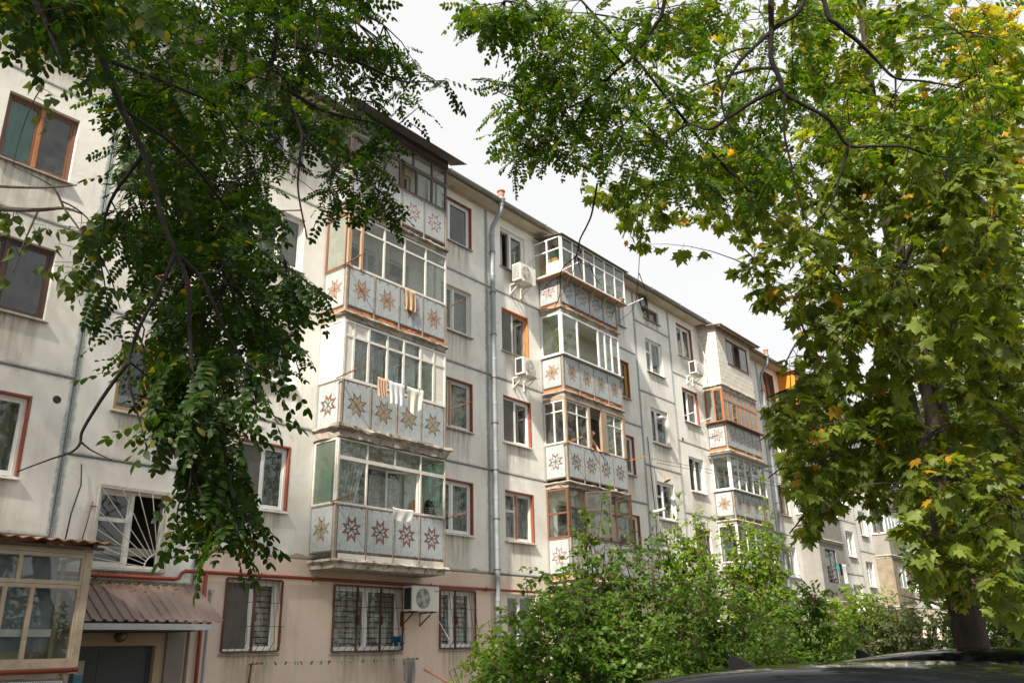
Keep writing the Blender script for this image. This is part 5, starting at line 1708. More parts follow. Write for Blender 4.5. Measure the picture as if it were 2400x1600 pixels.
for i, xx in enumerate((32.99, 33.22)):
    F_ = thing('flower_pot', (xx, -.93, 7.3), ('terracotta pot nearest the corner on the far white sill', 'second terracotta pot on the far white sill')[i], 'flower pot')
    m = MB(); m.lathe((xx - .03, -.40 - i * .25, 7.29), (0, 0, 1), [(0, .08), (.16, .11), (.16, .10), (.12, .001)], 12); m.build('pot', MT['terracotta'], F_)
    m = MB()
    for q_ in range(40):
        a = random.uniform(0, 6.28); r = random.uniform(.02, .12); z = random.uniform(.15, .5)
        c = Vector((xx - .03 + r * math.cos(a), -.40 - i * .25 + r * math.sin(a), 7.29 + z)); s = .04
        m.add([c + Vector((random.uniform(-s, s), random.uniform(-s, s), random.uniform(-s, s))) for _ in range(3)], [(0, 1, 2)])
    m.build('leaves', MT['lf_shrub2'], F_)


# ------------------------------------------------------------------ person leaning out of the weathered balcony
def skinned(name, joints, edges, mat, parent, root=0, sub=2):
    me = bpy.data.meshes.new(name)
    me.from_pydata([j[:3] for j in joints], edges, [])
    o = link(name, me, parent)
    me.materials.append(mat)
    sk = o.modifiers.new('skin', 'SKIN')
    me.skin_vertices.new() if not me.skin_vertices else None
    for i, j in enumerate(joints):
        r = j[3]
        me.skin_vertices[0].data[i].radius = (r, j[4] if len(j) > 4 else r)
        me.skin_vertices[0].data[i].use_root = (i == root)
    sk.use_smooth_shade = True
    ss = o.modifiers.new('sub', 'SUBSURF')
    ss.levels = ss.render_levels = sub
    return o


PX, PYY, PZ = 4.02, -.54, 6.16      # stands on the balcony floor
PE = thing('person', (PX, PYY, PZ), 'bald shirtless person leaning on the weathered balcony rail', 'person')
J = [(PX, PYY + .10, PZ + .92, .15, .12), (PX, PYY + .06, PZ + 1.10, .15, .12), (PX + .01, PYY - .02, PZ + 1.30, .17, .13), (PX + .01, PYY - .08, PZ + 1.43, .12, .10), (PX + .01, PYY - .12, PZ + 1.50, .055),
     (PX + .015, PYY - .15, PZ + 1.57, .07, .08), (PX + .015, PYY - .165, PZ + 1.65, .085, .10), (PX + .015, PYY - .155, PZ + 1.72, .06, .075),
     (PX + .20, PYY - .09, PZ + 1.40, .065), (PX + .27, PYY - .17, PZ + 1.20, .048), (PX + .23, PYY - .27, PZ + 1.10, .036), (PX + .30, PYY - .31, PZ + 1.085, .03),
     (PX - .19, PYY - .09, PZ + 1.40, .065), (PX - .27, PYY - .17, PZ + 1.20, .048), (PX - .20, PYY - .27, PZ + 1.10, .036), (PX - .12, PYY - .31, PZ + 1.085, .03),
     (PX + .09, PYY + .10, PZ + .84, .10), (PX + .10, PYY + .06, PZ + .46, .07), (PX + .10, PYY + .12, PZ + .08, .045), (PX + .10, PYY - .04, PZ + .04, .04),
     (PX - .09, PYY + .10, PZ + .84, .10), (PX - .10, PYY + .06, PZ + .46, .07), (PX - .10, PYY + .12, PZ + .08, .045), (PX - .10, PYY - .04, PZ + .04, .04)]
ED = [(0, 1), (1, 2), (2, 3), (3, 4), (4, 5), (5, 6), (6, 7), (3, 8), (8, 9), (9, 10), (10, 11), (3, 12), (12, 13), (13, 14), (14, 15), (0, 16), (16, 17), (17, 18), (18, 19), (0, 20), (20, 21), (21, 22), (22, 23)]
skinned('body', J, ED, MT['skin'], PE)
hp = Vector((PX + .015, PYY - .165, PZ + 1.63))
m = MB()
m.lathe(hp + Vector((0, -.085, -.01)), (0, -.8, -.5), [(0, .022), (.03, .014), (.036, .001)], 8)
for s in (-1, 1): m.lathe(hp + Vector((s * .086, .01, 0)), (s, 0, .1), [(0, .03), (.012, .034), (.02, .02)], 8)
m.build('face', MT['skin'], PE, smooth=True)
m = MB()
for s in (-1, 1): m.lathe(hp + Vector((s * .032, -.088, .018)), (0, -1, 0), [(0, .012), (.006, .006), (.007, .001)], 8)
m.box(hp.x - .025, hp.x + .025, hp.y - .092, hp.y - .075, hp.z - .062, hp.z - .054)
m.build('eyes_and_mouth', MT['cl_brown'], PE)
for s, hx in ((1, PX + .30), (-1, PX - .12)):
    base = (hx, PYY - .31, PZ + 1.085)
    HJ = [(base[0], base[1], base[2], .026, .02)]
    HE = []
    for i in range(5):
        dx = (.03 + .0 * i) * s + .0
        o0 = len(HJ)
        ln = (.05, .075, .08, .075, .06)[i]
        yy = base[1] + (.025 - i * .017)
        HJ += [(base[0] + s * .035, yy, base[2] + .004, .010), (base[0] + s * (.035 + ln * .6), yy - (.01 if i == 0 else 0), base[2] + .006, .009), (base[0] + s * (.035 + ln), yy - (.02 if i == 0 else 0), base[2] - .012, .007)]
        HE += [(0, o0), (o0, o0 + 1), (o0 + 1, o0 + 2)]
    skinned('hand', HJ, HE, MT['skin'], PE, 0, 1)
m = MB()
for s in (-1, 1): m.tube([(PX + s * .09, PYY + .10, PZ + .93), (PX + s * .10, PYY + .06, PZ + .5), (PX + s * .10, PYY + .11, PZ + .10)], [.135, .09, .07], 12, cap=False)
m.build('trousers', MT['trousers'], PE, smooth=True)

# ------------------------------------------------------------------ cables
def cable(name, pts, r, label, mat='cable', cat='cable', n=5):
    m = MB(); m.tube(pts, r, n)
    return m.build(name, MT[mat], smooth=True, label=label, cat=cat)


cable('cable', [(-11.02 + .32, -.05, 4.75), (-10.66, -.06, 4.4), (-10.75, -.06, 3.9), (-10.78, -.06, 3.42)], .012, 'dark cable running down beside the sunray window')
cable('cable', [(-10.42, -.05, 4.15), (-10.46, -.05, 3.8), (-10.52, -.06, 3.4)], .010, 'shorter rod between the sunray window and the dark cable', 'iron', 'rod')
loop = []
for i in range(60):
    a = i * .55
    rr = .30 + .08 * math.sin(i * .9)
    loop.append((9.0 + rr * .8 * math.cos(a), -.10 - .04 * math.sin(i * .3), 13.85 + rr * 1.3 * math.sin(a)))
cable('cable_coil', loop, .012, 'loose coil of cables hanging from the eaves above the stair windows')
cable('cable', [(8.6, -.05, 8.6), (8.62, -.06, 7.2), (8.7, -.07, 5.8), (8.62, -.06, 4.0), (8.65, -.05, 2.0)], .018, 'dark cable running down the stair bay wall')
cable('cable', [(8.9, -.05, 7.6), (8.95, -.06, 6.0), (9.0, -.06, 4.2), (8.9, -.05, 2.0)], .012, 'second dark cable on the stair bay wall')
cable('overhead_wire', [(8.75, -.06, 7.85), (20, -3.0, 7.5), (34, -6.8, 7.6)], .010, 'overhead wire running off from the stair bay', n=4)
cable('overhead_wire', [(9.1, -.06, 7.75), (20, -3.4, 7.2), (34, -7.2, 7.2)], .010, 'lower overhead wire running off from the stair bay', n=4)
m = MB(); m.tube([(8.45, -.02, 5.95), (8.45, -.22, 5.95), (8.75, -.42, 6.05)], [.06, .05, .05], 10)
SL = thing('wall_lamp', (8.45, -.02, 5.95), 'white lamp arm on the wall beside the stair windows', 'lamp')
m.build('arm', MT['cable_white'], SL, smooth=True)
m = MB(); m.lathe((9.65, -.10, 7.22), (0, -.4, -1), [(0, .04), (.02, .12), (.05, .13), (.06, .05)], 12); m.build('wall_lamp', MT['wood_raw'], label='small round lamp above the lower stair window', cat='lamp')
m = MB(); m.box(9.25, 9.6, -.35, -.12, 9.38, 9.46); m.bar((9.42, -.01, 9.36), (9.42, -.3, 9.42), .03, .03); m.build('wall_lamp', MT['sill_white'], label='flat white floodlight above the middle stair window', cat='lamp')

# dark pole leaning by the shrubs below the pink wall
m = MB(); m.tube([tuple(on) for on in (at(995, 1567, 11.5), at(1100, 1625, 10.6), at(1200, 1690, 9.8))], .02, 6)
m.build('leaning_pole', MT['iron'], label='dark pole sloping down in front of the pink wall', cat='pole')


# ------------------------------------------------------------------ cars
def car(name, rear, heading, label, roofz=1.66, Lc=4.5, W=1.84):
    """rear: centre of the rear bumper on the ground; heading: unit vector"""
    C_ = thing(name, (rear[0], rear[1], GZ), label, 'car', 'dark cars parked side by side')
    hx, hy = heading
    # stations: x along car, belt height, top height, half width at belt, half width at top
    ST = [(0.00, .62, .70, .70, .62), (.07, .90, .98, .84, .70), (.15, 1.02, 1.20, .89, .70), (.28, 1.05, 1.47, .91, .66), (.45, 1.05, 1.58, .92, .64), (.80, 1.04, 1.632, .92, .64), (1.35, 1.02, roofz, .92, .65), (2.05, 1.01, roofz - .005, .92, .63),
          (2.45, 1.00, roofz - .05, .92, .62), (2.80, .98, roofz - .17, .91, .62), (3.10, .97, 1.27, .91, .66), (3.35, .96, 1.06, .90, .74), (3.75, .90, .99, .89, .72), (4.15, .80, .90, .86, .68), (4.38, .68, .76, .80, .62), (4.5, .55, .60, .70, .55)]
    def T(x, y, z): return (rear[0] + hx * x - hy * y, rear[1] + hy * x + hx * y, GZ + z)
    body, glassm = MB(), MB()
    rows = []
    for (x, zb, zt, wb, wt) in ST:
        low = .30 if .2 < x < 4.3 else .42
        half = [(0, low - .04), (wb * .90, low), (wb * .985, low + .22), (wb, zb - .12), (wb * .97, zb), (wt + (wb - wt) * .12, zt - .10 * (zt - zb + .15)), (wt * .94, zt - .024), (wt * .74, zt - .004), (wt * .38, zt + .004), (0, zt + .007)]
        rows.append([(x, -y, z) for y, z in half] + [(x, y, z) for y, z in half[-2:0:-1]])
    n = len(rows[0])
    V = [T(*p) for r in rows for p in r]
    gf, bf = [], []
    for i in range(len(rows) - 1):
        for j in range(n):
            f = (i * n + j, i * n + (j + 1) % n, (i + 1) * n + (j + 1) % n, (i + 1) * n + j)
            side = j in (4, n - 6 + 1) or (j == n - 5)
            gh = 3 <= i <= 10
            is_side = j == 4 or j == n - 5
            screen = (i in (2, 3) or i in (9, 10)) and 5 <= j <= n - 6
            if (is_side and 3 <= i <= 10) or screen: gf.append(f)
            else: bf.append(f)
    body.add(V, bf); glassm.add(V, gf)
    body.add([T(*p) for p in rows[0]], [tuple(range(n))]); body.add([T(*p) for p in rows[-1]], [tuple(range(n - 1, -1, -1))])
    bo = body.build('body', MT['car_paint'], C_, smooth=True)
    gl = glassm.build('windows', MT['car_glass'], C_, smooth=True)
    ss = bo.modifiers.new('s', 'SUBSURF'); ss.levels = ss.render_levels = 2
    # shark fin aerial at the rear of the roof
    f = MB()
    fx, fz = .80, 1.628
    prof = [(0, -.02), (.008, .062), (.02, .075), (.05, .068), (.10, .042), (.16, .008), (.18, -.02)]
    vsx = []
    for s in (-1, 1):
        for a, h in prof: vsx.append(T(fx + a, s * (.026 * (1 - h / .075)) + s * .003, fz + h + .004 * a / .17))
    k = len(prof)
    fs = [tuple(range(k)), tuple(range(2 * k - 1, k - 1, -1))] + [(i, k + i, k + i + 1, i + 1) for i in range(k - 1)]
    f.add(vsx, fs)
    f.build('roof_aerial', MT['fin'], C_)
    for wx in (.86, 3.62):
        for s in (-1, 1):
            o = Vector(T(wx, s * (W / 2 - .20), .33)); ax = Vector((-hy * s, hx * s, 0))
            m = MB(); m.lathe(o, ax, [(0, .20), (0, .31), (.03, .335), (.17, .335), (.20, .31), (.20, .22), (.17, .2)], 24)
            w = m.build('wheel', MT['tyre'], C_, smooth=True)
            m = MB(); m.lathe(o + ax * .19, ax, [(-.03, .22), (0, .22), (.005, .205), (-.02, .19), (-.015, .06), (.0, .05), (.002, .001)], 20)
            m.build('rim', MT['rim'], w)
    for s in (-1, 1):
        m = MB(); c = [T(-.012, s * .40, .74), T(-.012, s * .62, .74), T(.06, s * .74, .86), T(.045, s * .42, .86)]; m.add(c + [tuple(np.array(q_) + np.array([hx * .06, hy * .06, 0])) for q_ in c], [(0, 1, 2, 3), (4, 5, 6, 7), (0, 4, 5, 1), (3, 7, 6, 2)]); m.build('tail_lamp', MT['lamp_red'], C_)
        m = MB(); c = [T(4.44, s * .42, .60), T(4.36, s * .70, .60), T(4.26, s * .74, .72), T(4.38, s * .44, .70)]; m.add(c, [(0, 1, 2, 3)]); m.build('headlight', MT['lamp_clear'], C_)
        m = MB(); m.lathe(T(2.95, s * .98, 1.02), (-hy * s, hx * s, 0), [(-.08, .05), (0, .09), (.1, .085), (.13, .02)], 12); m.build('wing_mirror', MT['car_paint'], C_, smooth=True)
    m = MB(); m.add([T(-.02, -.26, .52), T(-.02, .26, .52), T(-.02, .26, .63), T(-.02, -.26, .63)], [(0, 1, 2, 3)]); m.build('number_plate', MT['sill_white'], C_)
    return C_


def unit(a, b):
    l = math.hypot(a, b); return (a / l, b / l)


car('parked_car', (-12.35, -11.50), unit(.04, -1), 'black car roof in front, with the lower of the two shark fins')
car('parked_car', (-9.75, -11.35), unit(.10, -1), 'second black car behind the first, its shark fin before the bushes', roofz=1.70)
# ------------------------------------------------------------------ foliage
def np_mesh(name, V, loops, starts, totals, mat, smooth=False):
    me = bpy.data.meshes.new(name)
    me.vertices.add(len(V)); me.vertices.foreach_set('co', np.asarray(V, np.float32).ravel())
    me.loops.add(len(loops)); me.loops.foreach_set('vertex_index', np.asarray(loops, np.int32))
    me.polygons.add(len(starts)); me.polygons.foreach_set('loop_start', np.asarray(starts, np.int32)); me.polygons.foreach_set('loop_total', np.asarray(totals, np.int32))
    if smooth: me.polygons.foreach_set('use_smooth', np.ones(len(starts), bool))
    me.materials.append(mat)
    me.update(calc_edges=True)
    return me


class Tmpl:
    def __init__(self, V, F):
        self.V = np.array(V, float)
        self.F = F
        self.loops = np.array([i for f in F for i in f])
        self.tot = np.array([len(f) for f in F])
        self.st = np.concatenate([[0], np.cumsum(self.tot)[:-1]])


def nrm(a):
    a = np.asarray(a, float)
    return a / np.maximum(np.linalg.norm(a, axis=-1, keepdims=True), 1e-9)


def oval(o, d, n, L, W, prof, V, F, cup=.10):
    """a leaf blade from o along d, with normal n, added to V, F"""
    d = nrm(d); n = nrm(n - d * (n @ d)); s = np.cross(n, d)
    b = len(V)
    V.append(o)
    k = 0
    for t, w in prof[1:-1]:
        c = o + d * (L * t) - n * (L * .12 * t * t)
        V.append(c - s * (W * w) + n * (W * w * cup * 2)); V.append(c + s * (W * w) + n * (W * w * cup * 2)); k += 1
    V.append(o + d * L - n * (L * .14))
    F.append((b, b + 2, b + 1))
    for i in range(k - 1):
        F.append((b + 1 + 2 * i, b + 2 + 2 * i, b + 4 + 2 * i, b + 3 + 2 * i))
    F.append((b + 2 * k - 1, b + 2 * k, b + 2 * k + 1))


OV = [(0, 0), (.16, .34), (.42, .5), (.74, .42), (1, 0)]
OV_LO = [(0, 0), (.45, .5), (1, 0)]


def robinia_leaf(pairs, droop, lo=False):
    V, F = [], []
    zf = lambda t: -droop * t * t
    pt = lambda t: np.array([t, 0.03 * math.sin(t * 3), zf(t)])
    if not lo:
        for t0, t1 in ((0, .5), (.5, .97)):
            b = len(V); a, c = pt(t0), pt(t1)
            V += [a + [0, -.006, 0], a + [0, .006, 0], c + [0, .004, 0], c + [0, -.004, 0]]
            F.append((b, b + 3, b + 2, b + 1))
    prof = OV_LO if lo else OV
    for i in range(pairs):
        t = .17 + .78 * i / (pairs - 1)
        for s in (-1, 1):
            if random.random() < .05: continue
            d = np.array([.42 + random.uniform(-.15, .15), s, random.uniform(-.45, .05)])
            n = np.array([random.uniform(-.25, .25), -s * random.uniform(-.1, .5), 1.0])
            L = random.uniform(.165, .215) * (1 - .25 * abs(t - .55))
            oval(pt(t), d, n, L, L * random.uniform(.50, .60), prof, V, F)
    oval(pt(.96), np.array([1, 0, -.3]), np.array([0, 0, 1.]), .2, .11, prof, V, F)
    return Tmpl(V, F)


ROB = [robinia_leaf(p, d) for p, d in ((8, .15), (7, .3), (9, .22), (6, .10))]
ROB_LO = [robinia_leaf(6, .2, True), robinia_leaf(7, .3, True)]


def maple_leaf(cf=.20, ct=.22, tw=0.0):
    half = [(0, -.02), (.10, -.10), (.30, -.02), (.24, .10), (.42, .17), (.60, .20), (.50, .30), (.44, .40), (.52, .50), (.46, .58), (.62, .74), (.40, .72), (.30, .66), (.20, .62), (.22, .74), (.12, .86), (0, 1.06)]
    out = half + [(-x, y) for x, y in half[-2:0:-1]]
    V = [(0.30, 0, 0.02)] + [(y + random.uniform(-.01, .01), x + random.uniform(-.01, .01), -cf * abs(x) - ct * max(0, y - .3) ** 2 + tw * x * y + random.uniform(-.025, .025)) for x, y in out]
    n = len(out)
    F = [(0, 1 + (i + 1) % n, 1 + i) for i in range(n)]
    b = len(V)
    V += [(-.55, .012, .16), (-.55, -.012, .16), (0, -.010, 0), (0, .010, 0)]
    F.append((b, b + 1, b + 2, b + 3))
    return Tmpl(V, F)


MAP = [maple_leaf(*q) for q in ((.20, .22, 0), (.05, .5, .2), (.42, .1, -.2), (.30, .7, .1), (-.10, .35, .3), (.15, .15, -.3), (.55, .45, 0))]


def simple_leaf(prof, wid, pet=.0):
    V, F = [], []
    oval(np.array([pet, 0, 0.]), np.array([1., 0, -.05]), np.array([0, 0, 1.]), 1.0, wid, prof, V, F, cup=.14)
    if pet:
        b = len(V)
        V += [np.array([0, .012, .04]), np.array([0, -.012, .04]), np.array([pet, -.01, 0]), np.array([pet, .01, 0])]
        F.append((b, b + 1, b + 2, b + 3))
    return Tmpl(V, F)


HEART = [simple_leaf([(0, 0), (.10, .36), (.30, .5), (.62, .30), (1, 0)], .86, .45), simple_leaf([(0, 0), (.14, .40), (.34, .5), (.66, .27), (1, 0)], .78, .5)]
OVATE = [simple_leaf([(0, 0), (.22, .38), (.5, .48), (.78, .30), (1, 0)], .58, .15)]
RHOMB = [simple_leaf(OV_LO, .62)]


def bundle(tmpls, pos, d, n, sc, mat, name):
    """one mesh of many leaves"""
    d = nrm(d); n = nrm(n - d * np.sum(n * d, 1, keepdims=True)); s = np.cross(n, d)
    k = rng.integers(0, len(tmpls), len(pos))
    VV, LL, SS, TT = [], [], [], []
    vo = lo = 0
    for i, t in enumerate(tmpls):
        ix = np.where(k == i)[0]
        if not len(ix): continue
        v = pos[ix, None] + sc[ix, None, None] * (t.V[None, :, 0:1] * d[ix, None] + t.V[None, :, 1:2] * s[ix, None] + t.V[None, :, 2:3] * n[ix, None])
        m_ = len(t.V)
        VV.append(v.reshape(-1, 3))
        off = vo + np.arange(len(ix)) * m_
        LL.append((t.loops[None] + off[:, None]).ravel())
        lofs = lo + np.arange(len(ix)) * len(t.loops)
        SS.append((t.st[None] + lofs[:, None]).ravel())
        TT.append(np.tile(t.tot, len(ix)))
        vo += len(ix) * m_; lo += len(ix) * len(t.loops)
    return np_mesh(name, np.concatenate(VV), np.concatenate(LL), np.concatenate(SS), np.concatenate(TT), mat)


LMESH = {}


def leaf_objects(tmpls, key, pos, d, n, sc, mat, parent):
    d = nrm(d); n = nrm(n - d * np.sum(n * d, 1, keepdims=True)); s = np.cross(n, d)
    b = BASES.get(parent.parent.name) if parent.parent else None
    inv = Matrix.Translation(-b) if b is not None else None
    for i in range(len(pos)):
        k = int(rng.integers(0, len(tmpls)))
        kk = (key, k, mat.name)
        if kk not in LMESH:
            t = tmpls[k]
            LMESH[kk] = np_mesh('leaf', t.V, t.loops, t.st, t.tot, mat)
        o = bpy.data.objects.new('leaf', LMESH[kk])
        COL.objects.link(o)
        o.parent = parent
        M_ = Matrix.Identity(4)
        for r in range(3):
            M_[r][0], M_[r][1], M_[r][2], M_[r][3] = d[i][r] * sc[i], s[i][r] * sc[i], n[i][r] * sc[i], pos[i][r]
        o.matrix_basis = M_


def smooth_path(pts, n=6):
    """Catmull-Rom through points"""
    P = [np.asarray(p, float) for p in pts]
    if len(P) < 3: 
        return [P[0] + (P[-1] - P[0]) * t for t in np.linspace(0, 1, n)]
    out = []
    Q = [2 * P[0] - P[1]] + P + [2 * P[-1] - P[-2]]
    for i in range(1, len(Q) - 2):
        for t in np.linspace(0, 1, n, endpoint=False):
            a, b, c, d = Q[i - 1], Q[i], Q[i + 1], Q[i + 2]
            out.append(.5 * ((2 * b) + (-a + c) * t + (2 * a - 5 * b + 4 * c - d) * t * t + (-a + 3 * b - 3 * c + d) * t ** 3))
    out.append(P[-1])
    return out


def in_poly(u, v, poly):
    c = False
    j = len(poly) - 1
    for i in range(len(poly)):
        xi, yi = poly[i]; xj, yj = poly[j]
        if (yi > v) != (yj > v) and u < (xj - xi) * (v - yi) / (yj - yi) + xi: c = not c
        j = i
    return c


def region(poly, n, d0, d1, scale=1.0204):
    poly = [(x * scale, y * scale) for x, y in poly]
    us, vs_ = [p[0] for p in poly], [p[1] for p in poly]
    out = []
    while len(out) < n:
        u, v = random.uniform(min(us), max(us)), random.uniform(min(vs_), max(vs_))
        if in_poly(u, v, poly):
            out.append(at(u, v, random.uniform(d0, d1)))
    return np.array(out)


class Tree:
    def __init__(self, name, label, cat, base, bark, group=None):
        self.root = thing(name, base, label, cat, group)
        self.bark = bark
        self.samples, self.rad = [], []
        self.tw = MB()
        self.P, self.D, self.N, self.S = [], [], [], []

    def limb(self, pts, r0, r1, name='limb', n=6, sides=8, rec=True, wob=.0, mid=None):
        path = smooth_path(pts, n)
        if wob:
            path = [p + rng.normal(0, wob, 3) * (0 < i < len(path) - 1) for i, p in enumerate(path)]
        if mid is not None:
            k0 = int(mid[0] * n)
            rr = [r0 + (mid[1] - r0) * i / k0 if i < k0 else mid[1] + (r1 - mid[1]) * (i - k0) / (len(path) - 1 - k0) for i in range(len(path))]
        else:
            rr = [r0 + (r1 - r0) * i / (len(path) - 1) for i in range(len(path))]
        m = MB(); m.tube(path, rr, sides)
        m.build(name, self.bark, self.root, smooth=True)
        if rec:
            for p, r in zip(path, rr): self.samples.append(p); self.rad.append(r)
        return path

    def branch_to(self, centres, per=7, r=.010, sag=.10):
        """secondary branches from the limbs out to some of the leaf clusters"""
        if len(centres) == 0: return
        nodes = [centres[i] for i in rng.choice(len(centres), max(1, len(centres) // per), replace=False)]
        S_ = np.array(self.samples)
        nodes.sort(key=lambda c: np.min(np.linalg.norm(S_ - c, axis=1)))
        for c in nodes:
            S_ = np.array(self.samples)
            i = int(np.argmin(np.linalg.norm(S_ - c, axis=1) + .5 * np.maximum(0, c[2] - S_[:, 2])))
            p = S_[i]
            L = np.linalg.norm(c - p)
            if L < .25: continue
            mid = (p + c) / 2 + np.array([0, 0, sag * L]) + rng.normal(0, .06 * L, 3)
            path = [(1 - t) ** 2 * p + 2 * t * (1 - t) * mid + t * t * c for t in np.linspace(0, 1, 7)]
            r0 = min(self.rad[i] * .8, r * (.6 + .5 * L)); r1 = .003
            rr = list(np.linspace(r0, r1, 7))
            self.tw.tube(path, rr, 5, cap=False)
            for q, w in zip(path[1:], rr[1:]): self.samples.append(q); self.rad.append(w)

    def twigs(self, centres, leaves, size, mode, droop=.5, r=.0045, t0=.35, maxlen=1.6, sag=.12, tubes=True):
        if tubes is not False: self.branch_to(centres)
        S_ = np.array(self.samples)
        for c in centres:
            dd = np.linalg.norm(S_ - c, axis=1) + .6 * np.maximum(0, c[2] - S_[:, 2])
            i = int(np.argmin(dd))
            p = S_[i]
            L = np.linalg.norm(c - p)
            if L < .05: continue
            if L > maxlen:
                p = c + (p - c) / L * maxlen * random.uniform(.7, 1)
                L = np.linalg.norm(c - p)
            mid = (p + c) / 2 + np.array([0, 0, sag * L]) + rng.normal(0, .05 * L, 3)
            path = [(1 - t) ** 2 * p + 2 * t * (1 - t) * mid + t * t * c for t in np.linspace(0, 1, 6)]
            rr = np.linspace(r * (1 + L * .6), r * .35, 6)
            if tubes: self.tw.tube(path[::1 if L > .5 else 2] if tubes is True else [path[0], path[3], path[5]], list(rr)[::1 if L > .5 else 2] if tubes is True else [rr[0], rr[3], rr[5]], 4 if tubes is True else 3, cap=False)
            ax = nrm(c - p)
            side0 = nrm(np.cross(ax, [0, 0, 1.0]) + 1e-6)
            for j in range(leaves):
                t = t0 + (1 - t0) * (j + random.random() * .6) / leaves
                t = min(t, 1.0)
                q = (1 - t) ** 2 * p + 2 * t * (1 - t) * mid + t * t * c
                sgn = 1 if j % 2 else -1
                if mode == 'rob':
                    d = ax * random.uniform(.2, .7) + side0 * sgn * random.uniform(.5, 1.1) + np.array([0, 0, -droop * random.uniform(.3, 1.3)]) + rng.normal(0, .25, 3)
                    n = np.array([0, 0, 1.0]) + rng.normal(0, .35, 3)
                elif mode == 'maple':
                    a = random.uniform(0, 6.283)
                    d = np.array([math.cos(a), math.sin(a), 0]) * .8 + ax * .5 + np.array([0, 0, -random.uniform(.3, 1.1)])
                    n = np.array([-.25, -.15, .85]) + np.array([math.cos(a), math.sin(a), 0]) * .45 + rng.normal(0, .28, 3)
                    q = q + nrm(d) * size * .45
                elif mode == 'hang':
                    a = random.uniform(0, 6.283)
                    d = np.array([math.cos(a) * .5, math.sin(a) * .5, -1.0])
                    n = rng.normal(0, 1, 3) * [1, 1, .4]
                else:
                    d = ax * .5 + side0 * sgn * .8 + rng.normal(0, .5, 3) + np.array([0, 0, -.15])
                    n = np.array([-.2, -.2, 1.0]) + rng.normal(0, .5, 3)
                self.P.append(q); self.D.append(d); self.N.append(n); self.S.append(size * random.uniform(.55, 1.2))

    def finish(self, tmpls, key, mat, near=300, far_tmpls=None, far_d=7.0, twig_name='twigs', crown='crown'):
        P, D, N, S_ = (np.array(a) for a in (self.P, self.D, self.N, self.S))
        if self.tw.v: self.tw.build(twig_name, self.bark, self.root, smooth=False, kind='stuff')
        q = P - CAM
        dep = q @ CF
        u = 1200 + FPX * (q @ CR) / np.maximum(dep, .01); v = 800 - FPX * (q @ CU) / np.maximum(dep, .01)
        vis = (dep > .3) & (u > -60) & (u < 2460) & (v > -60) & (v < 1660)
        big = np.where(vis, S_ / np.maximum(dep, .05), 0)
        order = np.argsort(-big)
        pick = order[:near]
        pick = pick[big[pick] > 0]
        rest = np.ones(len(P), bool); rest[pick] = False
        ri = np.where(rest)[0]
        if far_tmpls is not None:
            f = ri[~vis[ri] | (dep[ri] > far_d)]; c = ri[vis[ri] & (dep[ri] <= far_d)]
        else:
            f, c = np.array([], int), ri
        groups = [g_ for g_ in ((tmpls, c), (far_tmpls, f)) if len(g_[1])]
        first = None
        for tm, ix in groups:
            me = bundle(tm, P[ix], D[ix], N[ix], S_[ix], mat, crown)
            o = link(crown if first is None else 'upper_crown', me, self.root, kind='stuff')
            first = first or o
        if first is None:
            first = link(crown, bpy.data.meshes.new(crown), self.root)
        if len(pick):
            leaf_objects(tmpls, key, P[pick], D[pick], N[pick], S_[pick], mat, first)
        self.crown = first


def px_limb(pts, scale=1.0):
    return [at(u * scale, v * scale, d) for u, v, d in pts]


def ellipsoid(c, r, n, shell=.5):
    out = []
    c, r = np.array(c), np.array(r)
    while len(out) < n:
        q = rng.uniform(-1, 1, 3)
        l = np.linalg.norm(q)
        if l < 1 and l > shell * rng.random(): out.append(c + q * r)
    return np.array(out)


def keep_clear(pts, polys, scale=1.0204, margin=60):
    """drop points that would hang in the open part of the view"""
    out = []
    for p in pts:
        u, v, d = pix(p)
        if d > 0 and -margin < u < 2400 + margin and -margin < v < 1600 + margin:
            if d < 1.6 or not any(in_poly(u / scale, v / scale, q) for q in polys): continue
        elif -1.2 < d <= 1.2 and np.linalg.norm(p - CAM) < 1.6:
            continue
        out.append(p)
    return np.array(out)


# ---- robinia hanging in at the left; its trunk stands outside the picture
P1 = [(20, -60), (870, -60), (825, 40), (870, 110), (950, 150), (1000, 105), (1040, 180), (990, 235), (925, 265), (915, 350), (870, 360), (915, 450), (870, 500), (800, 460), (740, 510), (690, 430), (640, 440), (600, 600), (270, 600), (265, 330), (230, 200), (190, 60), (20, 10)]
P2A = [(235, 520), (560, 520), (690, 600), (765, 650), (735, 710), (715, 820), (560, 830), (300, 830), (240, 780), (290, 690)]
P2B = [(300, 820), (700, 820), (680, 930), (640, 950), (560, 890), (530, 960), (545, 1040), (580, 1150), (560, 1220), (510, 1240), (460, 1210), (495, 1120), (440, 1040), (390, 1020), (355, 910)]
P3 = [(-20, -80), (330, -80), (280, 60), (170, 100), (90, 95), (0, 50)]
T = Tree('robinia_tree', 'dark robinia tree whose leafy branches hang in from the upper left', 'tree', (-20.8, -10.9, GZ), MT['bark_robinia'])
tb = np.array([-20.8, -10.9, GZ])
T.limb([tb, tb + [.1, .1, 3.0], tb + [.35, -.1, 6.0], tb + [.5, .2, 9.5], tb + [.4, .1, 14.0]], .24, .07, 'trunk', sides=12)
fork = tb + [.3, 0, 5.2]; fork2 = tb + [.45, .1, 7.5]
main = px_limb([(60, -420, 3.3), (169, 0, 3.0), (207, 62, 3.0), (241, 138, 2.95), (286, 255, 2.95), (337, 362, 2.95), (382, 517, 2.9), (410, 592, 2.85)])
T.limb([fork, fork + [1.6, .1, 1.0], main[0] + [-.6, 0, .5]] + main, .05, .008, n=7, mid=(4, .014))
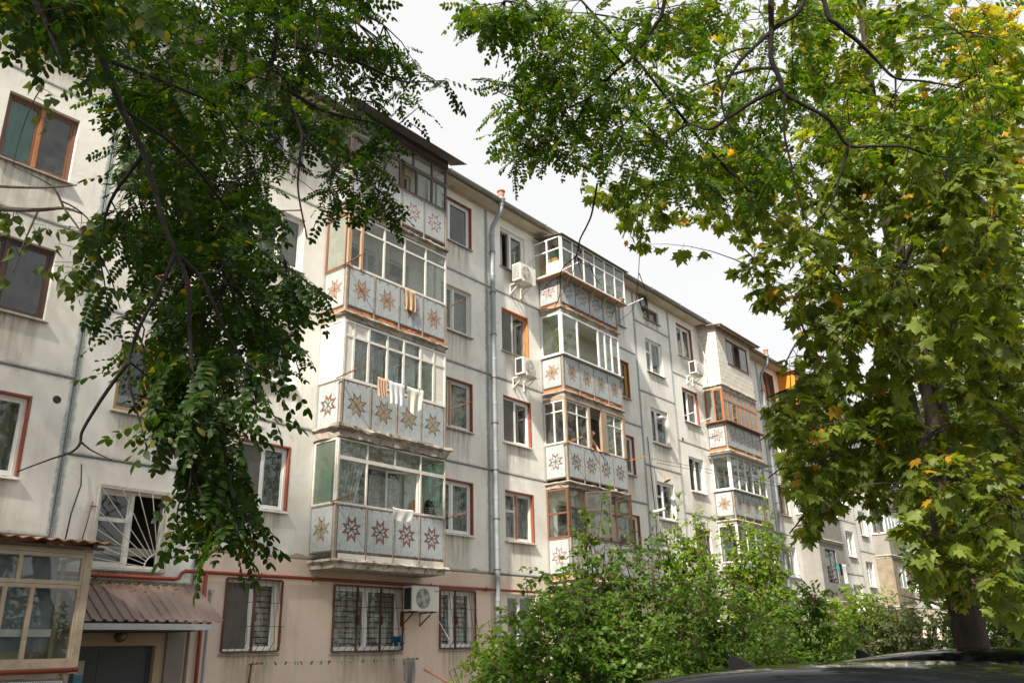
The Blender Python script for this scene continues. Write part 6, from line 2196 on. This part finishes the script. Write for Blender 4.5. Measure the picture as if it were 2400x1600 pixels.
T.limb(px_limb([(410, 592, 2.85), (379, 668, 2.8), (331, 757, 2.75), (306, 826, 2.75), (303, 895, 2.7), (324, 974, 2.7), (340, 1030, 2.68)]), .008, .002)
T.limb(px_limb([(410, 592, 2.85), (441, 668, 2.85), (444, 771, 2.8), (451, 874, 2.75), (455, 960, 2.7), (450, 1080, 2.65), (480, 1180, 2.6), (520, 1290, 2.58)]), .009, .002)
T.limb(px_limb([(410, 592, 2.85), (465, 644, 2.9), (496, 702, 2.9), (530, 778, 2.9), (579, 864, 2.9), (600, 960, 2.85), (560, 1050, 2.8)]), .008, .002)
T.limb(px_limb([(300, 850, 2.7), (262, 900, 2.7), (225, 955, 2.7), (193, 1010, 2.7), (187, 1040, 2.7), (165, 1060, 2.7), (120, 1075, 2.7), (40, 1105, 2.7)]), .007, .002, 'bare_twig')
T.limb(px_limb([(189, 1035, 2.7), (215, 1055, 2.7), (262, 1078, 2.7)]), .004, .0015, 'bare_twig')
T.limb(px_limb([(452, 1090, 2.62), (440, 1160, 2.62), (420, 1180, 2.62), (415, 1225, 2.62), (432, 1255, 2.62)]), .004, .0015, 'bare_twig')
T.limb(px_limb([(340, 1030, 2.68), (350, 1080, 2.68)]), .003, .0012, 'bare_twig')
T.limb([fork2, fork2 + [2.2, .6, .6]] + px_limb([(560, -260, 4.8), (644, 0, 4.6), (637, 155, 4.6), (640, 190, 4.55), (675, 241, 4.5), (706, 310, 4.45), (702, 379, 4.4), (699, 448, 4.4), (720, 560, 4.4)]), .05, .004, n=7, mid=(3, .012))
T.limb(px_limb([(637, 100, 4.6), (740, 120, 4.7), (850, 150, 4.8), (940, 190, 4.9), (1030, 190, 4.9)]), .014, .003)
T.limb(px_limb([(640, 190, 4.55), (760, 260, 4.7), (880, 290, 4.8), (940, 330, 4.8)]), .012, .003)
T.limb(px_limb([(560, -200, 4.8), (740, -40, 5.0), (850, 30, 5.2), (900, 60, 5.2)]), .02, .004)
T.limb(px_limb([(706, 310, 4.45), (790, 400, 4.5), (880, 440, 4.5), (930, 500, 4.5)]), .008, .003)
T.limb(px_limb([(241, 138, 2.95), (380, 190, 3.4), (520, 260, 3.9), (600, 380, 4.1)]), .009, .003)
T.limb(px_limb([(286, 255, 2.95), (430, 360, 3.3), (560, 520, 3.6), (690, 640, 3.8), (780, 700, 3.8)]), .008, .003)
T.limb(px_limb([(337, 362, 2.95), (260, 470, 3.0), (230, 590, 3.0)]), .008, .003)
T.limb(px_limb([(40, -300, 2.6), (60, -60, 2.4), (110, 60, 2.4), (150, 160, 2.4)]), .012, .003)
T.limb([fork, fork + [1.2, -.2, .4]] + px_limb([(-60, -420, 2.8), (40, -300, 2.6)]), .04, .012)
for a in range(9):                                   # the rest of the crown above and behind the camera
    th = a * .7 + .3
    e = np.array([-20.4, -10.9, 10.0]) + np.array([4.2 * math.cos(th), 3.4 * math.sin(th), random.uniform(-1.5, 3.2)])
    T.limb([fork2, (fork2 + e) / 2 + [0, 0, .5], e], .07, .015, sides=6)
random.seed(11)
T.twigs(region(P1, 430, 4.4, 7.0), 6, .185, 'rob', r=.004)
T.twigs(region(P1, 30, 3.4, 4.4), 5, .20, 'rob', r=.004)
T.twigs(region([(330, 150), (600, 150), (640, 450), (600, 600), (260, 600), (300, 330)], 70, 3.4, 4.8), 5, .18, 'rob', r=.004)
T.twigs(region(P2A, 96, 3.0, 4.2), 5, .185, 'rob', r=.0035, maxlen=.8, droop=.8)
T.twigs(region(P2B, 66, 2.5, 3.2), 5, .19, 'rob', r=.0035, maxlen=.7, droop=.9)
T.twigs(region(P3, 56, 2.4, 3.6), 4, .19, 'rob', r=.0035, maxlen=.8)
crownpts = keep_clear(ellipsoid((-20.4, -10.9, 10.0), (5.8, 4.6, 5.0), 1150), [P3])  # unseen bulk of the crown, put overhead to shade the hanging boughs
crownpts = crownpts[crownpts[:, 2] > 4.6]
T.twigs(crownpts, 5, .29, 'rob', maxlen=.9, tubes=False)
T.finish(ROB, 'robinia', MT['lf_rob_shade'], 300, ROB_LO, 7.0)

# ---- poplar with heart-shaped leaves at the left edge
T = Tree('poplar_tree', 'poplar with small heart-shaped leaves reaching in at the left edge', 'tree', (-18.6, -6.2, GZ), MT['bark_birch'])
tb = np.array([-18.6, -6.2, GZ])
T.limb([tb, tb + [.05, .05, 4], tb + [0, .1, 9], tb + [.1, 0, 17]], .2, .04, 'trunk', sides=12)
T.limb([tb + [0, 0, 3.0], tb + [1.0, -3.2, 3.6]] + px_limb([(-180, 480, 3.9), (0, 490, 3.7), (90, 492, 3.6), (150, 488, 3.6), (190, 500, 3.6)]), .04, .004, n=7, mid=(3, .011))
T.limb(px_limb([(-100, 430, 3.8), (0, 437, 3.6), (100, 440, 3.55), (180, 434, 3.55)]), .008, .003)
T.limb(px_limb([(150, 488, 3.6), (125, 440, 3.6), (75, 410, 3.6), (30, 390, 3.6)]), .005, .002)
T.limb(px_limb([(90, 492, 3.6), (60, 560, 3.55), (30, 640, 3.5)]), .005, .002)
T.limb(px_limb([(150, 488, 3.6), (200, 560, 3.55), (230, 640, 3.5)]), .005, .002)
for a in range(10):
    th = a * .63
    e = np.array([-18.6, -5.0, 6.5 + a * .75]) + np.array([3.0 * math.cos(th), 3.0 * math.sin(th), 1.5])
    T.limb([tb + [0, 0, 4.2 + a * .8], (tb + [0, 0, 5 + a * .8] + e) / 2, e], .05, .012, sides=6)
random.seed(5)
PB = [(0, 420), (60, 500), (240, 470), (240, 640), (180, 690), (140, 740), (110, 660), (60, 620), (0, 640)]
PB2 = [(60, 170), (120, 190), (150, 270), (130, 320), (90, 260)]
T.twigs(region(PB, 42, 3.3, 3.9), 4, .052, 'hang', r=.002, maxlen=.5)
T.twigs(region(PB2, 6, 3.4, 3.9), 3, .05, 'hang', r=.002, maxlen=.5)
cp = ellipsoid((-18.0, -4.5, 11.3), (4.3, 4.2, 6.6), 2600)  # unseen upper crown, enlarged and thickened to shade the left wall
cp = keep_clear(cp, [P3])
T.twigs(cp, 10, .17, 'any', maxlen=.9, tubes=False)
T.finish(HEART, 'heart', MT['lf_birch'], 190, RHOMB, 7.0)

# ---- robinia over the upper right; trunk behind the camera
R1 = [(1040, 0), (1062, 70), (1120, 90), (1200, 60), (1255, 20), (1290, 70), (1240, 130), (1150, 150), (1135, 195), (1150, 250), (1140, 300), (1170, 395), (1240, 380), (1290, 300), (1330, 380), (1440, 440), (1560, 480), (1800, 520), (2100, 430), (2352, 380), (2352, 0)]
T = Tree('robinia_tree', 'robinia tree whose dark forked branches spread across the upper right', 'tree', (-13.2, -19.4, GZ), MT['bark_robinia'])
tb = np.array([-13.2, -19.4, GZ])
T.limb([tb, tb + [-.2, .2, 3.5], tb + [-.1, .6, 7.0], tb + [.2, .8, 11]], .26, .07, 'trunk', sides=12)
f1 = tb + [-.1, .5, 6.2]
top1 = px_limb([(1807, -330, 4.7), (1807, 0, 4.6), (1808, 69, 4.6), (1808, 138, 4.6), (1827, 183, 4.6), (1838, 217, 4.6), (1875, 241, 4.6), (1931, 272, 4.6), (1958, 300, 4.6), (1989, 341, 4.6), (2048, 343, 4.7), (2117, 344, 4.8), (2185, 365, 4.9), (2272, 369, 5.0)])
T.limb([f1, (f1 + top1[0]) / 2 + [0, 0, .4]] + top1, .07, .005, n=7, mid=(3, .016))
T.limb(px_limb([(1900, -200, 4.7), (1884, 3, 4.6), (1820, 62, 4.6), (1772, 107, 4.6), (1731, 148, 4.6), (1703, 196, 4.6), (1691, 234, 4.6), (1703, 282, 4.6), (1724, 310, 4.6)]), .015, .004)
T.limb([f1] + px_limb([(1880, -350, 4.4), (1931, 0, 4.3), (1965, 59, 4.3), (2013, 100, 4.35), (2058, 145, 4.4), (2099, 183, 4.4), (2168, 191, 4.5), (2254, 207, 4.6)]), .06, .004, mid=(2, .013))
T.limb(px_limb([(1827, 207, 4.6), (1772, 234, 4.6), (1703, 279, 4.65), (1662, 303, 4.7), (1610, 293, 4.8), (1560, 330, 4.9)]), .014, .003)
T.limb(px_limb([(1838, 220, 4.6), (1838, 310, 4.6), (1855, 389, 4.6), (1872, 465, 4.6), (1893, 534, 4.6)]), .008, .003)
T.limb(px_limb([(1989, 341, 4.6), (1979, 379, 4.6), (1965, 424, 4.6), (1948, 479, 4.6), (1896, 537, 4.6)]), .010, .003)
T.limb(px_limb([(1948, 479, 4.6), (1990, 515, 4.6), (2025, 535, 4.6)]), .005, .003)
T.limb(px_limb([(2099, 183, 4.4), (2099, 230, 4.4), (2095, 290, 4.4)]), .006, .002)
T.limb([f1] + px_limb([(1600, -320, 5.2), (1558, 0, 5.1), (1534, 62, 5.1), (1489, 127, 5.1), (1437, 172, 5.1), (1410, 188, 5.2), (1330, 160, 5.3), (1240, 110, 5.4)]), .06, .003, mid=(2, .013))
T.limb(px_limb([(1300, -120, 5.3), (1230, 0, 5.3), (1160, 40, 5.4), (1110, 60, 5.4)]), .012, .003)
T.limb(px_limb([(1227, 0, 5.6), (1327, 107, 5.6), (1416, 193, 5.7), (1500, 280, 5.8), (1600, 379, 5.9), (1700, 470, 6)]), .006, .009)
T.limb(px_limb([(1361, 0, 5.8), (1420, 65, 5.8), (1489, 138, 5.9), (1578, 248, 6.0), (1660, 350, 6.1), (1760, 450, 6.2)]), .008, .014)
T.limb(px_limb([(1437, 172, 5.1), (1380, 230, 5.3), (1290, 260, 5.4), (1200, 230, 5.5), (1160, 210, 5.5)]), .008, .003)
T.limb(px_limb([(1380, 230, 5.3), (1330, 310, 5.4), (1240, 350, 5.5)]), .007, .003)
# dead hanging twig in front of the glass balcony
T.limb(px_limb([(1400, 430, 5.6), (1387, 500, 5.6), (1375, 530, 5.6), (1360, 560, 5.6), (1355, 585, 5.6), (1362, 590, 5.6), (1345, 605, 5.6), (1315, 635, 5.6), (1312, 690, 5.6), (1300, 720, 5.6)]), .007, .002, 'dead_branch')
for pts in ([(1357, 578, 5.6), (1350, 600, 5.6), (1345, 630, 5.6), (1335, 660, 5.6), (1315, 695, 5.6)], [(1352, 600, 5.6), (1370, 620, 5.6), (1390, 625, 5.6)], [(1354, 603, 5.6), (1358, 625, 5.6), (1365, 650, 5.6)], [(1380, 615, 5.6), (1395, 650, 5.6), (1410, 670, 5.6)], [(1330, 640, 5.6), (1290, 660, 5.6), (1265, 690, 5.6)], [(1510, 480, 5.7), (1500, 580, 5.7), (1495, 660, 5.7), (1485, 720, 5.7), (1455, 750, 5.7)], [(1498, 640, 5.7), (1520, 700, 5.7)]):
    T.limb(px_limb(pts), .0035, .0012, 'dead_branch', sides=5)
for a in range(8):
    th = a * .8
    e = np.array([-12.4, -18.6, 9.2]) + np.array([3.6 * math.cos(th), 2.8 * math.sin(th), random.uniform(-.6, 2.4)])
    T.limb([f1, (f1 + e) / 2 + [0, 0, .5], e], .07, .015, sides=6)
random.seed(21)
T.twigs(region([q for q in R1[:-4]] + [(1800, 470), (1850, 250), (1900, 0)], 250, 4.8, 6.8), 6, .19, 'rob', r=.0035)
T.twigs(region([(1850, -40), (2352, -40), (2352, 330), (2100, 380), (1820, 450)], 80, 4.6, 6.4), 5, .19, 'rob', r=.0035)
T.twigs(region([(1140, 120), (1300, 60), (1420, 120), (1420, 380), (1240, 390), (1160, 390), (1150, 260)], 46, 5.0, 6.2), 6, .19, 'rob', r=.0035)
T.twigs(region([(1040, 0), (1062, 70), (1120, 90), (1200, 60), (1255, 20), (1300, 0)], 22, 5.0, 5.8), 6, .19, 'rob', r=.0035)
cp = keep_clear(ellipsoid((-12.4, -18.8, 9.4), (4.6, 3.6, 3.4), 380), [R1])
cp = cp[cp[:, 2] > 5.0]
T.twigs(cp, 5, .27, 'rob', maxlen=.9, tubes=False)
T.finish(ROB, 'robinia', MT['lf_rob_shade2'], 300, ROB_LO, 7.5)

# ---- Norway maple at the right
M1 = [(1330, 430), (1400, 480), (1440, 540), (1460, 590), (1490, 550), (1540, 510), (1640, 510), (1700, 560), (1690, 620), (1730, 690), (1775, 715), (1810, 790), (1800, 830), (1850, 860), (1960, 790), (2100, 800), (2352, 760), (2352, 150), (1900, 250), (1500, 380)]
M2 = [(1790, 885), (1760, 960), (1780, 1040), (1800, 1110), (1850, 1150), (1830, 1240), (1865, 1260), (1890, 1190), (1950, 1140), (1985, 1050), (2070, 1090), (2130, 1050), (2352, 1040), (2352, 680), (2000, 760), (1870, 840)]
M3 = [(2070, 1050), (2080, 1230), (2130, 1350), (2200, 1400), (2352, 1420), (2352, 980)]
T = Tree('maple_tree', 'sunlit maple tree with a forked trunk behind the parked cars', 'tree', tuple(at(2281, 1600, 9.0)[:2]) + (GZ,), MT['bark_maple'])
def up_limb(pts):
    # the trunk stands upright: its upper parts are farther from the lens than its foot
    return [at(u, v, d + .0013 * (1500 - v)) for u, v, d in pts]


stem = up_limb([(2278, 1500, 9.0), (2258, 1405, 9.0), (2237, 1318, 8.95), (2216, 1232, 8.9), (2205, 1120, 8.8), (2200, 1000, 8.75), (2180, 900, 8.7), (2160, 820, 8.7), (2133, 723, 8.7), (2110, 633, 8.7), (2088, 540, 8.7), (2068, 448, 8.7), (2062, 379, 8.8), (2048, 276, 8.9), (2030, 120, 9.0), (2010, -100, 9.1)])
tb = np.array([stem[0][0] + .02, stem[0][1], GZ])
T.limb([tb - [0, 0, .1], tb * .5 + stem[0] * .5 + [.01, 0, 0]] + stem[:1] + stem[1:], .195, .045, 'trunk', sides=14, wob=.006)
T.limb(up_limb([(2216, 1200, 8.9), (2170, 1080, 8.7), (2125, 930, 8.6), (2090, 810, 8.5), (2061, 709, 8.5), (2037, 599, 8.4), (1995, 500, 8.4), (1958, 379, 8.4), (1944, 310, 8.4), (1927, 207, 8.4), (1886, 69, 8.4), (1870, -100, 8.5)]), .10, .04, 'trunk', sides=12, wob=.005)
T.limb(up_limb([(2170, 1180, 8.8), (2110, 1120, 8.2), (2092, 1070, 7.9), (2079, 1012, 7.8), (2068, 960, 7.7), (2044, 919, 7.6), (2013, 902, 7.5), (1960, 880, 7.3), (1880, 900, 7.1), (1800, 930, 7.0)]), .045, .008)
T.limb(up_limb([(2079, 1012, 7.8), (2000, 1000, 7.6), (1930, 1010, 7.4), (1850, 1080, 7.2), (1800, 1120, 7.0)]), .018, .005)
T.limb(up_limb([(2092, 1070, 7.9), (2020, 1080, 7.6), (1960, 1140, 7.2), (1900, 1190, 7.0), (1850, 1250, 6.9)]), .018, .005)
T.limb(up_limb([(2110, 1100, 8.2), (2130, 1000, 7.4), (2120, 880, 7.0), (2140, 800, 6.8)]), .022, .006)
T.limb(up_limb([(1990, 500, 8.4), (1900, 470, 8.2), (1800, 420, 8.0), (1670, 385, 7.9), (1560, 430, 7.8), (1480, 500, 7.8)]), .04, .007)
T.limb(up_limb([(2037, 599, 8.4), (1950, 560, 8.0), (1880, 560, 7.6), (1780, 600, 7.3), (1730, 650, 7.2)]), .03, .006)
T.limb(up_limb([(2088, 780, 8.5), (2000, 700, 8.0), (1930, 610, 7.6), (1870, 560, 7.4)]), .03, .006)
T.limb(up_limb([(2061, 709, 8.5), (1960, 760, 8.1), (1880, 790, 7.8), (1840, 850, 7.6)]), .025, .006)
T.limb(up_limb([(2133, 723, 8.7), (2200, 640, 7.6), (2280, 560, 6.6), (2380, 520, 6.0)]), .04, .008)
T.limb(up_limb([(2180, 900, 8.7), (2260, 840, 7.4), (2330, 800, 6.2), (2420, 780, 5.6)]), .04, .008)
T.limb(up_limb([(2200, 1000, 8.75), (2160, 1040, 7.0), (2130, 1100, 5.8), (2090, 1150, 5.2)]), .035, .006)
T.limb(up_limb([(2205, 1120, 8.8), (2270, 1120, 7.0), (2330, 1160, 5.6), (2390, 1200, 5.0)]), .035, .006)
T.limb(up_limb([(2216, 1232, 8.9), (2230, 1260, 7.2), (2260, 1320, 5.8), (2290, 1380, 5.0)]), .03, .006)
T.limb(up_limb([(2110, 633, 8.7), (2200, 440, 8.0), (2300, 300, 7.4), (2420, 220, 7.0)]), .04, .008)
T.limb(up_limb([(2062, 379, 8.8), (2180, 260, 8.4), (2320, 140, 8.0)]), .03, .008)
T.limb(up_limb([(1927, 207, 8.4), (1800, 160, 8.2), (1650, 200, 8.0), (1520, 280, 7.9)]), .03, .006)
T.limb(up_limb([(2010, -60, 9.1), (2200, -300, 9.0), (2500, -420, 8.5)]), .05, .01)
T.limb(up_limb([(1880, 0, 8.4), (1700, -250, 8.2), (1500, -350, 8.0)]), .05, .01)
random.seed(33)
TRK = [(pix(p)[0], pix(p)[1]) for p in stem]


def off_trunk(pts):
    out = []
    for p in pts:
        u, v, d = pix(p)
        near = min((abs(v - b_), a_) for a_, b_ in TRK)
        if d < 9 and abs(u - near[1]) < 48 and v > 500 and random.random() < .6: continue
        out.append(p)
    return np.array(out)


T.twigs(off_trunk(region(M1, 800, 6.4, 9.4)), 7, .102, 'maple', r=.004, maxlen=1.0)
T.twigs(off_trunk(region([(1900, 300), (2352, 300), (2352, 860), (1950, 760)], 340, 5.4, 8.6)), 7, .10, 'maple', r=.004, maxlen=1.0)
T.twigs(off_trunk(region(M2, 430, 6.0, 8.8)), 7, .10, 'maple', r=.004, maxlen=.9)
T.twigs(off_trunk(region(M3, 240, 5.2, 8.0)), 7, .10, 'maple', r=.004, maxlen=.9)
T.twigs(off_trunk(region([(1800, 880), (2080, 860), (2080, 1090), (1960, 1120), (1850, 1110), (1790, 1000)], 110, 6.5, 9.0)), 7, .10, 'maple', r=.004, maxlen=.9)
T.twigs(region([(1800, -20), (2210, -20), (2160, 120), (2200, 330), (1900, 330)], 190, 8.0, 11.5), 7, .12, 'maple', r=.004, maxlen=1.0)
T.twigs(region([(1800, 1070), (2060, 1080), (2060, 1180), (1950, 1180), (1850, 1210)], 55, 6.5, 9.0), 7, .10, 'maple', r=.004, maxlen=.9)
T.twigs(region([(1480, 0), (1900, 0), (1950, 420), (1600, 420), (1400, 330)], 130, 8.0, 11.0), 7, .105, 'maple', r=.004, maxlen=1.0)
T.twigs(region([(2352, 450), (2700, 500), (2700, 1300), (2352, 1400)], 70, 5.8, 9.0), 6, .12, 'maple', maxlen=1.0)
T.twigs(region([(1600, 0), (1500, -500), (2600, -500), (2400, 0)], 70, 7.5, 10.0), 6, .13, 'maple', maxlen=1.0)
T.finish(MAP, 'maple', MT['lf_maple'], 300)

T = Tree('maple_tree', 'yellowing maple crown glowing at the right edge', 'tree', (-3.5, -15.8, GZ), MT['bark_maple'])
tb = np.array([-3.5, -15.8, GZ])
T.limb([tb, tb + [0, .1, 3], tb + [-.2, .2, 7], tb + [0, .3, 12]], .2, .05, 'trunk', sides=12)
for a in range(12):
    th = a * 1.9
    e = np.array([-3.5, -15.4, 4.5 + a * .6]) + np.array([2.6 * math.cos(th), 2.2 * math.sin(th), .8])
    T.limb([tb + [0, .1, 3.4 + a * .55], (tb + [0, .1, 4.4 + a * .55] + e) / 2, e], .05, .01, sides=6)
Y1 = [(2190, 0), (2352, 0), (2352, 420), (2230, 420), (2180, 320), (2230, 220), (2160, 120)]
T.twigs(region(Y1, 230, 9.5, 13.0), 8, .12, 'maple', maxlen=1.0)
T.twigs(region([(2352, -200), (2750, -200), (2750, 900), (2352, 600)], 80, 11.0, 15), 6, .14, 'maple', maxlen=1.0)
T.finish(MAP, 'maple', MT['lf_maple2'], 120)


# ---- trees farther along the yard
def far_tree(label, base, h, crown_c, crown_r, n, leaf, mat, lv=9, bark='bark_maple', name='broadleaf_tree', near=0, polys=None):
    T = Tree(name, label, 'tree', (base[0], base[1], GZ), MT[bark], 'trees farther along the yard')
    tb = np.array([base[0], base[1], GZ])
    T.limb([tb, tb + [.1, 0, h * .3], tb + [-.1, .1, h * .6], tb + [0, 0, h * .92]], .03 + h * .018, .03, 'trunk', sides=10)
    for a in range(14):
        th = a * 2.4
        e = np.array(crown_c) + np.array(crown_r) * .7 * np.array([math.cos(th), math.sin(th), -.8 + 1.6 * a / 13])
        s0 = tb + [0, 0, max(1.0, min(h * .85, e[2] - 1.2 + GZ))]
        T.limb([s0, (s0 + e) / 2 + [0, 0, .4], e], .06, .012, sides=6)
    lob = ellipsoid(crown_c, np.array(crown_r) * .85, 26, .9)
    pts = lob[rng.integers(0, len(lob), n)] + rng.normal(0, 1, (n, 3)) * np.array(crown_r) * .20
    pts = pts[pts[:, 2] > .4]
    if polys is not None: pts = keep_clear(pts, polys)
    T.twigs(pts, lv, leaf, 'any', maxlen=1.0, r=.006, tubes='lo')
    T.finish(RHOMB, 'rhomb', MT[mat], near)


FARP = [[(2010, 330), (1950, 0), (2352, 0), (2352, 250), (2352, 1500), (2180, 1500), (2080, 1400), (2060, 1180), (2100, 900), (2030, 650)]]
far_tree('dark green tree filling the right edge behind the maple', (7.0, -10.9), 14, (7.0, -10.7, 8.0), (4.6, 4.0, 7.4), 2600, .18, 'lf_dark', polys=FARP)
far_tree('pale grey-green tree glimpsed through the maple at upper right', (16.0, -9.6), 17, (16.0, -9.6, 10), (5.0, 4.5, 6.5), 1800, .21, 'lf_pale', polys=FARP)
far_tree('dark tree low behind the maple trunk', (1.5, -11.4), 9, (1.5, -11.2, 4.4), (3.0, 2.6, 4.2), 1800, .14, 'lf_dark', polys=FARP)
far_tree('tall tree beyond the far end of the block', (38.0, -7.0), 15, (38, -7.0, 8.5), (6, 4.5, 6.5), 1000, .26, 'lf_dark')
far_tree('tall tree closing the yard at the far right', (27.0, -9.6), 18, (27, -9.6, 9.5), (7, 5, 8), 1200, .26, 'lf_dark')


# ---- shrubs in front of the block
def shrub(label, u, d, vtop, hw, n, leaf, mat, lv=9, name='shrub', flat=1.0, vbase=1525, near=0, sprigs=0, squash=1.0):
    g0 = at(u, vbase, d)
    top = at(u, vtop, d)
    H = top[2] - GZ
    r = hw / FPX * d * 1.12
    T = Tree(name, label, 'shrub', (g0[0], g0[1], GZ), MT['twig'], 'shrubs in front of the block')
    tb = np.array([g0[0], g0[1], GZ])
    for a in range(9):
        th = a * 2.4 + random.random()
        e = tb + np.array([r * .65 * math.cos(th) * (.3 + .7 * random.random()), r * .65 * math.sin(th) * (.3 + .7 * random.random()), H * random.uniform(.55, .93)])
        T.limb([tb + rng.normal(0, .08, 3) * [1, 1, 0], tb * .45 + e * .55 + [0, 0, .1 * H] , e], .022, .006, 'stem', sides=6, n=5)
    c = tb + np.array([0, 0, H * .5])
    rr = np.array([r, r * .9, H * .5]) * .86
    nl = max(10, int(n / 14))
    lob = ellipsoid(c, rr, nl, .9)
    pts = lob[rng.integers(0, nl, n)] + rng.normal(0, 1, (n, 3)) * np.array([r, r, H * .5]) * .17
    pts = pts[(pts[:, 2] > .02) & (pts[:, 2] < H * 1.02 + GZ)]
    T.twigs(pts, lv, leaf, 'any', maxlen=.55, r=.0035, tubes='lo')
    for i in range(sprigs):
        a = random.uniform(0, 6.28); q = r * random.uniform(0, .7)
        p0 = tb + np.array([q * math.cos(a), q * math.sin(a), H * random.uniform(.75, .9)])
        p1 = p0 + np.array([random.uniform(-.15, .15), random.uniform(-.15, .15), H * random.uniform(.15, .28)])
        T.limb([p0, (p0 + p1) / 2 + rng.normal(0, .02, 3), p1], .006, .002, 'stem', sides=5, n=4)
        k = 12
        T.twigs(np.array([p0 + (p1 - p0) * t + rng.normal(0, .07, 3) for t in np.linspace(.1, 1.05, k)]), 4, leaf, 'any', maxlen=.2, r=.002)
    T.finish(OVATE, 'ovate', MT[mat], near, crown='foliage')


random.seed(44)
shrub('leafy green shrub whose left lobe overlaps the white window', 1330, 8.4, 1330, 205, 1747, 0.069, 'lf_shrub', near=0, sprigs=2)
shrub('tall slim shrub rising in front of the brown framed balcony', 1395, 9.2, 1190, 95, 758, 0.069, 'lf_shrub', sprigs=2)
shrub('broad green shrub in the middle below the stair windows', 1560, 9.6, 1230, 190, 1839, 0.065, 'lf_shrub', sprigs=2)
shrub('sunlit yellow-green shrub top in front of the stair windows', 1640, 12.5, 1195, 85, 965, 0.073, 'lf_shrub2', sprigs=2)
shrub('sunlit light green shrub in front of the third balcony column', 1795, 12.0, 1190, 105, 1288, 0.073, 'lf_shrub2', sprigs=3)
shrub('dark dense shrub right behind the near car roof', 1690, 8.8, 1360, 210, 1839, 0.058, 'lf_shrub')
shrub('dark shrub between the near fin and the far fin', 1890, 10.5, 1360, 130, 1196, 0.062, 'lf_shrub')
shrub('bright low shrub behind the far car fin', 2010, 13.5, 1375, 160, 1426, 0.073, 'lf_shrub2')
shrub('greyish shrub below the far stone walled balcony', 2120, 12.5, 1385, 120, 1288, 0.067, 'lf_pale')
shrub('low light green shrub below the pink wall', 1170, 9.4, 1470, 105, 758, 0.062, 'lf_shrub2', vbase=1540)
shrub('dark shrub beside the maple trunk foot', 2330, 12.0, 1330, 140, 1288, 0.073, 'lf_dark')
